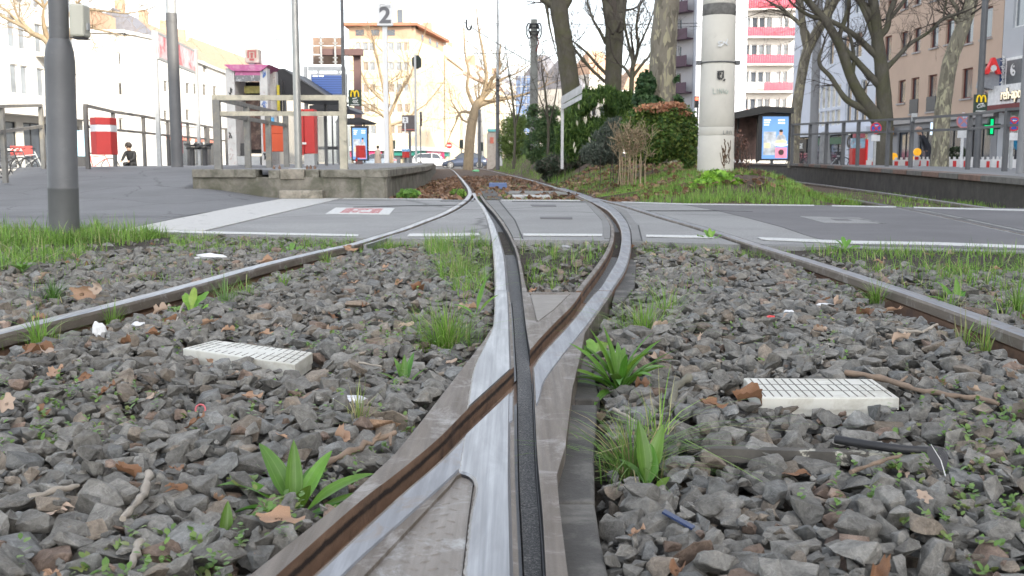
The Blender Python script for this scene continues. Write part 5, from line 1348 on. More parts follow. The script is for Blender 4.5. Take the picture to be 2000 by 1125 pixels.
t=thing('bus_shelter',(Wx(700,YP,.4),YP,hL(YP)),'far black roofed shelter with a blue poster, left of the white sign post','shelter')
p=[W(660,232,YP),W(704,230,YP),W(722,237,YP),W(716,240,YP),W(655,240,YP)]; MB().xprism(p,YP-.1,YP+2).build('roof',m_blackp,t)
poster_case(t,686,246,719,314,YP); MB().pbox(656,246,686,312,YP+1.5,.02).build('glass_wall',m_clear,t)
for u in (657,672,710): MB().pbox(u,240,u+2.5,318,YP+.3,.08).build('shelter_post',m_gpole,t)
t=bin_(694,284,712,308,YP-1,'small red bin on a leg in front of the far blue poster',(m_binr,None),None)
MB().pbox(694.5,308.2,698,315,YP-1+.1,.08).build('bin_leg',m_binr,t)
# signs with the number 2
m_sw=M('white_sign_enamel',(.70,.70,.70),.5,0,.03,2); m_sg=M('grey_sign_ink',(.13,.13,.14),.5)
YN=19.5
t=thing('track_sign',(Wx(753,YN,.42),YN,hL(YN)),'tall white post with a white sign reading Gleis 2','sign')
MB().pbox(748.5,50,757.5,318.5,YN,.085).build('sign_post',m_sw,t)
MB().pbox(736,6.5,767.5,50,YN-.06,.03).build('sign_plate',m_sw,t,bevel=.006)
text('2',(*[W(752,31,YN-.06)[0],YN-.066],W(752,32,YN)[1]),.40,m_sg,t,'track_number',bold=.012,xs=1.1)
text('Gleis',(W(752,13,YN-.06)[0],YN-.066,W(752,13,YN)[1]),.10,M('pale_grey_ink',(.40,.40,.41),.5),t,'sign_word')
mb=MB(); mb.pbox(741,49,764,51.5,YN-.02,.03); mb.build('clamp',m_galv,t)
YN2=48.
t=thing('track_sign',(Wx(792,YN2,.42),YN2,hL(YN2)),'small far white sign with a black 2 on a thin post','sign')
MB().pbox(786,228.5,797,240,YN2,.03).build('sign_plate',m_sw,t); MB().pbox(790.5,240.2,792.5,316,YN2,.05).build('sign_post',m_sw,t)
text('2',(W(791.5,234,YN2)[0],YN2-.006,W(791,234.3,YN2)[1]),.24,m_sg,t,'track_number',bold=.008)
t=thing('information_board',(Wx(803,50,.42),50,hL(50)),'dark grey framed board standing behind the small far number sign','board')
MB().pbox(785,225,814,257,50,.12).build('board_panel',M('dark_grey_board',(.10,.085,.085),.6),t); MB().pbox(785,252,814,254,49.97,.02).build('red_stripe',M('dull_red',(.4,.12,.1),.6),t)
MB().pbox(798,257.2,803,318,50.02,.1).build('board_leg',m_gpole,t)
t=thing('signal_post',(Wx(811,40,.42),40,hL(40)),'thin pale post with a black signal head seen from behind','signal')
MB().pbox(809.5,106,813.5,317,40,.08).build('signal_pole',m_galv,t)
p=[W(u,v,40.12) for u,v in ((804.5,113),(813,108),(818,108),(820.5,112),(822,114),(822,130),(819,131),(814,134),(810,131),(804.5,129))]
MB().xprism(p,40.12,40.4).build('signal_head',M('dark_green_black',(.012,.022,.018),.6),t)
t=thing('traffic_light',(Wx(821,60,.42),60,0),'thin dark traffic light on a pole seen edge on, right of the pale signal post','traffic light')
MB().pbox(820,218,823,246,60,.5).build('signal_head',m_blackp,t); MB().pbox(820.5,246.2,822.3,331,60.2,.06).build('signal_pole',m_gpole,t)
b=MB(); b.pbox(823.2,232,824.5,236,60.1,.2); b.build('signal_visor',M('dark_red',(.2,.02,.02),.5),t)
t=bin_(785,296,799,308,47,'small red far bin with a blue top under the small number sign',(m_binr,None),None)
MB().pbox(784.5,291,799.5,296,46.98,.4).build('blue_top',M('light_blue',(.18,.35,.55),.5),t); MB().pbox(790,308.2,794,317,47.1,.1).build('bin_leg',m_gpole,t)
# street lamp far
YT=75.
t=thing('street_lamp',(Wx(532,YT,.42),YT,0),'thin twin-headed street lamp above the kiosk','street lamp')
MB().tube([pp(532,332,YT),pp(532,76,YT)],[.09,.05],8).build('lamp_pole',m_galv,t)
for s_ in (-1,1): MB().tube([pp(532,78,YT),pp(532+s_*6,76,YT),pp(532+s_*14,75.5,YT)],[.04,.07,.09],8).build('lamp_head',m_galv,t)
# ================================================================ CARS, PEOPLE, BICYCLES
def car(loc,head,label,L,Hh,paint,kind='sedan'):
    t=thing('parked_car',loc,label,'car')
    Wd=1.82; hw=Wd/2
    g=m_glass; tyre=m_blackp; rim=M('alloy_rim',(.5,.5,.5),.35,.6)
    # stations along length: x, z belt, half width, z bottom
    st=[(0,.42,.62,.30),(.03,.58,.76,.22),(.12,.70,.86,.19),(.22,.80,.90,.18),(.32,.92,.91,.18),(.5,.95,.91,.18),(.72,.98,.91,.18),(.86,.99,.90,.20),(.94,.97,.85,.24),(.985,.86,.76,.30),(1.,.55,.66,.36)]
    if kind=='hatch': st[-4:]=[(.86,1.0,.90,.20),(.94,1.0,.87,.22),(.985,.95,.82,.28),(1.,.60,.74,.34)]
    V=[];F=[];n=8
    for (a,zb,w,z0) in st:
        k=Hh/1.45; zb*=k
        V+=[(a*L-L/2,s*w_,z) for s,w_,z in ((-1,w*.9,z0),(-1,w,z0+.12),(-1,w*1.01,(z0+zb)/2),(-1,w*.93,zb),(1,w*.93,zb),(1,w*1.01,(z0+zb)/2),(1,w,z0+.12),(1,w*.9,z0))]
    for i in range(len(st)-1):
        for j in range(n): F.append((i*n+j,i*n+(j+1)%n,(i+1)*n+(j+1)%n,(i+1)*n+j))
    F.append(tuple(range(n))); F.append(tuple(range((len(st)-1)*n,len(st)*n))[::-1])
    c,s=math.cos(head),math.sin(head)
    T=lambda v:(loc[0]+v[0]*c-v[1]*s,loc[1]+v[0]*s+v[1]*c,loc[2]+v[2])
    o=MB().add([T(v) for v in V],F,0,True).build('car_body',paint,t,bevel=.0); fixn(o)
    # greenhouse
    gh=[(.27,.93,.80),(.40,1.36,.62),(.52,1.45,.63),(.68,1.42,.62),(.80,1.26,.62),(.93,1.0,.72)] if kind=='sedan' else [(.27,.95,.80),(.38,1.36,.65),(.52,1.46,.66),(.80,1.42,.66),(.92,1.28,.64),(.97,1.0,.74)]
    V=[];k=Hh/1.45
    for a,z,w in gh: V+=[(a*L-L/2,-w-.0+.0,z*k),(a*L-L/2,w,z*k)]
    lo=[]
    for a,z,w in gh: lo+=[(a*L-L/2,-.84,.93*k),(a*L-L/2,.84,.93*k)]
    m=len(gh); V2=V+lo; F=[]
    for i in range(m-1):
        F.append((2*i,2*i+1,2*i+3,2*i+2)); a=2*m+2*i
        F.append((2*i,2*i+2,a+2,a)); F.append((2*i+1,a+1,a+3,2*i+3))
    o=MB().add([T(v) for v in V2],F,0,False).build('windows',g,t); fixn(o)
    # roof panel and pillars in body colour
    mb=MB()
    for i in range(1,m-2): 
        q=[V[2*i],V[2*i+1],V[2*i+3],V[2*i+2]]; mb.add([T((p[0],p[1]*1.02,p[2]+.012)) for p in q],[(0,1,2,3)])
    for sd in (0,1):
        top=[V[2*i+sd] for i in range(m)]
        for i in range(m-1): mb.beam(T((top[i][0],top[i][1]*1.02,top[i][2])),T((top[i+1][0],top[i+1][1]*1.02,top[i+1][2])),.07,.05)
        for fr in (.52,):
            x=fr*L-L/2; mb.beam(T((x,(-1 if sd==0 else 1)*.65,1.44*k)),T((x,(-1 if sd==0 else 1)*.86,.93*k)),.07,.05)
    mb.build('roof',paint,t)
    for ax in (.185,.81):
        for sd in (-1,1):
            x=ax*L-L/2; cy=sd*(hw-.10); R_=.335
            mb=MB(); ring=[]
            def cyl(mb,r,y0,y1,seg=20):
                vs=[T((x+r*math.cos(2*PI*q/seg),y,.335+r*math.sin(2*PI*q/seg))) for y in (y0,y1) for q in range(seg)]
                mb.add(vs,[(q,(q+1)%seg,(q+1)%seg+seg,q+seg) for q in range(seg)]+[tuple(range(seg))[::-1],tuple(range(seg,2*seg))])
            cyl(mb,R_,cy-.11,cy+.12); w=mb.build('wheel',tyre,t)
            mb=MB(); cyl(mb,.10,cy+sd*.125-.005,cy+sd*.125+.005,10)
            for q in range(8):
                a=2*PI*q/8; mb.beam(T((x,cy+sd*.128,.335)),T((x+.24*math.cos(a),cy+sd*.128,.335+.24*math.sin(a))),.05,.05)
            seg=20
            for q in range(seg):
                a,b_=2*PI*q/seg,2*PI*(q+1)/seg; mb.beam(T((x+.235*math.cos(a),cy+sd*.128,.335+.235*math.sin(a))),T((x+.235*math.cos(b_),cy+sd*.128,.335+.235*math.sin(b_))),.03,.035)
            mb.build('rim',rim,w)
    for sd in (-1,1):
        MB().box(0,1,0,1,0,1)
        q=T((-L/2+.12,sd*.62,.62*k)); MB().ico(q,.13,2,0,0,True,(1,1,.6)).build('headlight',m_frame_w,t)
        q=T((L/2-.12,sd*.66,.80*k)); MB().ico(q,.12,2,0,0,True,(1,1,.6)).build('tail_light',m_red,t)
        q=T((-L/2+L*.30,sd*.98,.98*k)); MB().ico(q,.10,2,0,0,True,(1,.9,.7)).build('wing_mirror',paint,t)
    return t
xg=(Wx(909,98,.8)); car((xg,98,0),R(0),'dark blue-grey parked car with silver wheels where the rails end',4.35,1.50,M('slate_blue_paint',(.09,.11,.16),.25,.4,.05,1),'sedan')
car((Wx(846,106,.8),106,0),R(180),'white parked hatchback behind the dark blue-grey car',4.2,1.50,M('white_car_paint',(.72,.73,.74),.25,0,.03,1),'hatch')
car((Wx(733,104,.8),104,0),R(0),'grey car half hidden behind the far platform, beside the woman in beige',4.2,1.46,M('grey_blue_car_paint',(.25,.30,.36),.3,.3,.03,1),'sedan')
def person(loc,h,face,label,clothes,hair,pose='stand',coat=None,cat='person',legs=None):
    """one skinned body; face = heading of the chest in radians (0 looks to +x)"""
    t=thing('person',loc,label,cat); k=h/1.72
    J={'pel':(0,0,.93),'sp':(0,0,1.12),'ch':(.0,0,1.32),'nk':(.02,0,1.46),'hd0':(.03,0,1.54),'hd':(.035,0,1.66),
       'ls':(0,.17,1.40),'le':(.02,.24,1.13),'lw':(.10,.22,.90),'lh':(.14,.21,.82),'rs':(0,-.17,1.40),'re':(.0,-.25,1.14),'rw':(.08,-.24,.90),'rh':(.11,-.23,.82),
       'lp':(0,.09,.90),'lk':(.07,.10,.50),'la':(-.03,.10,.09),'lt':(.10,.11,.03),'rp':(0,-.09,.90),'rk':(.02,-.10,.50),'ra':(-.10,-.10,.10),'rt':(.03,-.11,.04)}
    if pose=='crouch':
        J.update({'pel':(-.05,0,.40),'sp':(.02,0,.58),'ch':(.12,0,.76),'nk':(.18,0,.88),'hd0':(.21,0,.95),'hd':(.24,0,1.06),'ls':(.12,.17,.83),'le':(.28,.2,.62),'lw':(.45,.15,.55),'lh':(.52,.13,.52),'rs':(.12,-.17,.83),'re':(.28,-.2,.62),'rw':(.45,-.15,.55),'rh':(.52,-.13,.52),
        'lp':(-.02,.1,.40),'lk':(.34,.13,.50),'la':(.12,.12,.09),'lt':(.26,.12,.03),'rp':(-.02,-.1,.40),'rk':(.34,-.13,.48),'ra':(.1,-.12,.10),'rt':(.24,-.12,.04)})
    if pose=='lean':
        for q in ('sp','ch','nk','hd0','hd','ls','le','lw','lh','rs','re','rw','rh'): x,y,z=J[q]; J[q]=(x+(z-.9)*.45,y,z-(z-.9)*.12)
    rad={'pel':.15,'sp':.13,'ch':.15,'nk':.06,'hd0':.07,'hd':.105,'ls':.07,'le':.05,'lw':.033,'lh':.042,'rs':.07,'re':.05,'rw':.033,'rh':.042,'lp':.10,'lk':.065,'la':.045,'lt':.045,'rp':.10,'rk':.065,'ra':.045,'rt':.045}
    E=[('pel','sp'),('sp','ch'),('ch','nk'),('nk','hd0'),('hd0','hd'),('ch','ls'),('ls','le'),('le','lw'),('lw','lh'),('ch','rs'),('rs','re'),('re','rw'),('rw','rh'),('pel','lp'),('lp','lk'),('lk','la'),('la','lt'),('pel','rp'),('rp','rk'),('rk','ra'),('ra','rt')]
    names=list(J); c,s=math.cos(face),math.sin(face)
    T=lambda p:(( p[0]*c-p[1]*s)*k,(p[0]*s+p[1]*c)*k,p[2]*k)
    me=bpy.data.meshes.new('body'); me.from_pydata([T(J[n]) for n in names],[(names.index(a),names.index(b)) for a,b in E],[])
    o=bpy.data.objects.new('body',me); COL.objects.link(o); o.parent=t
    md=o.modifiers.new('s','SKIN'); sv=me.skin_vertices[0].data
    for i,n in enumerate(names): r=rad[n]*k; sv[i].radius=(r,r); sv[i].use_root=(n=='pel')
    md2=o.modifiers.new('ss','SUBSURF'); md2.levels=1; md2.render_levels=1
    bpy.context.view_layer.update(); bake(o)
    skin=M('skin',(.48,.30,.22),.6); legs=legs or M('dark_trousers',(.03,.03,.04),.8)
    for q in (clothes,skin,legs): o.data.materials.append(q)
    zn=J['nk'][2]*k+.02; zp=J['pel'][2]*k-.02
    for p in o.data.polygons:
        p.use_smooth=True; z=p.center.z; 
        hand=min((p.center-Vector(T(J['lh']))).length,(p.center-Vector(T(J['rh']))).length)<.06*k
        p.material_index=1 if (z>zn and (p.center-Vector(T(J['hd']))).length<.25*k) or hand else (2 if z<zp and pose!='crouch' else 0)
    hd=Vector(T(J['hd']))+Vector(loc)
    MB().ico((hd.x-.02*c,hd.y-.02*s,hd.z+.02),.125*k,2,0,.03,True,(1,1,.95)).build('hair',hair,t)
    f=Vector((c,s,0)); q=hd+f*.115*k+Vector((0,0,-.03*k)); MB().ico(tuple(q),.018*k,1).build('nose',skin,t)
    if coat:
        x0,y0=T((.0,0,0))[:2]; mb=MB(); mb.lathe((loc[0]+x0,loc[1]+y0),[(.25*k,loc[2]+.48*k),(.24*k,loc[2]+.8*k),(.205*k,loc[2]+1.05*k),(.21*k,loc[2]+1.3*k),(.12*k,loc[2]+1.44*k),(.075*k,loc[2]+1.47*k)],16)
        mb.build('coat',coat,t)
    return t
m_hair=M('dark_hair',(.025,.018,.015),.7); m_beige=M('beige_quilted_coat',(.42,.33,.26),.8,0,.1,8)
person((Wx(738,74,.8),74,0.),1.68,R(60),'person in a long beige quilted coat walking away beyond the left platform',m_beige,m_hair,coat=m_beige)
person((Wx(259,36,.5),36,0.0),1.75,R(-100),'person in black crouching by the far shop front seen through the left railing',M('black_jacket',(.02,.02,.022),.8),m_hair,pose='crouch')
person((Wx(1812,36,.4),36,0.05),1.72,R(170),'person in a dark jacket bending forward behind the pale plane trunk',M('navy_jacket',(.02,.022,.03),.8),M('bald_skin',(.45,.29,.22),.6),pose='lean')
person((Wx(1989,34,.4),34,0.05),1.72,R(185),'person in a bright blue jacket at the right edge behind the railing',M('bright_blue_jacket',(.03,.25,.45),.7),m_hair,pose='lean')
# bicycles
def bicycle(loc,head,label,col,g='bicycles parked by the far railings'):
    t=thing('bicycle',loc,label,'bicycle',g); c,s=math.cos(head),math.sin(head)
    T=lambda x,z,y=0:(loc[0]+x*c-y*s,loc[1]+x*s+y*c,loc[2]+z)
    for x in (-.52,.52):
        pts=[T(x+.33*math.cos(a),.34+.33*math.sin(a)) for a in frange(0,2*PI,21)]; w=MB().tube(pts,.02,6,cap=False).build('wheel',m_blackp,t)
        mb=MB(); 
        for q in range(10): a=2*PI*q/10; mb.beam(T(x,.34),T(x+.32*math.cos(a),.34+.32*math.sin(a)),.005)
        mb.build('spokes',m_galv,w)
    mb=MB()
    for a,b_ in (((-.52,.34),(-.12,.32)),((-.12,.32),(-.22,.80)),((-.52,.34),(-.2,.72)),((-.2,.72),(.32,.78)),((-.12,.32),(.34,.66)),((.3,.88),(.52,.34))): mb.beam(T(*a),T(*b_),.03)
    mb.build('bicycle_frame',col,t)
    MB().beam(T(-.36,.86),T(-.10,.87),.12,.05).build('saddle',m_blackp,t)
    MB().tube([T(.22,.98,-.28),T(.32,.98,-.1),T(.32,.94,0),T(.32,.98,.1),T(.22,.98,.28)],.014,6).build('handlebar',m_blackp,t)
    return t
for i,(u,Y,hd,lb,cc) in enumerate(((8,33,R(8),'black bicycle with big wheel at the left edge of the frame',m_blackp),(30,34,R(-12),'dark bicycle beside the one at the left edge',m_gpole),(50,35,R(14),'bicycle with a pale frame left of the thick post',m_galv),(188,40,R(10),'bicycle seen under the nearest red and white bin',m_binr))): bicycle((Wx(u,Y,.4),Y,0),hd,lb,cc)
for i,(u,Y,hd,lb,cc) in enumerate(((1572,40,R(15),'bicycle leaning behind the railing beside the leaning tree',m_blackp),(1606,41,R(-10),'dark bicycle between the grey mast and the standing stone',m_gpole),(1626,40,R(20),'bicycle behind the right railing, right of the standing stone',m_blackp),(1646,42,R(0),'black bicycle left of the red news stand',m_galv))): bicycle((Wx(u,Y,.4),Y,0.05),hd,lb,cc)
t=thing('bicycle_box',(Wx(40,36,.5),36,0),'red advertising board above the parked bicycles at the far left','board')
MB().pbox(20,285,62,304,36,.06).build('board_panel',M('red_board',(.55,.08,.07),.5),t); text('POCA',(W(30,294,36)[0],35.98,W(30,294,36)[1]),.2,m_frame_w,t,'board_lettering'); 
for u in (22,59): MB().pbox(u,304.2,u+2,332,36,.05).build('board_leg',m_gpole,t)
# blue poster left behind the post
t=thing('advert_pillar',(Wx(157,30,.5),30,0),'lit pale blue advertising pillar just right of the thick post','advert')
MB().pbox(150,255,165,305,30,.1).build('poster',M('pale_blue_poster',(.35,.55,.65),.5,0,.3,2,emit=.3),t); MB().pbox(149,305.2,166,332,30,.12).build('pillar_base',m_bench,t)
# ================================================================ RIGHT SIDE
def rz(x,y): return RZ(y) if y<80 else .5
YR=19.
x=Wx(1397,15.,.3)
m_col,nt,bs,oc=base('painted_column_concrete')
c_=mixc(nt,ramp(nt,noise_(nt,1.8,6,.6,oc),[(.3,0.),(.7,1.)]),(.55,.525,.46),(.66,.63,.56))
c_=mixc(nt,ramp(nt,noise_(nt,7,8,.75,oc,.8),[(.60,0.),(.70,.35)]),c_,(.33,.31,.27)); nt.links.new(c_,bs.inputs['Base Color']); bs.inputs['Roughness'].default_value=.8; bump(nt,bs,noise_(nt,30,5,.6,oc),.15,.006)
t=thing('concrete_column',(x,15,.25),'thick off-white concrete column with graffiti tags, in the grass on the right','column')
Yc=15.; rb=.262; zc=lambda v: W(1397,v,Yc-.25)[1]
secs=[(360,263,.262),(262,246,.0),(246,122,.250),(116,26,.242)]
def drum(v0,v1,r0,r1,mat,nm='drum'):
    z0,z1=zc(v0),zc(v1); MB().lathe((x,Yc),[(r0-.004,z0),(r0,z0+.008),(r1,z1-.008),(r1-.004,z1)],48).build(nm,mat,t)
drum(372,264,.264,.258,m_col); drum(263.6,247,.254,.253,m_col); drum(246.6,122,.253,.244,m_col); drum(121.6,27,.243,.236,m_col)
drum(26.5,5,.238,.236,M('rough_dark_band',(.15,.145,.135),.9,0,.4,12,.5,60,.01)); drum(4.5,-150,.234,.225,m_col)
for v in (119.5,):
    MB().lathe((x,Yc),[(.248,zc(v+1.5)),(.256,zc(v+1.5)+.003),(.256,zc(v-1)-.003),(.248,zc(v-1))],40).build('steel_band',m_gpole,t)
    for s_ in (-1,1): MB().box(x+s_*.245,x+s_*.31,Yc-.05,Yc+.03,zc(v+4),zc(v-4)).build('band_lug',m_gpole,t)
def onc(u,v): # point on the column face
    d=ray(u,v); 
    # intersect with vertical cylinder
    a=d[0]**2+d[1]**2; b_=-2*(d[0]*x+d[1]*Yc); c0=x*x+Yc*Yc-.262**2; D=b_*b_-4*a*c0
    t_=(-b_-math.sqrt(max(D,0)))/(2*a); return Vector((d[0]*t_,d[1]*t_,CAM_H+d[2]*t_))
def stroke(pts,mat,w=.010,nm='graffiti'):
    mb=MB(); q=[onc(u,v) for u,v in pts]
    for a,b_ in zip(q[:-1],q[1:]): mb.beam(a,b_,w,w*.3)
    return mb
def strokes(ls,mat,w=.01):
    mb=MB()
    for pts in ls:
        q=[onc(u,v) for u,v in pts]
        for a,b_ in zip(q[:-1],q[1:]): mb.beam(a,b_,w*.6,w)
    mb.build('graffiti',mat,t)
strokes([[(1410,80),(1403,82),(1405,86),(1411,87),(1408,90),(1402,89)],[(1412,88),(1413,81),(1418,85),(1420,80),(1421,76)],[(1417,84),(1422,88)]],M('white_spray',(.75,.76,.76),.6),.016)
m_spr=M('black_spray',(.05,.05,.05),.7)
strokes([[(1402,142),(1402,152),(1406,155)],[(1401,140),(1414,139)],[(1404,141),(1405,151),(1408,154),(1411,153),(1412,144)],[(1407,142),(1408,146)],[(1413,140),(1413,152)]],m_spr,.02); strokes([[(1414,155),(1415.5,157)]],m_spr,.03)
strokes([[(1413,255),(1413,262),(1416,262)],[(1418,262),(1420,255),(1422,262)],[(1424,256),(1425,262)],[(1427,255),(1429,261)]],M('grey_tag',(.25,.26,.25),.7),.009)
strokes([[(1393,172),(1393,183),(1398,183)],[(1401,173),(1401,183)],[(1405,183),(1405,173),(1410,183),(1410,173)],[(1414,173),(1414,183)],[(1419,175),(1416,179),(1420,183),(1422,177)]],M('pale_green_tag',(.40,.45,.40),.8),.010)
# dry creeper on the right flank of the column
random.seed(8); mb=MB()
for k in range(14):
    u,v=random.uniform(1412,1424),random.uniform(290,330); pts=[(u,v)]
    for q in range(5): u+=random.uniform(-3,3); v-=random.uniform(2,8); pts.append((min(u,1427),v))
    q=[onc(*p) for p in pts]
    for a,b_ in zip(q[:-1],q[1:]): mb.beam(a,b_,.006,.012)
mb.build('dry_creeper',M('brown_creeper',(.10,.06,.035),.9),t)
# bus shelter right
YB_=24.
t=thing('bus_shelter',(Wx(1490,YB_,.4),YB_,rz(0,YB_)),'dark roofed bus shelter with a large blue poster right of the column','shelter')
p=[W(1432,220,YB_),W(1484,208,YB_),W(1546,211,YB_),W(1546,222,YB_),W(1500,220,YB_),W(1434,232,YB_)]; MB().xprism(p,YB_-.2,YB_+3).build('roof',M('dark_shelter_roof',(.035,.034,.032),.6),t)
poster_case(t,1484,222,1544,314,YB_,.22)
MB().pbox(1480.5,224,1484,316,YB_,.12).build('shelter_post',m_blackp,t)
MB().pbox(1434,230,1480,312,YB_+2.4,.03).build('rear_wall',M('reddish_mosaic_wall',(.30,.20,.17),.7,0,.6,3),t)
for u in (1440,1478): MB().pbox(u,230,u+3,318,YB_+2.2,.08).build('shelter_post',m_gpole,t)
# railing along the back of the right platform
def rpb(u,Y): return (Wx(u,Y,.45),Y)
posts=[(1440,31),(1507,30.0),(1546,29.),(1580,28.),(1612,27),(1645,26),(1674,25.2),(1732,24),(1778,23),(1890,20.5),(1962,18.2),(2060,17)]
railing('railing','long grey railing along the back of the right platform',[rpb(u,Y) for u,Y in posts],h=1.08,mid=.80,pw=.075,zfn=lambda a,b_:RZ(b_)-.17*(a-RE(b_))/8.6,mat=m_gpole)
x,Y=rpb(1779,23); o=MB().box(x-.06,x+.06,Y-.09,Y-.045,RZ(Y)+.98,RZ(Y)+1.16).build('small_box',m_galv,None,origin=(x,Y-.07,RZ(Y)+.98)); tag(o,'small pale box fixed to the top of a right railing post','box')
# mast and leaning things on the right
x=Wx(1587,37,.45); t=thing('mast',(x,37,.4),'light grey round mast between the leaning tree and the dark tree','mast')
MB().lathe((x,37),[(.165,.2),(.16,1.9),(.15,1.92),(.14,7.5)],24).build('mast_shaft',m_gpole if 0 else M('pale_grey_mast',(.23,.23,.235),.6,0,.08,3),t)
x=Wx(1907,26,.45); t=thing('mast',(x,26,.4),'dark grey mast carrying the arches sign at the right','mast')
MB().lathe((x,26),[(.085,.35),(.08,2.),(.075,5.2)],20).build('mast_shaft',m_gpole,t)
x=Wx(1993,15.5,.45); t=thing('mast',(x,15.5,.4),'pale grey pole at the right edge of the frame','mast')
MB().lathe((x,15.5),[(.062,.33),(.056,4.)],20).build('mast_shaft',M('pale_grey_mast',(.23,.23,.235),.6),t)
flag_sign(1903,184.5,1928.5,219.5,25.8,'dark green flag sign with yellow double arches on the right dark mast',False)
# no stopping signs
m_nr=M('sign_red',(.60,.03,.05),.45,0,.04,2); m_nb=M('sign_blue',(.03,.09,.42),.45,0,.04,2); m_fr=M('faded_sign_red',(.60,.24,.24),.5,0,.06,2); m_fb=M('faded_sign_blue',(.24,.28,.50),.5,0,.06,2); m_wp=M('white_plate',(.70,.70,.70),.5)
def nostop(u,v,rpx,Y,label,cr,cb,base_v,pole_mat,plate=True):
    cx,cz=W(u,v,Y); r=rpx*Y/2000.; t=thing('no_stopping_sign',(cx,Y,.0),label,'road sign')
    MB().disc((cx,Y,cz),r,t=.01,seg=32).build('sign_disc',cr,t)
    MB().disc((cx,Y-.012,cz),r*.78,t=.004,seg=32).build('blue_field',cb,t)
    mb=MB(); k=r*.56
    mb.beam((cx-k,Y-.02,cz-k),(cx+k,Y-.02,cz+k),.004,r*.2); mb.beam((cx-k,Y-.0255,cz+k),(cx+k,Y-.0255,cz-k),.004,r*.2); mb.build('red_cross',cr,t)
    mb=MB(); mb.beam((cx-r*.1,Y-.032,cz+r*.45),(cx+r*.3,Y-.032,cz+r*.45),.004,r*.1); mb.add([(cx-r*.3,Y-.034,cz+r*.45),(cx-r*.1,Y-.034,cz+r*.6),(cx-r*.1,Y-.034,cz+r*.3)],[(0,1,2)]); mb.build('white_arrow',m_wp,t)
    if plate:
        MB().box(cx-r*.75,cx+r*.75,Y-.01,Y,cz-r*2.25,cz-r*1.2).build('supplementary_plate',m_wp,t)
    MB().box(cx-.03,cx+.03,Y+.011,Y+.06,0,cz+r*1.1).build('sign_pole',pole_mat,t)
    return t
nostop(1711,250.5,11,28.5,'small vivid no stopping sign in front of the dark tree trunk',m_nr,m_nb,312,m_galv)
nostop(1882.5,236,14.5,27,'faded pink no stopping sign on a white pole',m_fr,m_fb,312,m_wp)
nostop(1980,242,14,24,'vivid no stopping sign at the right edge near the pharmacy',m_nr,m_nb,312,m_galv)
# construction barriers
m_bw=M('barrier_white',(.68,.67,.66),.5,0,.05,3); m_br=M('barrier_red',(.60,.04,.04),.5,0,.05,3)
def barrier(u0,u1,Y,label,v0=None):
    x0,x1=Wx(u0,Y,.3),Wx(u1,Y,.3); t=thing('road_barrier',((x0+x1)/2,Y,0),label,'barrier','red and white road barriers')
    n=max(4,int((x1-x0)/.30)); zt_=W(u0,v0 or 311,Y)[1]; zb=zt_-.36
    MB().box(x0,x1,Y,Y+.06,zb,zt_).build('barrier_board',m_bw,t)
    for k in range(n):
        if k%2: MB().box(x0+(x1-x0)*k/n+.03,x0+(x1-x0)*(k+1)/n-.03,Y-.006,Y-.001,zb+.05,zt_-.05).build('red_stripe',m_br,t)
    for k in range(n): MB().box(x0+(x1-x0)*(k+.3)/n,x0+(x1-x0)*(k+.7)/n,Y+.01,Y+.05,zt_+.001,zt_+.08).build('barrier_tooth',m_bw,t)
    for s_ in (x0+.1,x1-.1): MB().box(s_-.03,s_+.03,Y+.07,Y+.12,0,zt_).build('barrier_leg',m_bw,t)
for i,(a,b_,Y,v,lb) in enumerate(((1692,1726,36,313,'red and white barrier left of the small vivid no stopping sign pole'),(1734,1776,35.5,312,'red and white barrier between the dark tree and the plane tree'),(1784,1815,35,311,'red and white barrier directly left of the pale plane trunk'),(1848,1890,33,311,'red and white barrier directly right of the pale plane trunk'),(1894,1934,32,311.5,'red and white barrier right of the faded sign pole'),(1936,1968,31,311,'red and white barrier under the green cross'),(1970,2020,30,311,'red and white barrier at the right edge of the frame'))): barrier(a,b_,Y,lb,v)
def wlamp(u,v,Y,label):
    x,z=W(u,v,Y); t=thing('warning_lamp',(x,Y,z-.2),label,'lamp'); my=M('amber_lens',(.75,.36,.02),.4,emit=.25)
    MB().disc((x,Y,z),.13,t=.05,seg=20).build('lens',my,t); MB().box(x-.08,x+.08,Y-.04,Y+.1,z-.28,z-.135).build('battery_box',my,t)
wlamp(1745,306,36,'small amber warning lamp on the barrier beside the dark tree'); wlamp(1791,297,35,'larger amber warning lamp left of the pale plane trunk')
t=thing('beacon_board',(Wx(1790,34.6,.4),34.6,0),'red and white striped guide board below the larger amber lamp','board'); MB().pbox(1786,304,1796,322,34.6,.04).build('board_panel',m_bw,t); MB().pbox(1787,306,1794,312,34.58,.015).build('red_stripe',m_br,t); MB().pbox(1790,322.2,1792,330,34.62,.03).build('board_leg',m_bw,t)
# red and blue news stand
t=thing('news_stand',(Wx(1679,38,.4),38,0),'red news stand with a pale blue poster, left of the dark tree','stand')
MB().pbox(1665,290,1690,324,38,.4).build('stand_body',m_binr,t,bevel=.02); MB().pbox(1691,272,1695,324,38,.3).build('side_flag',m_red,t); MB().pbox(1666,270,1690,289,38.05,.3).build('blue_poster',M('pale_blue_red_poster',(.30,.48,.60),.5,0,.5,3,dirt=(.65,.15,.15),dscale=2,dth=(.5,.6)),t); MB().pbox(1669,258,1690,269,38.1,.2).build('top_board',M('dull_red_board',(.38,.10,.12),.6),t)
# standing stone sculpture
t=thing('standing_stone',(Wx(1614,33,.4),33,.3),'upright grey stone slab behind the right railing','stone')
p=[W(u,v,33) for u,v in ((1604,320),(1605,285),(1607,265),(1606,260),(1611,257),(1619,257),(1622,261),(1621,275),(1622,300),(1624,320))]; MB().xprism(p,33,33.3).build('stone_body',M('grey_stone',(.30,.30,.30),.85,0,.2,5,.4,20,.02),t,bevel=.03)
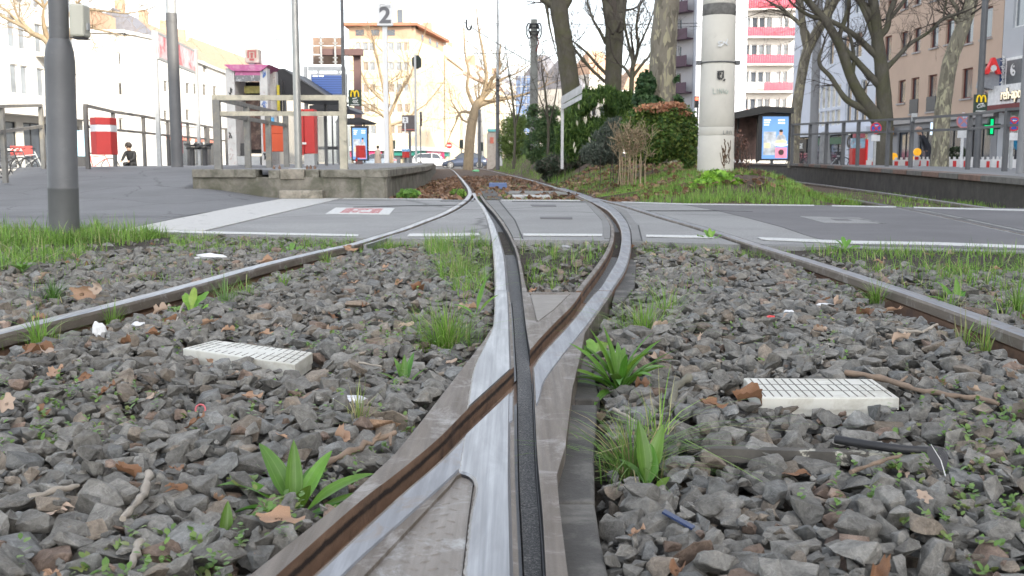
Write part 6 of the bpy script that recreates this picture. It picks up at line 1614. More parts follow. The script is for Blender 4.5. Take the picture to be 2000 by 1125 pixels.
# white board sign in the shrubs
YW=22.9
t=thing('board_sign',(Wx(1098,YW,.3),YW,.2),'weathered white board sign of two tilted planks on a white post','sign')
mw=M('weathered_white_board',(.56,.56,.55),.7,0,.08,5,dirt=(.4,.41,.38),dscale=6)
MB().pbox(1095.5,200,1101,330,YW,.05).build('sign_post',mw,t)
for q in (((1096,189),(1136,165),(1137,181),(1096,204)),((1096,206),(1137,183),(1136,194),(1096,215))):
    mb=MB(); dd=(0,-1.4,-1.5,0) 
    vs=[]
    for (u,v),e in zip(q,dd): vs.append(pp(u,v,YW+e))
    vs+=[(a,b_+.05,c0) for a,b_,c0 in vs]; mb.add(vs,[(0,1,2,3),(7,6,5,4),(0,4,5,1),(1,5,6,2),(2,6,7,3),(3,7,4,0)]); o=mb.build('sign_plank',mw,t); fixn(o)
# overhead line mast with fittings and wires
YM=45.
t=thing('overhead_line_mast',(Wx(1042,YM,.3),YM,0),'concrete overhead line mast with cable loops at its top','mast')
m_mast=M('grey_green_mast',(.19,.195,.18),.8,0,.15,3)
p0=W(1043,37,YM); MB().add([(W(1033,330,YM)[0],YM,0),(W(1052,330,YM)[0],YM,0),(W(1052,330,YM)[0],YM+.4,0),(W(1033,330,YM)[0],YM+.4,0),(W(1037,37,YM)[0],YM,p0[1]),(W(1049.5,37,YM)[0],YM,p0[1]),(W(1049.5,37,YM)[0],YM+.3,p0[1]),(W(1037,37,YM)[0],YM+.3,p0[1])],[(0,3,2,1),(4,5,6,7),(0,1,5,4),(1,2,6,5),(2,3,7,6),(3,0,4,7)]).build('mast_shaft',m_mast,t)
for v in (45,52,60,66): MB().pbox(1034.5,v,1052,v+2.5,YM-.05,.4).build('clamp_band',m_blackp,t)
for s_ in (-1,1):
    for k,(du,v0,v1) in enumerate(((14,48,75),(10,52,68))):
        pts=[pp(1043+s_*(5+0),v0,YM-.05),pp(1043+s_*du*.8,v0-3,YM-.2),pp(1043+s_*du,v0+4,YM-.2),pp(1043+s_*du,v1-8,YM-.2),pp(1043+s_*(du-3),v1,YM-.2),pp(1043+s_*5,v1-2,YM-.05)]
        MB().tube(pts,.035,6).build('cable_loop',m_blackp,t)
    MB().tube([pp(1043+s_*6,68,YM-.05),pp(1043+s_*9,85,YM-.15),pp(1043+s_*4,100,YM-.04)],.03,6).build('drop_cable',M('red_brown_cable',(.22,.05,.04),.6) if s_>0 else m_galv,t)
def wire(name,pts,r,label,cat='wire'):
    o=MB().tube(pts,r,5).build(name,m_blackp,None,origin=pts[0]); tag(o,label,cat,'overhead wires'); return o
def wl_(a,b_,sag,n=8):
    A=Vector(a);B=Vector(b_); return [tuple(A.lerp(B,i/n)-Vector((0,0,sag*4*(i/n)*(1-i/n)))) for i in range(n+1)]
wire('overhead_wire',wl_(pp(905,44,YM+6),pp(1037,47,YM),.03),.014,'upper cross wire between the left insulator and the concrete mast')
wire('overhead_wire',wl_(pp(905,46.5,YM+6),pp(1037,50,YM),.05),.012,'lower cross wire between the left insulator and the concrete mast')
wire('overhead_wire',wl_(pp(1050,46,YM),pp(1400,44,YM-4),.05),.014,'upper wire running right from the concrete mast behind the trunks')
wire('overhead_wire',wl_(pp(1050,49,YM),pp(1400,50,YM-4),.1),.010,'lower wire running right from the concrete mast behind the trunks')
wire('overhead_wire',wl_(pp(915,50,YM+6),pp(1038,123,YM),.03),.02,'slanting stay from the left insulator down to the concrete mast')
wire('overhead_wire',wl_(pp(1050,123,YM),pp(1098,97,YM),.03),.02,'slanting stay rising right from the concrete mast')
wire('overhead_wire',wl_(pp(880,103,YM+4),pp(1002,104,YM),.02)+[pp(1027,52,YM)],.012,'thin wire that runs level and then bends up to the concrete mast')
t=thing('insulator_hanger',pp(911,55,YM+6),'black insulator bracket where the cross wires end on the left','insulator')
MB().tube([pp(911,38,YM+6),pp(911,52,YM+6),pp(914,58,YM+6),pp(918,58,YM+6),pp(922,50,YM+6)],.05,6).build('bracket',m_blackp,t)
t=thing('street_lamp',(Wx(972,52,.4),52,0),'thin tall pale lamp mast with a darker lower half, before the far houses','street lamp')
MB().tube([pp(972,332,52),pp(972,153,52)],[.11,.09],10).build('mast_lower',m_gpole,t); MB().tube([pp(972,152.8,52),pp(972,-30,52)],[.07,.06],10).build('mast_upper',m_galv,t)
for v in (155,166,176): MB().pbox(969,v,975,v+3,51.9,.25).build('clamp_band',m_blackp,t)
t=thing('street_lamp',(Wx(936.5,80,.4),80,0),'short dark lamp post behind the dark blue-grey car','street lamp'); MB().tube([pp(936.5,328,80),pp(936.5,215,80)],[.12,.1],8).build('mast_shaft',m_gpole,t); MB().pbox(934,214,940,217,80,.4).build('lamp_head',m_gpole,t)
# no entry sign, far traffic lights
x,z=W(877,284,108); t=thing('no_entry_sign',(x,108,0),'far round red and white no entry sign above the white car','road sign'); MB().disc((x,108,z),.33,t=.02,seg=24).build('sign_disc',m_red,t); MB().box(x-.24,x+.24,107.94,107.975,z-.07,z+.07).build('white_bar',m_frame_w,t); MB().box(x-.04,x+.04,108.03,108.1,0,z).build('sign_pole',m_galv,t)
for u,v,Y,lb in ((768,282,112,'far traffic light left of the shop band under the pale tree'),(901,281,112,'large far traffic light left of the bare plane tree'),(940,286,112,'far traffic light behind the roof of the dark blue-grey car')):
    x,z=W(u,v,Y); t=thing('traffic_light',(x,Y,0),lb,'traffic light'); MB().box(x-.2,x+.2,Y,Y+.3,z-.5,z+.45).build('signal_head',M('dark_green_black',(.012,.022,.018),.6),t); MB().box(x-.05,x+.05,Y+.1,Y+.2,0,z-.51).build('signal_pole',m_gpole,t)
x,z=W(1361,200,60); t=thing('traffic_light',(x,60,0),'traffic light showing red beside the left edge of the concrete column','traffic light'); MB().pbox(1357.5,188,1365,210,60,.3).build('signal_head',m_blackp,t); MB().disc(pp(1361,193,59.97),.10,t=.02).build('red_lamp',M('lit_red',(.9,.10,.05),.4,emit=1.5),t); MB().pbox(1360,210.2,1363,330,60.1,.08).build('signal_pole',m_gpole,t)
# white stone with painted face at the left end of the hedge
t=thing('painted_pillar',(Wx(962,75,.3),75,-.05),'weathered pale pillar with a turquoise top and red paint marks, left of the hedge','pillar')
p=[W(u,v,75) for u,v in ((951,331),(951,262),(955,255),(962,252),(968,255),(970,330))]; MB().xprism(p,75,75.6).build('pillar_body',M('weathered_pale_pillar',(.42,.37,.32),.85,0,.2,4),t)
MB().pbox(952,252,969,257,74.9,.3).build('turquoise_cap',M('turquoise_paint',(.12,.42,.42),.6),t); MB().pbox(957,268,964,280,74.95,.03).build('red_paint_mark',M('dull_red_paint',(.5,.15,.1),.6,0,.5,4),t)
t=thing('white_post',(Wx(978,62,.3),62,-.05),'slim white painted post at the left end of the hedge','post'); MB().pbox(976,262,981,324,62,.15).build('post_shaft',mw,t)
# ================================================================ TREES AND SHRUBS
def bark(name,a,b_,patch=None,ps=3.,moss=None):
    m,nt,bs,oc=base(name)
    mp=nt.nodes.new('ShaderNodeMapping'); nt.links.new(oc,mp.inputs[0]); mp.inputs['Scale'].default_value=(1,1,.35)
    c_=mixc(nt,ramp(nt,noise_(nt,5,7,.75,mp.outputs[0],.6),[(.3,0.),(.7,1.)]),a,b_)
    if patch:
        v=nt.nodes.new('ShaderNodeTexVoronoi'); v.inputs['Scale'].default_value=ps; v.inputs['Randomness'].default_value=1
        w_=nt.nodes.new('ShaderNodeTexNoise'); w_.inputs['Scale'].default_value=6; nt.links.new(mp.outputs[0],w_.inputs[0])
        ad=nt.nodes.new('ShaderNodeVectorMath'); ad.operation='ADD'; nt.links.new(mp.outputs[0],ad.inputs[0]); nt.links.new(mixc(nt,.35,(0,0,0),w_.outputs['Color']),ad.inputs[1]); nt.links.new(ad.outputs[0],v.inputs['Vector'])
        s_=nt.nodes.new('ShaderNodeSeparateColor'); nt.links.new(v.outputs['Color'],s_.inputs[0])
        c_=mixc(nt,ramp(nt,s_.outputs[0],[(.70,0.),(.74,1.)]),c_,patch)
        c_=mixc(nt,ramp(nt,s_.outputs[1],[(.76,0.),(.80,.8)]),c_,tuple(x*.7 for x in a))
    if moss:
        c_=mixc(nt,ramp(nt,noise_(nt,1.3,6,.7,oc,.5),[(.45,0.),(.62,.7)]),c_,moss)
    nt.links.new(c_,bs.inputs['Base Color']); bs.inputs['Roughness'].default_value=.9
    bump(nt,bs,noise_(nt,14,7,.75,mp.outputs[0]),.6,.04); MATS[name]=m; return m
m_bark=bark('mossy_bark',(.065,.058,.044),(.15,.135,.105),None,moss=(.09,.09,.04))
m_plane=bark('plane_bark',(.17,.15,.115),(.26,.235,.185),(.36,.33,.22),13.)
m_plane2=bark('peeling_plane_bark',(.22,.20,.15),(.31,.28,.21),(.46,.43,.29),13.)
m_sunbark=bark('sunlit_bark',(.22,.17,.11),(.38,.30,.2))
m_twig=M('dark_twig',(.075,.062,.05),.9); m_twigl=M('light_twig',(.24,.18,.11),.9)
def tube_limb(mb,pts,Y,seg=10,wob=.0):
    P3=[];Rr=[]
    for q in pts:
        u,v,w_=q[:3]; yo=q[3] if len(q)>3 else 0
        x,z=W(u,v,Y+yo); P3.append(Vector((x,Y+yo,z))); Rr.append(w_/2*(Y+yo)/2000.)
    # catmull-rom resample
    out=[];ro=[]
    for i in range(len(P3)-1):
        p0=P3[max(i-1,0)];p1=P3[i];p2=P3[i+1];p3=P3[min(i+2,len(P3)-1)]
        for k in range(4):
            t_=k/4; out.append(.5*((2*p1)+(p2-p0)*t_+(2*p0-5*p1+4*p2-p3)*t_*t_+(3*p1-p0-3*p2+p3)*t_**3)); ro.append(Rr[i]*(1-t_)+Rr[i+1]*t_)
    out.append(P3[-1]); ro.append(Rr[-1])
    ro=[r*(1+.06*noise.noise(p*3)) for r,p in zip(ro,out)]
    mb.tube(out,ro,seg); return out,ro
def twigs(mb,p,d,L,r,depth,rnd,up=.15,seg=4):
    n=4; pts=[Vector(p)]; d=Vector(d).normalized()
    for i in range(n):
        d=(d+Vector((rnd.gauss(0,.16),rnd.gauss(0,.16),rnd.gauss(0,.14)+up*.25))).normalized(); pts.append(pts[-1]+d*L/n)
    mb.tube(pts,[max(r*(1-.7*i/n),.003) for i in range(n+1)],seg,cap=False)
    if depth>0:
        for k in range(rnd.choice((2,3,3))):
            i=rnd.randint(1,n); q=pts[i]; a=Vector((rnd.gauss(0,1),rnd.gauss(0,1),rnd.gauss(0,.8))).normalized()
            nd=(d*.75+a*.75+Vector((0,0,up))).normalized(); twigs(mb,q,nd,L*rnd.uniform(.5,.8),max(r*.45,.004),depth-1,rnd,up,seg)
def tree(name,label,Y,limbs,tw,mat,tmat,seed=1,group=None,twlen=1.2,cat='tree',depth=3,base_uv=None):
    """limbs: list of limb point lists (u,v,width px[,dy]); first is the trunk. tw: twigs per limb"""
    rnd=random.Random(seed); u0,v0=limbs[0][0][:2]
    t=thing(name,(Wx(u0,Y,.3),Y,.0),label,cat,group)
    mb=MB(); paths=[]
    for i,l in enumerate(limbs): paths.append(tube_limb(mb,l,Y,14 if i==0 else 9))
    mb.build('trunk',mat,t)
    mb=MB()
    for i,(pts,ro) in enumerate(paths):
        nn=tw if not hasattr(tw,'__len__') else tw[min(i,len(tw)-1)]
        m=len(pts)
        for k in range(nn):
            j=rnd.randint(int(m*(.75 if i==0 else .25)),m-1); d=(pts[min(j+1,m-1)]-pts[max(j-1,0)]).normalized()
            a=Vector((rnd.gauss(0,1),rnd.gauss(0,1),rnd.gauss(0,.7))).normalized()
            twigs(mb,pts[j],(d*.6+a+Vector((0,0,.2))),twlen*rnd.uniform(.6,1.3),ro[j]*.22+.006,depth,rnd)
        twigs(mb,pts[-1],(pts[-1]-pts[-2]),twlen*1.3,ro[-1]*.8,depth,rnd)
    mb.build('branches',tmat,t)
    return t
tree('plane_tree','leaning mossy trunk right of the overhead line mast, forking at the top',33,
 [[(1128,335,46),(1124,260,42),(1117,190,38),(1108,120,35),(1098,60,33),(1092,20,36),(1090,-5,34)],
  [(1092,12,26),(1078,8,18),(1064,0,15),(1050,-14,12),(1030,-40,8)],[(1092,5,28),(1088,-30,24),(1080,-80,16)],[(1098,15,22),(1110,-5,20),(1120,-30,18),(1135,-90,10)],
  [(1066,3,9),(1070,28,5),(1074,55,4),(1080,78,3)]],(0,5,4,4,2),m_bark,m_twig,3,twlen=.9)
tree('plane_tree','straight forked mossy trunk in the middle of the shrubs',33,
 [[(1198,335,38),(1197,250,34),(1197,180,32),(1199,120,33),(1200,70,36),(1200,42,36)],
  [(1194,50,24),(1189,20,22),(1184,-10,20),(1176,-60,14)],[(1206,55,28),(1211,20,25),(1215,-10,22),(1222,-70,14)],
  [(1184,85,8),(1172,62,6),(1160,42,5),(1152,20,4),(1146,-5,3)],[(1190,150,7),(1168,128,6),(1148,105,5),(1128,88,4),(1122,83,3)],[(1188,165,7),(1160,140,6),(1140,118,6),(1124,98,5)]],(2,5,5,8,8,6),m_bark,m_twig,5,twlen=.9)
tree('plane_tree','thickest plane trunk with pale peeling patches and ivy at its foot',22,
 [[(1296,340,58),(1294,260,54),(1293,200,52),(1294,130,50),(1297,70,50),(1303,0,48),(1308,-50,46),(1312,-110,42)],
  [(1308,-40,30),(1270,-90,22),(1230,-160,12)]],(3,6),m_plane,m_twig,7,twlen=1.)
tree('small_tree','thin dark branching tree between the forked trunk and the thickest trunk',30,
 [[(1236,330,12),(1234,240,11),(1233,180,10),(1235,140,9),(1237,118,8)],[(1237,125,7),(1230,95,6),(1222,60,5),(1218,20,4)],[(1236,130,8),(1246,95,6),(1243,50,5),(1250,10,4)],
  [(1236,150,7),(1252,128,6),(1266,112,4),(1274,98,3)],[(1235,155,7),(1222,135,6),(1210,125,5)],[(1246,95,5),(1262,60,4),(1272,35,3)]],(2,6,8,8,4,6),m_bark,m_twig,11,twlen=.8)
tree('plane_tree','slim tree leaning right beside the shelter with the lit poster',32,
 [[(1549,328,23),(1551,280,21),(1555,220,20),(1563,165,19),(1572,115,19),(1583,85,19),(1597,60,18),(1615,30,17),(1634,-5,15),(1660,-60,12)],
  [(1578,100,15),(1571,70,14),(1567,40,13),(1563,0,12),(1560,-50,10)],[(1585,85,12),(1570,55,9),(1546,33,7),(1526,17,6),(1505,5,4)],
  [(1566,50,7),(1545,30,5),(1523,22,4),(1500,19,3),(1475,28,2)],[(1595,62,10),(1612,20,8),(1622,-20,6)]],(2,5,5,3,4),m_plane,m_twig,13,twlen=1.)
tree('plane_tree','big dark mossy tree with many boughs in front of the salmon brown building',31,
 [[(1724,325,36),(1725,280,34),(1728,240,32),(1727,200,29),(1724,160,27),(1720,120,25),(1714,80,23),(1710,40,21),(1705,0,19),(1700,-60,15)],
  [(1722,245,30),(1706,222,26),(1683,190,22),(1664,155,20),(1650,115,19),(1638,85,18),(1615,45,16),(1592,18,14),(1570,-8,12)],
  [(1706,225,18),(1680,210,14),(1655,196,12),(1640,178,10),(1622,150,9),(1603,130,8),(1600,112,7),(1606,95,5)],
  [(1716,165,16),(1694,142,13),(1672,118,12),(1650,95,11),(1640,72,9),(1650,40,9),(1658,10,8),(1655,-20,7)],
  [(1713,110,14),(1690,88,12),(1668,68,11),(1640,50,10),(1610,36,9),(1585,32,8),(1560,18,6)],
  [(1730,135,11),(1752,112,9),(1777,86,8),(1798,73,7),(1820,58,6),(1843,36,6),(1866,28,5)],
  [(1718,70,15),(1732,55,12),(1738,25,11),(1748,0,10),(1760,-30,8)],
  [(1710,50,12),(1695,20,11),(1682,0,10),(1660,-40,8)],[(1712,95,10),(1702,60,9),(1688,25,8),(1672,-8,7)],[(1664,155,9),(1668,118,7),(1664,85,7),(1656,60,6)],[(1735,40,9),(1760,10,7),(1780,-20,6)],
  [(1843,36,4),(1845,18,3),(1850,-5,2.5)]],(2,5,5,6,5,9,5,5,5,4,4,5),m_bark,m_twig,17,twlen=.9)
tree('plane_tree','pale peeling plane trunk leaning right behind the right railing',33,
 [[(1834,335,36),(1836,300,33),(1839,240,31),(1846,180,29),(1856,120,28),(1872,75,27),(1887,35,26),(1898,0,24),(1912,-60,20)],
  [(1874,45,13),(1860,32,7),(1845,38,4)],[(1878,35,10),(1862,5,6),(1850,-20,4)]],(5,10,8),m_plane2,m_twig,19,twlen=.8)
# far sunlit trees
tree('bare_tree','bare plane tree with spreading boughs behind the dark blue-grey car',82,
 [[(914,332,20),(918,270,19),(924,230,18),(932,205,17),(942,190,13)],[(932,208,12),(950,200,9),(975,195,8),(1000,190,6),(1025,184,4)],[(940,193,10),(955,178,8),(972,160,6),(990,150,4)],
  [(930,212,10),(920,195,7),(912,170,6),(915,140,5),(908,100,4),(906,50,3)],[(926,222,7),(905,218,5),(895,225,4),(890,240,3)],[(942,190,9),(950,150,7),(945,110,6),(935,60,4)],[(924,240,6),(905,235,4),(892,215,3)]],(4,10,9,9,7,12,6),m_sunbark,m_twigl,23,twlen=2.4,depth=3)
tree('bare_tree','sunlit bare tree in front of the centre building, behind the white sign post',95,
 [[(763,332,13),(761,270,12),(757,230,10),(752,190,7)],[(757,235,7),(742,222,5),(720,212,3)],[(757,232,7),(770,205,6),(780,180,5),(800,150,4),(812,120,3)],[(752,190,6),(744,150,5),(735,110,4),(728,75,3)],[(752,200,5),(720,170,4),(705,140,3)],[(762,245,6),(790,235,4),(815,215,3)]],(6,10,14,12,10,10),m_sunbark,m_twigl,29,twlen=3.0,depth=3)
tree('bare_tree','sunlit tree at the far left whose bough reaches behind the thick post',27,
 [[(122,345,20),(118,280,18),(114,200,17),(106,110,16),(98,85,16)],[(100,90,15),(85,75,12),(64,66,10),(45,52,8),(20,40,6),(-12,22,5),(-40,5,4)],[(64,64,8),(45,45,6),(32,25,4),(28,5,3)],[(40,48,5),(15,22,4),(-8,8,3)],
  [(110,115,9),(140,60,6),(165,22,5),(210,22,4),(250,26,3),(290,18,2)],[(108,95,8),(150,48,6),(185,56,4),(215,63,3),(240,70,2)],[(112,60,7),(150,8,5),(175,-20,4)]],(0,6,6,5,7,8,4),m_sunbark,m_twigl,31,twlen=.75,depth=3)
for i,(u,lb) in enumerate(((1003,'thin young tree left of the concrete mast above the hedge'),(1068,'thin young tree right of the concrete mast above the hedge'),(1150,'thin bare sapling behind the white board sign'))):
    tree('young_tree',lb,36+i,[[(u,330,6),(u+3,260,5),(u-2,190,4),(u-8,150,3)],[(u+3,250,4),(u+14,205,3),(u+20,170,2)],[(u,230,3),(u-14,190,2)]],(4,6,6),m_bark,m_twig,40+i,twlen=.9,depth=2)
# ---------------------------------------------------------------- foliage
def leafcloud(name,blobs,n,size,cols,mat,parent,seed=1,aspect=.5,shell=.55,droop=0.,up=.3,clump=None,bend=.25):
    """blobs: (cx,cy,cz,rx,ry,rz,weight)"""
    g=np.random.default_rng(seed); V=[];C_=[]
    wts=np.array([b_[6] if len(b_)>6 else b_[3]*b_[5] for b_ in blobs]); wts=wts/wts.sum()
    which=g.choice(len(blobs),n,p=wts); B=np.array([b_[:6] for b_ in blobs])[which]
    d=g.normal(size=(n,3)); d/=np.linalg.norm(d,axis=1)[:,None]
    rr_=(shell+(1-shell)*g.random(n)**.6)
    # clumpy outline
    k=np.array([1+.28*noise.noise(Vector(tuple(a*2.3))+Vector((seed*3,w_*5.,0)))+.18*noise.noise(Vector(tuple(a*6))+Vector((seed,w_*3.,9))) for a,w_ in zip(d,which)])
    P_=B[:,:3]+d*B[:,3:6]*(rr_*k)[:,None]
    keep=np.array([noise.noise(Vector(tuple(p*(clump or 2.2)))+Vector((seed,0,0)))>-.28 for p in P_]) 
    P_=P_[keep]; d=d[keep]; n=len(P_)
    nr=d+g.normal(size=(n,3))*.7+np.array([0,-.15,up]); nr/=np.linalg.norm(nr,axis=1)[:,None]
    ax=np.cross(nr,g.normal(size=(n,3))+np.array([0,0,-droop])); ax/=np.linalg.norm(ax,axis=1)[:,None]; bx_=np.cross(nr,ax)
    if droop: 
        t_=g.normal(size=(n,3))*.6+np.array([0,0,-droop]); t_/=np.linalg.norm(t_,axis=1)[:,None]; ax=t_; bx_=np.cross(nr,ax); bx_/=np.linalg.norm(bx_,axis=1)[:,None]
    s_=size*g.uniform(.6,1.4,n)[:,None]
    m1=P_+ax*s_*.45+nr*s_*bend*.3
    V=np.stack([P_-ax*s_*.5,m1*.0+P_+bx_*s_*aspect*.5+nr*s_*bend*.2,P_+ax*s_*.5-nr*s_*bend*.2,P_-bx_*s_*aspect*.5+nr*s_*bend*.2],1).reshape(-1,3)
    F=np.arange(4*n).reshape(n,4)
    cc=np.array(cols)[g.integers(0,len(cols),n)]*g.uniform(.7,1.35,n)[:,None]*1.8
    o=npmesh(name,V,F,mat,parent,col=np.repeat(cc,4,0)); return o
m_leaf,nt,bs,oc=base('leaf_green')
at=nt.nodes.new('ShaderNodeAttribute'); at.attribute_name='Col'; nt.links.new(at.outputs['Color'],bs.inputs['Base Color']); bs.inputs['Roughness'].default_value=.5; bs.inputs['Specular IOR Level'].default_value=.35
ts=nt.nodes.new('ShaderNodeBsdfTranslucent'); nt.links.new(at.outputs['Color'],ts.inputs['Color']); mx=nt.nodes.new('ShaderNodeMixShader'); mx.inputs[0].default_value=.3
nt.links.new(bs.outputs[0],mx.inputs[1]); nt.links.new(ts.outputs[0],mx.inputs[2]); nt.links.new(mx.outputs[0],nt.nodes['Material Output'].inputs[0])
def blob(u,v,ru,rv,Y,dy=None):
    x,z=W(u,v,Y); s_=Y/2000.; return (x,Y,z,ru*s_,dy or ru*s_*.8,rv*s_,ru*rv)
GR=[(.055,.10,.025),(.075,.125,.035),(.04,.075,.02),(.10,.14,.04)]
def shrub(name,label,Y,blobs,n,size,cols,seed,aspect=.5,stems=5,droop=0,core=True,stemmat=None,**k):
    u=sum(b_[0] for b_ in blobs)/len(blobs); t=thing(name,(Wx(u,Y,.3),Y,farsoil(Wx(u,Y,.3),Y)),label,'shrub')
    leafcloud('foliage',[blob(*b_,Y+ (b_[4] if len(b_)>4 else 0)) if len(b_)==4 else blob(b_[0],b_[1],b_[2],b_[3],Y+b_[4]) for b_ in blobs],n,size,cols,m_leaf,t,seed,aspect,droop=droop,**k)
    mb=MB(); rnd=random.Random(seed)
    for i in range(stems):
        b_=rnd.choice(blobs); x,z=W(b_[0]+rnd.uniform(-.7,.7)*b_[2],b_[1]+rnd.uniform(-.5,.3)*b_[3],Y); x0=x+rnd.uniform(-.2,.2)
        yb=Y+rnd.uniform(-.3,.3); mb.tube([(x0,yb,farsoil(x0,yb)-.05),((x+x0)/2+rnd.uniform(-.08,.08),yb,z*.5+.1),(x,yb,z)],[.008,.006,.004],5)
    mb.build('stems',stemmat or m_twig,t); return t
shrub('hedge_shrub','light green feathery hedge shrub at the left end of the bank',52,[(1000,262,28,40),(992,288,20,28),(1030,255,30,38),(1010,235,22,22),(1025,292,30,24)],15000,.14,[(.09,.13,.035),(.12,.16,.045),(.07,.105,.03)],1,.3,droop=.2,shell=.15)
shrub('hedge_shrub','darker green hedge shrub just left of the white sign post',38,[(1060,250,34,36),(1050,292,32,28),(1085,295,26,28),(1085,270,28,40),(1078,225,22,20),(1040,215,14,14)],14000,.11,[(.045,.085,.035),(.06,.10,.04),(.08,.12,.045)],2,.4,shell=.15)
shrub('bamboo_shrub','dark green long-leaved bamboo behind the white board sign',24,[(1130,250,42,45),(1165,212,42,36),(1200,225,40,50),(1165,270,45,38),(1225,205,28,26),(1150,193,22,20),(1205,185,26,18),(1120,205,14,14),(1180,178,14,10),(1110,290,25,25)],15000,.17,[(.045,.085,.02),(.065,.11,.025),(.09,.14,.035),(.03,.06,.018)],3,.17,droop=.9,stems=14,shell=.3)
shrub('ivy_shrub','dark ivy climbing the left foot of the thickest plane trunk',21.6,[(1262,165,18,25),(1255,190,20,22),(1270,200,22,14),(1322,175,7,26),(1325,205,10,18)],2600,.11,[(.03,.06,.022),(.045,.08,.03),(.02,.045,.018)],4,.8,stems=5)
shrub('round_shrub','big round evergreen shrub with reddish dry top, left of the concrete column',17,[(1290,262,66,56),(1250,250,38,40),(1335,275,30,55),(1300,225,55,24),(1270,290,50,30),(1345,310,16,20)],26000,.062,[(.05,.095,.02),(.08,.125,.025),(.11,.14,.03),(.035,.07,.018),(.06,.08,.02)],5,.55,clump=3.2)
leafb=[blob(1290,212,50,10,16.9),blob(1330,222,20,6,16.8),blob(1310,205,30,6,16.8)]
t=thing('dry_shrub_top',(Wx(1290,16.9,.3),16.9,1.1),'band of reddish brown dead leaves on top of the round evergreen shrub','dead leaves'); leafcloud('dead_foliage',leafb,1500,.06,[(.28,.13,.07),(.20,.10,.06),(.34,.19,.11)],m_leaf,t,6,.5)
shrub('trailing_shrub','dark grey-green trailing shrub at the foot of the bamboo',27,[(1095,322,36,24),(1125,310,30,30),(1066,326,22,16),(1150,300,28,28),(1080,345,22,10)],9500,.10,[(.035,.05,.03),(.05,.065,.04),(.065,.06,.045)],7,.4,stems=2)
shrub('trailing_shrub','grey leaved trailing shrub between the bamboo and the round shrub',18.6,[(1190,270,34,34),(1175,300,40,22),(1205,250,24,20)],6000,.09,[(.06,.075,.055),(.08,.09,.07),(.045,.055,.045)],8,.22,droop=.8,stems=4)
# dry twiggy plant before the round shrub
t=thing('dry_bush',(Wx(1228,15.8,.3),15.8,.15),'dry twiggy bush with bare pale stems in front of the round shrub','bush')
mb=MB(); rnd=random.Random(5)
for k in range(11):
    u=1208+k*5+rnd.uniform(-2,2); x,z=W(u,348,15.8); x2,z2=W(u+rnd.uniform(-6,6),285+rnd.uniform(-8,8),15.8)
    p=[(x,15.8+rnd.uniform(-.1,.1),z-.1),((x+x2)/2+rnd.uniform(-.02,.02),15.8,(z+z2)/2),(x2,15.8,z2)]; mb.tube(p,[.010,.008,.005],5)
    for q in range(3): twigs(mb,p[2] if q else p[1],(rnd.gauss(0,.5),rnd.gauss(0,.4),1),.22,.004,2,rnd,.2,4)
mb.build('stems',M('pale_dry_stem',(.36,.28,.18),.9),t)
leafcloud('dry_leaves',[blob(1230,275,34,24,15.8)],1300,.035,[(.2,.14,.09),(.14,.11,.07),(.1,.1,.05)],m_leaf,t,9,.5)
shrub('leafy_plant','bright green leafy plant at the foot of the concrete column',13.3,[(1400,350,30,17),(1378,362,24,13),(1428,360,22,12)],2200,.085,[(.13,.24,.03),(.17,.29,.04),(.10,.19,.03)],10,.9,stems=3,shell=.3)
shrub('leafy_plant','small round-leaved green plant in the corner beside the platform wall',14.2,[(800,378,20,9),(785,381,12,6)],420,.06,[(.07,.14,.03),(.10,.18,.035)],11,.9,stems=2,shell=.3)
shrub('leafy_plant','low green plant beside the pointed rail nose',15.5,[(895,378,16,9)],380,.05,[(.09,.16,.03),(.12,.19,.04)],12,.8,stems=2,shell=.3)
shrub('dead_twig_shrub','brown leafless shrub between the concrete column and the shelter',17.5,[(1450,300,22,32),(1440,275,14,22)],700,.05,[(.13,.07,.05),(.09,.05,.04)],13,.4,stems=26)
shrub('roadside_bush','dark bush behind the barriers right of the pale plane trunk',37,[(1868,298,24,12),(1850,303,14,8)],1200,.10,[(.02,.03,.015),(.03,.045,.02)],14,.5,stems=4)
# a few pale dry leaves hanging in the bamboo
for i,(u,v,Y) in enumerate(((1130,208,23),(1140,235,23),(1126,240,23),(1122,283,22),(1150,273,22),(1146,236,23.2),(1124,292,22))):
    x,z=W(u,v,Y); mb=MB(); a=random.uniform(-1,1); mb.add([(x,Y,z+.07),(x+.022+a*.02,Y-.02,z+.02),(x+a*.05,Y,z-.08),(x-.022+a*.02,Y+.02,z)],[(0,1,2,3)]); mb.add([(x,Y+.003,z+.07),(x+.022+a*.02,Y-.017,z+.02),(x+a*.05,Y+.003,z-.08),(x-.022+a*.02,Y+.023,z)],[(3,2,1,0)])
    o=mb.build('pale_leaf',M('pale_cream_leaf',(.55,.52,.38),.7),None,origin=(x,Y,z)); tag(o,'pale cream dead leaf caught in the bamboo shrubs','leaf','pale leaves caught in the bamboo')
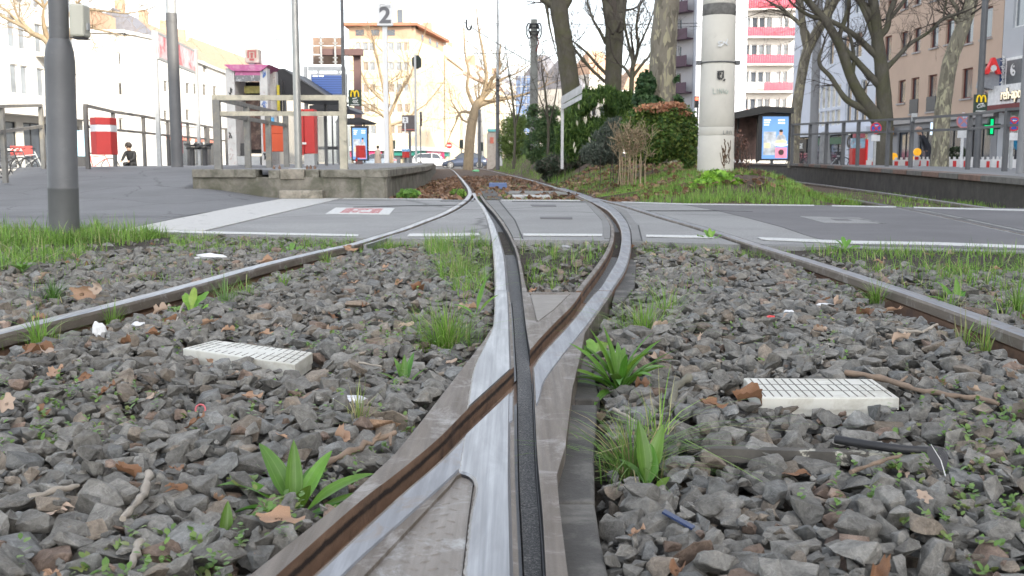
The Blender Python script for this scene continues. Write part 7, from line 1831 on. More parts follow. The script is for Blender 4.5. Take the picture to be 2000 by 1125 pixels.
# ================================================================ GRASS, WEEDS, LEAVES, LITTER
def blades(roots,hs,ws,cols,name,seed=1,lean=1.0,label=None,parent=None,kind=None,up=None):
    """curved grass blades; roots (n,3)"""
    g=np.random.default_rng(seed); n=len(roots); roots=np.asarray(roots,float); hs=np.asarray(hs,float)[:,None]
    az=g.random(n)*2*PI if up is None else np.asarray(up)+g.normal(size=n)*.5
    ln=np.abs(g.normal(size=n))*lean+.08
    D=np.stack([np.cos(az),np.sin(az),np.zeros(n)],1); S=np.stack([-np.sin(az+g.normal(size=n)*.6),np.cos(az),np.zeros(n)],1); S/=np.linalg.norm(S,axis=1)[:,None]
    rows=[]; K=5; w_=np.asarray(ws,float)[:,None]
    for i in range(K):
        t_=i/(K-1); a=ln[:,None]*t_
        c=roots+hs*(D*(1-np.cos(a*1.3)+.25*t_*ln[:,None])+np.array([0,0,1])*(np.sin(np.minimum(a*1.3,2.2))/np.maximum(1.3*ln[:,None],.2)))
        wt=w_*(1-.05*t_)*(1 if i==0 else (1,1.,.85,.55,.06)[i])
        rows+= [c-S*wt*.5,c+S*wt*.5]
    V=np.stack(rows,1).reshape(-1,3); b_=np.arange(n)[:,None]*2*K
    F=np.concatenate([b_+np.array([[2*i,2*i+1,2*i+3,2*i+2]]) for i in range(K-1)],0)
    cc=np.array(cols)[g.integers(0,len(cols),n)]*g.uniform(.75,1.3,n)[:,None]*1.5
    col=np.repeat(cc,2*K,0)
    o=npmesh(name,V,F,m_leaf,parent,col=col)
    if kind: o['kind']=kind
    if label: o['label']=label
    return o
GC=[(.10,.20,.03),(.13,.235,.04),(.08,.16,.025),(.17,.27,.055),(.11,.20,.035),(.14,.22,.05),(.12,.21,.04),(.25,.24,.12)]
g7=np.random.default_rng(77)
def gzz(x,y):
    if y>11.3: return farsoil(x,y)-.01
    return max(surf(x,y)-.02,soilz(x,y)-.005)
def region(us,n,h0,h1,w_,z=-.05,dens=None,clump=0,seed=0):
    """random roots inside a photo polygon lying on the ground"""
    w=[G(u,v,z) for u,v in us]; xs_=[p[0] for p in w]; ys_=[p[1] for p in w]; out=[];g=np.random.default_rng(seed+5)
    tries=0
    while len(out)<n and tries<n*30:
        tries+=1; x=g.uniform(min(xs_),max(xs_)); y=g.uniform(min(ys_),max(ys_))
        if not inpoly((x,y),w): continue
        if clump and noise.noise(Vector((x*clump,y*clump,seed)))<g.uniform(-.25,.35): continue
        if y<11 and (inpoly((x,y),slabpoly) or forbr(x,y)): continue
        out.append((x,y,gzz(x,y)))
    hs=g.uniform(h0,h1,len(out))*np.clip(g.normal(1,.25,len(out)),.4,1.6)
    return out,hs,np.full(len(out),w_)*g.uniform(.6,1.4,len(out))
def forbr(x,y):
    if abs(x-L1(y))<.04*kk(L1,y) or abs(x-R2(y))<.04*kk(R2,y): return True
    if y<5.9: return (inpoly((x,y),castpoly) if y<yv(566) else (Cl(y)-.01<x<Cr(y)+.01 or BgL(y)-.03<x<Br(y)+.01))
    return False
R_=[];Hh_=[];W_=[]
def addr(r): R_.extend(r[0]); Hh_.extend(r[1]); W_.extend(r[2])
# dense grass at the far left round the thick post
addr(region([(-260,420),(90,432),(215,440),(300,452),(330,470),(180,500),(60,540),(-300,580)],9000,.055,.13,.0045,-.05,clump=1.3,seed=1))
addr(region([(90,440),(330,452),(330,472),(120,485)],1500,.04,.10,.004,-.05,clump=3,seed=2))
# along the near edge of the pavement
addr(region([(330,464),(700,470),(950,472),(950,484),(640,500),(330,500)],2600,.025,.07,.0035,-.05,clump=2.6,seed=3))
addr(region([(1010,476),(1190,480),(1180,505),(1120,545),(1030,545)],520,.03,.08,.0035,-.06,clump=2.6,seed=4))
addr(region([(1030,552),(1120,552),(1110,565),(1036,568)],120,.03,.06,.003,-.06,seed=5))
addr(region([(1245,478),(1500,492),(1650,540),(1500,520),(1260,520)],900,.02,.05,.003,-.06,clump=3,seed=6))
addr(region([(1500,478),(2100,500),(2300,660),(2000,640),(1800,580),(1640,520)],3400,.03,.085,.0038,-.05,clump=2.2,seed=7))
addr(region([(820,470),(962,470),(962,520),(945,600),(900,610),(860,560)],1500,.05,.12,.003,-.06,clump=3,seed=8))
addr(region([(-100,600),(60,540),(330,480),(700,476),(620,495),(600,505),(340,560),(-100,660)],2200,.02,.05,.003,-.05,clump=4,seed=9))
addr(region([(1240,480),(1420,490),(1400,600),(1240,600)],700,.02,.05,.003,-.05,clump=4,seed=10))
blades(R_,Hh_,W_,GC,'grass',1,kind='stuff',label=None)
# bank beyond the pavement
R_=[];Hh_=[];W_=[]
def bankgrass(x0,x1,y0,y1,n,h0,h1,clump,seed,cond=None,th=0.):
    g=np.random.default_rng(seed); out=[]; tr=0
    while len(out)<n and tr<n*20:
        tr+=1; x=g.uniform(x0,x1); y=g.uniform(y0,y1)
        if y<11.2+.0 or inpoly((x,y),slabpoly): continue
        if noise.noise(Vector((x*clump,y*clump,seed)))<g.uniform(-.3,.3)+th: continue
        if cond and not cond(x,y): continue
        out.append((x,y,farsoil(x,y)-.01))
    R_.extend(out); Hh_.extend(g.uniform(h0,h1,len(out))); W_.extend(g.uniform(.005,.010,len(out)))
inb=lambda x,y: x>(BF(y) if y>18 else Br(y))+.12 and x<R3(y)-.1
bankgrass(.8,5.2,12.,16.5,15000,.05,.13,1.1,21,inb)
bankgrass(.5,6,16.5,24,5000,.06,.14,.9,22,inb,.1)
bankgrass(-4,1.5,24,70,6000,.10,.26,.5,23,lambda x,y: BF(y)+.25<x<BF(y)+2.5,-.1)
bankgrass(4.3,6.4,11.3,18,1800,.04,.10,1.5,24,lambda x,y: abs(x-R3(y))>.06 and abs(x-R4(y))>.06,.1)
bankgrass(-1.8,1.0,13.6,17.5,1400,.03,.08,1.6,25,lambda x,y: abs(x-L1(y))>.1 and (x<Br(y)-.1),.05)
bankgrass(-2.2,.4,18,30,900,.04,.09,1.2,26,lambda x,y: abs(x-L1(y))>.12,.15)
blades(R_,Hh_,W_,[(.13,.23,.045),(.16,.27,.055),(.10,.18,.035),(.20,.27,.07)],'bank_grass',2,kind='stuff',lean=.5)
# ---- distinct tufts
def tuft(u,v,n,h,sp,label,cols=None,w_=.0032,lean=.6,z=None,group=None,seed=0):
    x,y=G(u,v,-.05); z0=max(surf(x,y),-.07)-.004 if z is None else z; g=np.random.default_rng(int(u*7+v)+seed)
    a=g.random(n)*2*PI; r=np.abs(g.normal(size=n))*sp*.55; roots=np.stack([x+r*np.cos(a),y+r*np.sin(a),np.full(n,z0)],1)
    hs=h*g.uniform(.35,1.15,n)*np.clip(1.15-r/sp*.4,.3,1.2); o=blades(roots,hs,np.full(n,w_*.8)*g.uniform(.5,1.3,n),cols or GC,'grass_tuft',int(u+v),lean*1.5,up=a)
    w=Vector((x,y,z0)); o.data.transform(Matrix.Translation(-w)); o.location=w
    tag(o,label,'grass tuft',group); return o
TG='grass tufts along the rails'
tuft(898,548,480,.16,.13,'tall fine grass tuft leaning against the left side of the silver rail, farther one',group=TG)
tuft(872,668,420,.15,.10,'wild grass tuft left of the silver rail where it widens, nearer one',group=TG)
tuft(820,640,40,.10,.06,'sparse grass blades left of the wild tuft beside the silver rail',group=TG)
tuft(1258,655,380,.15,.10,'bushy grass tuft right of the curved rail, above the plantain',group=TG)
tuft(1300,625,60,.12,.05,'thin upright grass blades right of the bushy tuft by the curved rail',group=TG)
tuft(105,606,90,.12,.03,'dark green spiky grass tuft beside the big brown leaf at the left rail',cols=[(.05,.11,.025),(.07,.14,.03)],group=TG)
tuft(218,630,70,.11,.03,'grass tuft in front of the left rail, right of the big brown leaf',group=TG)
tuft(78,684,110,.10,.05,'grass tuft in front of the left rail near the left edge',group=TG)
tuft(480,590,60,.08,.05,'small grass tuft behind the dandelion at the left rail',group=TG)
tuft(440,600,90,.10,.06,'grass tuft right of the dandelion in front of the left rail',cols=[(.10,.17,.06),(.14,.22,.07)],group=TG)
tuft(555,560,70,.07,.06,'low grass tuft in front of the middle of the left rail',group=TG)
tuft(640,520,60,.09,.04,'grass tuft before the left rail near the pavement',group=TG)
tuft(300,455,120,.10,.05,'dark green grass tuft on the edge of the white strip',cols=[(.06,.13,.03),(.09,.17,.035)],group=TG)
tuft(190,462,120,.14,.05,'tall grass tuft directly right of the thick post',group=TG); tuft(216,452,60,.13,.03,'yellowish grass tuft right of the thick post',cols=[(.24,.26,.08),(.18,.24,.06)],group=TG)
tuft(700,845,45,.085,.022,'small dry-looking grass tuft behind the orange-brown stone',cols=[(.20,.22,.09),(.12,.18,.04),(.26,.22,.12)],group=TG)
tuft(1235,905,300,.12,.06,'large grass tuft with dry roots right of the casting, below the plantain',cols=[(.10,.18,.04),(.13,.21,.05),(.07,.14,.03),(.24,.20,.10)],lean=.9,group=TG)
tuft(1290,880,40,.13,.04,'long bent grass blades right of the large tuft beside the casting',lean=1.,group=TG)
tuft(1712,588,110,.11,.035,'grass tuft before the right rail beside the dry leaves',group=TG)
tuft(1882,662,22,.13,.03,'broad grass blades before the right rail, left of two',w_=.006,group=TG); tuft(1925,672,24,.11,.03,'broad yellowing grass blades before the right rail, right of two',cols=[(.2,.24,.07),(.12,.2,.04)],w_=.006,group=TG)
tuft(1850,612,70,.12,.06,'grass behind the right rail near the right edge',group=TG); tuft(1985,620,80,.13,.06,'tall grass behind the right rail at the right edge',group=TG)
tuft(1080,505,120,.12,.07,'grass tuft between the silver rail and the curved rail',group=TG); tuft(1080,560,60,.06,.04,'small grass tuft behind the ribbed triangle plate',group=TG)
tuft(925,480,90,.12,.05,'grass tuft at the pavement edge left of the silver rail',group=TG); tuft(760,490,90,.08,.06,'grass tuft at the pavement edge right of the left rail',group=TG)
# ---- broad leaves
m_blade,nt,bs,oc=base('broad_leaf')
at=nt.nodes.new('ShaderNodeAttribute'); at.attribute_name='Col'; uvn=nt.nodes.new('ShaderNodeAttribute'); uvn.attribute_name='Vein'
vv=nt.nodes.new('ShaderNodeMath'); vv.operation='SINE'; vm=nt.nodes.new('ShaderNodeMath'); vm.operation='MULTIPLY'; vm.inputs[1].default_value=19; nt.links.new(uvn.outputs['Fac'],vm.inputs[0]); nt.links.new(vm.outputs[0],vv.inputs[0])
c_=mixc(nt,ramp(nt,vv.outputs[0],[(.75,0.),(1.,.35)]),at.outputs['Color'],(.22,.34,.10)); c_=mixc(nt,ramp(nt,noise_(nt,40,5,.6,oc),[(.4,0.),(.7,.3)]),c_,(.05,.10,.02))
nt.links.new(c_,bs.inputs['Base Color']); bs.inputs['Roughness'].default_value=.42
ts=nt.nodes.new('ShaderNodeBsdfTranslucent'); nt.links.new(c_,ts.inputs['Color']); mx=nt.nodes.new('ShaderNodeMixShader'); mx.inputs[0].default_value=.3
nt.links.new(bs.outputs[0],mx.inputs[1]); nt.links.new(ts.outputs[0],mx.inputs[2]); nt.links.new(mx.outputs[0],nt.nodes['Material Output'].inputs[0])
class Leaf:
    def __init__(s): s.V=[];s.F=[];s.C=[];s.N=[]
    def add(s,base_,az,el,L,wd,bend,col,shape='lance',nr=12,nc=5,fold=.35,twist=0.,ruf=0.,rnd=random):
        b0=len(s.V); d=Vector((math.cos(az)*math.cos(el),math.sin(az)*math.cos(el),math.sin(el))); side=Vector((-math.sin(az),math.cos(az),0)); p=Vector(base_)
        ang=el; ph=rnd.random()*9
        for i in range(nr):
            t_=i/(nr-1)
            if shape=='lance': w_=wd*(math.sin(PI*min(1,t_**.85))**.8)*(.16+.84*ss((t_-.12)/.35))+wd*.05*(1-t_)
            elif shape=='spoon': w_=wd*(.14+.86*ss((t_-.2)/.45))*math.sqrt(max(0,1-((t_-.62)/.385)**2 if t_>.62 else 1))
            else: w_=wd*math.sin(PI*min(1,t_*.97+.03))**.6
            d=Vector((math.cos(az)*math.cos(ang),math.sin(az)*math.cos(ang),math.sin(ang))); up=side.cross(d)*-1
            if up.z<0 and ang<PI/2: up=-up
            tw=twist*t_; sd=(side*math.cos(tw)+up*math.sin(tw)).normalized(); un=(up*math.cos(tw)-side*math.sin(tw))
            for j in range(nc):
                q=(j/(nc-1)-.5)*2
                pos=p+sd*w_*.5*q+un*(abs(q)*w_*fold*.5+ruf*wd*math.sin(t_*17+ph+q*2)*abs(q))
                s.V.append(tuple(pos)); s.C.append(col); s.N.append(q*.5+.5)
            p=p+d*(L/(nr-1)); ang-=bend/(nr-1)*(1+.6*t_)
        for i in range(nr-1):
            for j in range(nc-1): a=b0+i*nc+j; s.F.append((a,a+1,a+nc+1,a+nc))
    def build(s,name,parent,mat=None):
        o=npmesh(name,s.V,s.F,mat or m_blade,parent,col=np.array(s.C),smooth=True)
        a=o.data.attributes.new('Vein','FLOAT','POINT'); a.data.foreach_set('value',np.array(s.N,dtype=np.float32)); return o
def plant(name,u,v,label,spec,cat='weed',z=None,shape='lance',seed=0,cols=None,**kw):
    """spec: list of (azimuth deg, elevation deg, length, width, bend)"""
    x,y=G(u,v,-.045); z0=(max(surf(x,y),-.075)+.004) if z is None else z; rnd=random.Random(seed)
    t=thing(name,(x,y,z0),label,cat)
    for (az,el,L,wd,bd) in spec:
        c=rnd.choice(cols or [(.085,.19,.022),(.11,.23,.03),(.065,.15,.02)]); c=tuple(q*rnd.uniform(1.1,1.55) for q in c)
        l=Leaf(); l.add((x+rnd.uniform(-.004,.004),y+rnd.uniform(-.004,.004),z0),R(az),R(el),L,wd,bd,c,shape,rnd=rnd,twist=rnd.uniform(-.5,.5),**kw); l.build('leaf',t)
    return t
# azimuth 0=right, 90=away, 180=left, 270=towards the camera
plant('plantain',578,990,'large ribwort plantain with broad upright leaves left of the casting',[(165,50,.16,.028,1.1),(140,66,.145,.032,.5),(100,82,.13,.027,.3),(60,62,.13,.026,.5),(30,42,.15,.027,.6),(350,35,.13,.026,1.),(12,30,.14,.024,.4),(185,40,.13,.022,1.3),(200,28,.12,.024,1.1),(300,66,.10,.026,.5),(240,50,.11,.025,1.),(320,30,.09,.02,.9),(175,12,.12,.02,.7),(80,60,.10,.02,.5),(20,18,.10,.022,.4)],seed=1)
plant('plantain',440,1040,'small plantain below and left of the large one near the bottom left',[(175,30,.07,.016,.8),(95,78,.07,.019,.4),(60,60,.06,.015,.5),(250,20,.05,.014,.8),(140,45,.05,.013,.6),(330,25,.05,.014,.6)],seed=2)
plant('plantain',790,742,'narrow leaved plantain left of the upper casting',[(160,45,.09,.016,.6),(130,70,.09,.016,.4),(90,84,.09,.018,.2),(60,72,.10,.018,.3),(30,55,.08,.016,.5),(200,30,.07,.014,.8),(110,60,.08,.016,.4),(75,60,.09,.016,.4),(350,35,.06,.014,.7)],seed=3)
spec_=[(a,random.uniform(25,80),random.uniform(.13,.185),random.uniform(.016,.024),random.uniform(.3,1.0)) for a in range(0,360,11)]
plant('plantain',1210,752,'large bushy plantain with many long leaves right of the casting',spec_,seed=4)
plant('plantain',1165,690,'pale green spoon-leaved weed above the bushy plantain',[(150,50,.08,.035,.8),(110,62,.08,.035,.5),(60,60,.08,.035,.5),(20,40,.07,.03,.8),(190,25,.07,.03,.8),(90,45,.07,.032,.9),(230,40,.05,.028,.6)],shape='spoon',seed=5,cols=[(.17,.30,.07),(.14,.27,.06)],fold=.2,ruf=.08)
plant('plantain',1268,935,'plantain with three broad upright leaves in the large tuft right of the casting',[(110,80,.125,.028,.2),(60,66,.125,.026,.3),(75,72,.085,.032,.2),(20,28,.075,.024,.5),(130,50,.09,.016,.7)],seed=6)
plant('dandelion',372,608,'light green dandelion rosette in front of the left rail',[(a,e,l,.030,b_) for a,e,l,b_ in ((90,74,.12,.4),(60,60,.13,.6),(120,62,.12,.6),(150,40,.11,.8),(180,28,.11,.7),(30,45,.12,.9),(0,30,.11,.9),(210,35,.08,.8),(330,30,.10,.8),(270,40,.07,.8),(300,30,.09,.8),(75,45,.10,.7))],shape='spoon',seed=7,cols=[(.16,.30,.05),(.20,.34,.07),(.13,.25,.05)],fold=.25,ruf=.12)
plant('dandelion',570,497,'pale green weed rosette behind the left rail near the pavement',[(a,e,.10,.032,.7) for a,e in ((90,70),(50,50),(130,50),(170,30),(10,30),(210,30),(320,30))],shape='spoon',seed=8,cols=[(.14,.27,.06)],ruf=.1)
plant('dandelion',1388,478,'bright green weed at the pavement edge where the right rail leaves it',[(a,e,.11,.030,.6) for a,e in ((95,80),(60,66),(120,66),(150,45),(30,45),(180,25),(0,25),(75,50),(240,30))],shape='spoon',seed=9,cols=[(.15,.32,.05),(.19,.36,.07)],ruf=.15)
plant('dandelion',1565,548,'yellow-green mossy weed before the right rail',[(a*37,30+(a*13)%50,.045,.014,.7) for a in range(26)],shape='spoon',seed=10,cols=[(.22,.32,.07),(.26,.36,.09)],ruf=.1)
plant('dandelion',1650,503,'green broad-leaved weed behind the right rail near the pavement',[(a,e,.10,.026,.6) for a,e in ((90,75),(50,60),(130,60),(170,35),(10,35),(70,40))],shape='spoon',seed=11,cols=[(.11,.24,.04)])
plant('dock_weed',1870,590,'long broad-leaved weed behind the right rail',[(120,60,.14,.028,.5),(80,75,.13,.026,.3),(50,55,.12,.026,.6),(160,40,.13,.024,.7),(20,35,.11,.024,.8)],seed=12)
plant('dock_weed',45,545,'dark green weed in the grass at the left edge',[(a,50,.08,.02,.6) for a in range(0,360,45)],seed=13)
plant('dock_weed',930,640,'single long broad blade in the wild tuft beside the silver rail',[(60,68,.15,.02,.3),(150,40,.10,.014,.6),(40,50,.12,.015,.5)],seed=14)
# ---- small seedlings: ground cover
L_=Leaf(); rnd=random.Random(4); cnt=0
sv=[]; 
for k in range(6500):
    y=1.05+6.0*rnd.random()**1.3; x=rnd.uniform(-1,1)*(.54*y+.1)
    if forbr(x,y) or inpoly((x,y),slabpoly) or y>6.9: continue
    nz=noise.noise(Vector((x*1.6,y*1.6,11)))
    if nz+.25*ss((y-3)/2.5)<rnd.uniform(-.05,.5): continue
    z0=surf(x,y)-.008; nl=rnd.randint(4,8)
    if rnd.random()<.45:   # upright stalk with leaf pairs
        h=rnd.uniform(.015,.04)
        for q in range(nl): L_.add((x+rnd.gauss(0,.002),y+rnd.gauss(0,.002),z0+h*q/nl),rnd.random()*6.28,R(rnd.uniform(10,50)),rnd.uniform(.008,.013),rnd.uniform(.006,.009),.4,rnd.choice(((.15,.28,.06),(.20,.32,.08),(.12,.22,.05))),'round',4,3,.1,rnd=rnd)
    else:
        for q in range(nl): L_.add((x+rnd.gauss(0,.008),y+rnd.gauss(0,.008),z0),rnd.random()*6.28,R(rnd.uniform(10,60)),rnd.uniform(.010,.020),rnd.uniform(.006,.010),.5,rnd.choice(((.15,.28,.06),(.20,.30,.08),(.24,.28,.09))),'round',4,3,.1,rnd=rnd)
o=L_.build('ground_weeds',None); o['kind']='stuff'
# ---- dry leaves
def dry_mat(name,a,b_):
    m,nt,bs,oc=base(name); 
    c_=mixc(nt,ramp(nt,noise_(nt,30,6,.7,oc,.5),[(.3,0.),(.7,1.)]),a,b_); c_=mixc(nt,ramp(nt,noise_(nt,120,3,.6,oc),[(.6,0.),(.75,.4)]),c_,tuple(x*.5 for x in a))
    nt.links.new(c_,bs.inputs['Base Color']); bs.inputs['Roughness'].default_value=.65
    ts=nt.nodes.new('ShaderNodeBsdfTranslucent'); nt.links.new(c_,ts.inputs['Color']); mx=nt.nodes.new('ShaderNodeMixShader'); mx.inputs[0].default_value=.2
    nt.links.new(bs.outputs[0],mx.inputs[1]); nt.links.new(ts.outputs[0],mx.inputs[2]); nt.links.new(mx.outputs[0],nt.nodes['Material Output'].inputs[0]); return m
m_dl=[dry_mat('tan_dry_leaf',(.36,.21,.13),(.50,.33,.22)),dry_mat('brown_dry_leaf',(.17,.085,.045),(.32,.17,.09)),dry_mat('pale_dry_leaf',(.42,.30,.22),(.56,.43,.33))]
def dry_leaf_mesh(seed,lobes=5,curl=1.,size=1.):
    rnd=random.Random(seed); nr,na=7,30; V=[(0,0,0)];F=[]
    ph=rnd.random()*6; cx=rnd.uniform(-.7,.7); rad_n=[rnd.uniform(-1,1) for _ in range(na)]
    for i in range(1,nr+1):
        for j in range(na):
            a=2*PI*j/na; rad=(.58+.24*abs(math.cos(a*lobes/2+.4*math.sin(a+ph)))**1.6+.10*abs(math.sin(a*6.5+ph))+.07*math.sin(a*3+ph*3)+.05*rad_n[j])*(1.12-.2*abs(math.sin(a))); 
            if abs(a-PI)<.35: rad*=.55
            r=rad*i/nr; x=r*math.cos(a); y=r*math.sin(a)*.8
            z=curl*(.55*y*y+.30*x*x*math.sin(ph)+.10*math.sin(x*5+ph)*(i/nr)+.08*math.sin(y*7+ph*2)*(i/nr)+.25*x*y*cx)
            V.append((x*size,y*size*(1-.25*curl*abs(y)),z*size))
    for j in range(na): F.append((0,1+j,1+(j+1)%na))
    for i in range(nr-1):
        for j in range(na): a=1+i*na+j; b_=1+i*na+(j+1)%na; F.append((a,b_,b_+na,a+na))
    me=bpy.data.meshes.new('dry_leaf'); me.from_pydata(V,[],F); me.polygons.foreach_set('use_smooth',[True]*len(F)); me.update(); return me
lm=[dry_leaf_mesh(s_,l,c,1.) for s_,l,c in ((1,5,1.3),(2,3,1.8),(3,5,.8),(4,1,2.2),(5,3,1.2),(6,5,2.2))]
for i,m in enumerate(lm): m.materials.append(m_dl[i%3])
lm2=[]
for i,m in enumerate(lm): c=m.copy(); c.materials.clear(); c.materials.append(m_dl[(i+1)%3]); lm2.append(c)
lm+=lm2
def dleaf(x,y,size,label,rot=None,mi=None,dz=.006,group='dry leaves on the stones',zz=None):
    me=rnd.choice(lm) if mi is None else lm[mi]; o=bpy.data.objects.new('dry_leaf',me); COL.objects.link(o)
    z0=(surf(x,y) if y<7.2 else farsoil(x,y)) if zz is None else zz
    o.location=(x,y,z0+dz); o.rotation_euler=rot or (rnd.gauss(0,.35),rnd.gauss(0,.35),rnd.random()*6.28); o.scale=(size,size*rnd.uniform(.6,1),size); return tag(o,label,'leaf',group)
special=[(160,588,.062,(R(80),.15,R(12)),8,.05,'big upright tan leaf standing behind the left rail'),(190,592,.05,(R(65),.2,R(-40)),2,.03,'pinkish leaf leaning beside the big upright tan leaf'),
 (1160,768,.040,(.3,.2,R(150)),7,.015,'glossy brown curled leaf under the bushy plantain'),(1132,860,.045,(R(30),R(-50),R(100)),5,.02,'pale curled oak leaf leaning on the right edge of the casting'),
 (1140,830,.035,(R(60),R(10),R(60)),11,.02,'pale folded leaf above the curled oak leaf by the casting'),(1285,715,.045,(.4,.3,1),2,.015,'pale leaf right of the bushy plantain'),(1255,770,.03,(.2,.1,2),1,.01,'brown leaf under the right side of the bushy plantain'),
 (1385,810,.035,(.2,.3,0),6,.01,'orange-brown leaf in front of the right ribbed block, left end'),(1460,803,.05,(.3,.1,.4),1,.012,'dark orange leaf against the front of the right ribbed block'),(1500,800,.035,(.5,.4,2),7,.012,'small dark orange leaf beside the larger one at the right block'),
 (490,798,.030,(.3,.2,1),0,.012,'orange leaf on the stones below the left ribbed block'),(410,712,.022,(.8,.5,1),0,.012,'small orange leaf at the front corner of the left ribbed block'),(545,1062,.040,(.2,.2,.5),8,.01,'pinkish leaf lying beside the rail at the bottom left'),
 (425,1000,.028,(.6,.5,2),0,.012,'light orange leaf above the small plantain'),(250,950,.03,(.2,.6,0),1,.012,'dark brown leaf between stones left of the twig'),(345,990,.025,(.7,.2,1),4,.012,'brown leaf right of the bent twig'),
 (75,700,.055,(.2,.2,0),1,.012,'brown leaf in the leaf pile at the left rail, top'),(95,720,.05,(.3,.1,2),2,.015,'pale brown leaf in the leaf pile at the left rail'),(60,712,.04,(.1,.4,4),4,.014,'small leaf in the leaf pile at the left rail, left side'),(110,740,.04,(.3,.3,5),0,.014,'curled leaf in the leaf pile at the left rail, lowest'),
 (335,625,.055,(.5,.2,1),1,.014,'dark brown leaf below the dandelion'),(315,608,.045,(.3,.4,3),5,.014,'curled brown leaf left of the dandelion'),(410,650,.04,(.5,.4,3),0,.012,'orange leaf between the dandelion and the left ribbed block'),
 (680,500,.06,(R(50),.2,1),0,.03,'curled orange leaf leaning on the left rail near the pavement'),(520,520,.06,(.1,.1,.3),3,.01,'tan leaf lying on top of the left rail'),(660,640,.03,(.3,.4,2),2,.01,'tan leaf in the gravel right of the left ribbed block'),
 (815,575,.05,(.3,.2,1),1,.012,'reddish brown leaf left of the wild grass tuft'),(1635,600,.05,(.3,.2,1),7,.012,'brown leaf before the right rail beside the grass tuft'),(1690,612,.05,(.3,.4,2),1,.012,'brown leaf under the grass tuft at the right rail'),(1745,600,.05,(.3,.3,3),0,.012,'orange-brown leaf right of the grass tuft at the right rail'),
 (1760,690,.035,(.3,.3,3),7,.012,'dark orange leaf in the gravel above the right ribbed block'),(1970,770,.035,(.5,.5,1),2,.012,'pale leaf at the right edge of the gravel'),(1835,775,.03,(.4,.5,1),0,.012,'curled leaf at the end of the long branch on the right')]
for u,v,s_,r_,mi,dz,lb in special: x,y=G(u,v,-.035); dleaf(x,y,s_,lb,r_,mi,dz)
n=0
while n<150:
    y=1.1+5.7*rnd.random(); x=rnd.uniform(-1,1)*(.54*y+.1)
    if forbr(x,y) or inpoly((x,y),slabpoly) or y>6.8: continue
    if noise.noise(Vector((x*1.2,y*1.2,31)))<rnd.uniform(-.5,.25): continue
    dleaf(x,y,rnd.uniform(.014,.034),'small dry brown leaf lying among the grey track stones',group='small dry leaves on the stones'); n+=1
# leaf litter on the banks beyond: stuff
VV_=[];FF_=[];CC_=[];o_=0; g=np.random.default_rng(3)
base_=[ (np.array([v.co[:] for v in m.vertices]),[tuple(p.vertices) for p in m.polygons]) for m in lm[:2]]
def litter(x0,x1,y0,y1,n,cond,sc0=.05,sc1=.11,th=0.):
    k=0;tr=0
    while k<n and tr<n*20:
        tr+=1; x=g.uniform(x0,x1); y=g.uniform(y0,y1)
        if not cond(x,y) or noise.noise(Vector((x*.8,y*.8,51)))<g.uniform(-.4,.3)+th: continue
        s_=g.uniform(sc0,sc1); e=np.array(Euler((g.normal()*.5,g.normal()*.5,g.random()*6)).to_matrix())
        q=np.array([(-.5,-.3,.1),(.0,-.42,-.05),(.5,-.2,.12),(.45,.3,.0),(0,.45,.1),(-.5,.25,-.05)])*s_@e.T+np.array([x,y,farsoil(x,y)+.02+g.random()*.03])
        VV_.append(q); CC_.append(np.repeat([np.array([(.30,.17,.10),(.22,.12,.07),(.38,.25,.17),(.16,.10,.07)][g.integers(4)])*g.uniform(.7,1.2)],6,0)); k+=1
litter(.9,5.2,13,24,2600,lambda x,y: inb(x,y),th=.02)
litter(-2.2,1.0,14,40,1500,lambda x,y: x>-1.78-(y-14)*.03 and abs(x-L1(y))>.1 and x<(BF(y) if y>18 else Br(y))-.1)
litter(-1.78,-.7,14,30,700,lambda x,y: x>-1.75 and abs(x-L1(y))>.12,th=-.2)
o=npmesh('leaf_litter',np.concatenate(VV_),np.arange(6*len(VV_)).reshape(-1,6),m_leaf,col=np.concatenate(CC_)); o['kind']='stuff'
# ---- twigs and sticks
m_stick=M('brown_stick',(.22,.16,.115),.85,0,.3,20,.5,90,.003); m_sticg=M('grey_driftwood',(.34,.30,.25),.9,0,.25,20,.6,90,.003); m_stickk=M('mossy_stick',(.17,.16,.12),.9,0,.3,15,.5,90,.003)
def stick(pts,r,label,mat=m_stick,side=()):
    P3=[]
    for q in pts: x,y=G(q[0],q[1],-.02); P3.append(Vector((x,y,(q[2] if len(q)>2 else surf(x,y)+r*.6))))
    out=[];n=len(P3)
    for i in range(n-1):
        for k in range(4): out.append(P3[i].lerp(P3[i+1],k/4)+Vector((random.gauss(0,r*.28),random.gauss(0,r*.28),random.gauss(0,r*.2))))
    out.append(P3[-1]); rr_=[r*(1-.35*i/len(out))*(1+.22*math.sin(i*2.1)+.12*math.sin(i*5.3)) for i in range(len(out))]
    mb=MB().tube(out,rr_,8)
    for (i,dx,dy,dz) in side: p=out[min(i,len(out)-1)]; mb.tube([p,p+Vector((dx,dy,dz))*.5,p+Vector((dx,dy,dz))],[r*.6,r*.5,r*.35],6)
    o=mb.build('twig',mat,None,origin=tuple(P3[0])); return tag(o,label,'twig','fallen twigs')
stick([(632,915,-.015),(680,892,-.012),(725,878,-.008),(772,866,0.)],.0065,'forked brown twig between the large plantain and the casting',m_stick,((9,.012,.0,.012),(11,.005,-.03,-.01)))
stick([(292,935,-.01),(285,968,-.01),(262,1000,-.012),(240,1020,-.015)],.0065,'bent grey driftwood-like twig lower left',m_sticg)
stick([(60,985,-.01),(110,972,-.01),(155,958,-.012)],.006,'split grey twig near the left edge',m_sticg)
stick([(275,1070,-.012),(262,1095,-.012),(252,1120,-.014)],.006,'short grey twig at the bottom left',m_sticg)
stick([(1345,750,-.005),(1325,765,-.005),(1312,800,-.012)],.010,'thick mossy stick right of the plantain',m_stickk)
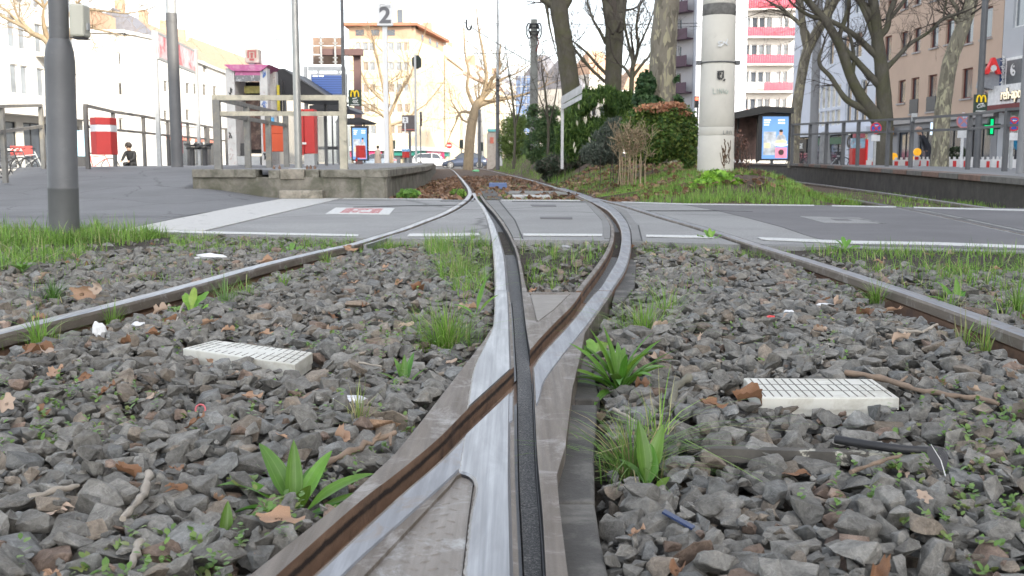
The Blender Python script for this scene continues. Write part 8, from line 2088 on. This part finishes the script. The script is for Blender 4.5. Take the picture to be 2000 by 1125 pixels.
stick([(1650,735,-.01),(1720,745,-.012),(1790,765,-.015),(1850,778,-.012),(1900,785,-.01),(1950,795,-.014)],.0075,'long crooked brown branch behind the right ribbed block',m_stick,((6,.03,.03,.01),))
stick([(1720,645,-.015),(1750,650,-.012),(1800,655,-.01),(1830,640,-.01)],.006,'curved pale twig before the right rail',m_sticg)
stick([(1660,930,-.012),(1720,915,-.008),(1760,905,-.005)],.004,'thin brown twig in the gravel below the flaking bar',m_stick)
stick([(1200,800,-.02),(1225,815,-.018),(1250,830,-.02)],.004,'thin pale twig between the two plants right of the casting',m_sticg)
stick([(360,590,-.02),(335,640,-.03),(400,640,-.02)],.004,'thin curved twig below the dandelion',m_sticg)
stick([(700,714,-.012),(745,722,-.012)],.003,'straight thin straw left of the narrow plantain',m_sticg)
# ---- litter
def crumple(u,v,r,label,mat,name='crumpled_paper',sc_=(1,1,.5),cat='litter',seed=0):
    x,y=G(u,v,-.04); random.seed(seed+int(u)); o=MB().ico((x,y,surf(x,y)+r*.2),r,2,0,.28,False,sc_).build(name,mat,None,origin=(x,y,surf(x,y))); return tag(o,label,cat)
m_tissue=M('white_tissue',(.72,.72,.72),.8); m_foil=M('crinkled_foil',(.6,.6,.62),.35,.5)
crumple(1290,1050,.018,'crumpled silver foil at the bottom right of the casting',m_foil,'foil')
crumple(195,672,.03,'torn white tissue hanging on a stone by the left rail',m_tissue,sc_=(.6,.5,1.))
crumple(270,650,.02,'small white paper scrap before the left rail',m_tissue)
crumple(412,510,.055,'white crumpled paper strip behind the left rail',m_tissue,sc_=(1.6,.6,.3))
crumple(362,492,.04,'pale greenish wrapper in the grass behind the left rail',M('pale_green_wrapper',(.5,.58,.52),.5))
crumple(160,768,.012,'small white scrap on the stones at the left',m_tissue); crumple(683,803,.022,'crinkled clear film behind the orange-brown stone',m_foil,sc_=(1.5,.8,.4))
crumple(1145,720,.014,'small red and white wrapper at the edge of the casting',m_red,'wrapper',(1.6,.6,.4)); crumple(1205,700,.012,'small clear bottle cap stuck in the plantain',m_foil,'litter_piece')
crumple(1105,488,.05,'rounded pale pebble at the pavement edge between the rails',M('pale_pebble',(.36,.36,.37),.7),'pebble',(1,.7,.35),'stone')
crumple(1034,553,.012,'bright green plastic cap behind the ribbed triangle plate',M('neon_green_plastic',(.03,.6,.15),.4),'litter_piece',(1,1,.5))
crumple(1505,632,.012,'tiny red plastic scrap in the right gravel',m_red,'plastic_scrap'); crumple(1540,624,.016,'tiny white paper scrap in the right gravel',m_tissue)
crumple(1610,600,.022,'white crumpled paper piece before the right rail',m_tissue,sc_=(1.8,.7,.4)); crumple(590,745,.010,'tiny white speck of paper below the left ribbed block',m_tissue)
crumple(965,424,.025,'white bird dropping on the groove edge of the silver rail',m_tissue,'bird_dropping',(.7,1,.1))
x,y=G(1325,1020,-.03); tag(MB().beam((x-.02,y+.012,surf(x,y)+.012),(x+.02,y-.01,surf(x,y)-.005),.012,.003).build('plastic_strip',M('dark_blue_plastic',(.03,.05,.12),.3),None,origin=(x,y,surf(x,y))),'dark blue plastic strip wedged between stones at the lower right','litter')
x,y=G(392,812,-.03); pts=[(x+.010*math.cos(a),y+.002*math.sin(a),surf(x,y)+.008+.010*math.sin(a)) for a in frange(-.5,4.,14)]; tag(MB().tube(pts,.0018,6).build('rubber_band',M('pink_rubber',(.65,.15,.17),.5),None,origin=(x,y,surf(x,y))),'pink rubber band curl on the stones left of the casting','litter')
# feather
x,y=G(1835,925,-.02); t=thing('feather',(x,y,surf(x,y)),'dark grey feather stuck between stones at the lower right','feather'); mb=MB(); z0=surf(x,y)
A=Vector((x+.01,y,z0-.0)); B=Vector((x-.012,y+.01,z0+.05)); mb.tube([A,A.lerp(B,.5)+Vector((.004,0,0)),B],[.0012,.001,.0006],5); mb.build('quill',m_tissue,t)
mb=MB()
for k in range(24):
    p=A.lerp(B,.15+.8*k/24)+Vector((.004*math.sin(PI*k/24),0,0)); L=.022*math.sin(PI*(k+3)/28); mb.add([p,p+Vector((-L*.9,0,L*.25)),p+Vector((-L,0,L*.25+.0022)),p+Vector((0,0,.002))],[(0,1,2,3)]); mb.add([p,p+Vector((L*.5,0,L*.4)),p+Vector((L*.5,0,L*.4+.0022)),p+Vector((0,0,.002))],[(0,1,2,3)])
mb.build('vane',M('dark_grey_feather',(.07,.07,.08),.6),t)
# a few remarkable stones
def bigstone(u,v,r,label,tint,pi,sc_=(1,.8,.6),rot=0,dz=0):
    x,y=G(u,v,-.03); V,F=protos[pi][2],protos[pi][3]; e=np.array(Euler((.1,-.1,rot)).to_matrix()); Vn=(V*np.array(sc_)*r)@e.T+np.array([x,y,-.035+r*.25+dz])
    o=npmesh('stone',Vn,F,m_stone,col=np.tile(np.array(tint),(len(V),1))); w=Vector((x,y,-.05)); o.data.transform(Matrix.Translation(-w)); o.location=w; return tag(o,label,'stone','remarkable stones')
bigstone(740,838,.042,'large orange-brown stone behind the small dry tuft',(1.7,1.15,.8),3,(1.1,.7,.6),.1,.004)
bigstone(640,855,.036,'pale flat stone left of the small dry tuft',(1.25,1.25,1.22),8,(1.1,.8,.5))
bigstone(450,1085,.050,'big flat dark stone at the bottom, below the small plantain',(.95,.95,.95),12,(1.1,.9,.5),.6,.004)
bigstone(95,800,.045,'large pointed grey stone near the left edge',(1.1,1.08,1.05),5,(.9,.8,.9),.4,.008)
bigstone(1240,980,.045,'large dark triangular stone right of the casting below the tuft',(.85,.85,.85),17,(1,.8,.7),.3,.004)
bigstone(695,605,.05,'tan coloured stone half standing left of the silver rail',(1.45,1.2,1.),21,(1.2,.7,.6),.5,.01)
# ================================================================ LIGHT, SKY, CAMERA
w=bpy.data.worlds.new("World"); sc.world=w; w.use_nodes=True; nt=w.node_tree
bg=nt.nodes['Background']; sky=nt.nodes.new('ShaderNodeTexSky'); sky.sky_type='NISHITA'; sky.sun_disc=False
SUN_EL=R(26); SAZ=math.atan2(.62,-.78)   # sun behind the camera to the right; azimuth measured from +Y towards +X
sky.sun_elevation=SUN_EL; sky.sun_rotation=SAZ; sky.air_density=1.0; sky.dust_density=2.2; sky.ozone_density=1.2
hs=nt.nodes.new('ShaderNodeHueSaturation'); hs.inputs['Saturation'].default_value=.36; nt.links.new(sky.outputs[0],hs.inputs['Color']); nt.links.new(hs.outputs[0],bg.inputs[0]); bg.inputs[1].default_value=.15
sl_=bpy.data.lights.new('sun','SUN'); sl_.energy=2.1; sl_.angle=R(.5); sl_.color=(1.,.90,.74)
so=bpy.data.objects.new('sun',sl_); COL.objects.link(so)
d=Vector((math.sin(SAZ)*math.cos(SUN_EL),math.cos(SAZ)*math.cos(SUN_EL),math.sin(SUN_EL)))
so.rotation_euler=d.to_track_quat('Z','Y').to_euler(); so.location=(20,-20,30)
cam=bpy.data.cameras.new('camera'); co=bpy.data.objects.new('camera',cam); COL.objects.link(co)
cam.sensor_width=36; cam.lens=36*FPX/2000.; cam.clip_end=2000; cam.clip_start=.05
co.location=(0,0,CAM_H); co.rotation_euler=(PI/2-PITCH,0,0); sc.camera=co
cam.dof.use_dof=True; cam.dof.focus_distance=2.6; cam.dof.aperture_fstop=16
sc.view_settings.view_transform='Standard'; sc.view_settings.look='None'; sc.view_settings.gamma=1; sc.view_settings.exposure=1.78
sc.render.engine='CYCLES'; sc.cycles.use_denoising=True
sc.cycles.max_bounces=6; sc.cycles.diffuse_bounces=3; sc.cycles.transparent_max_bounces=8
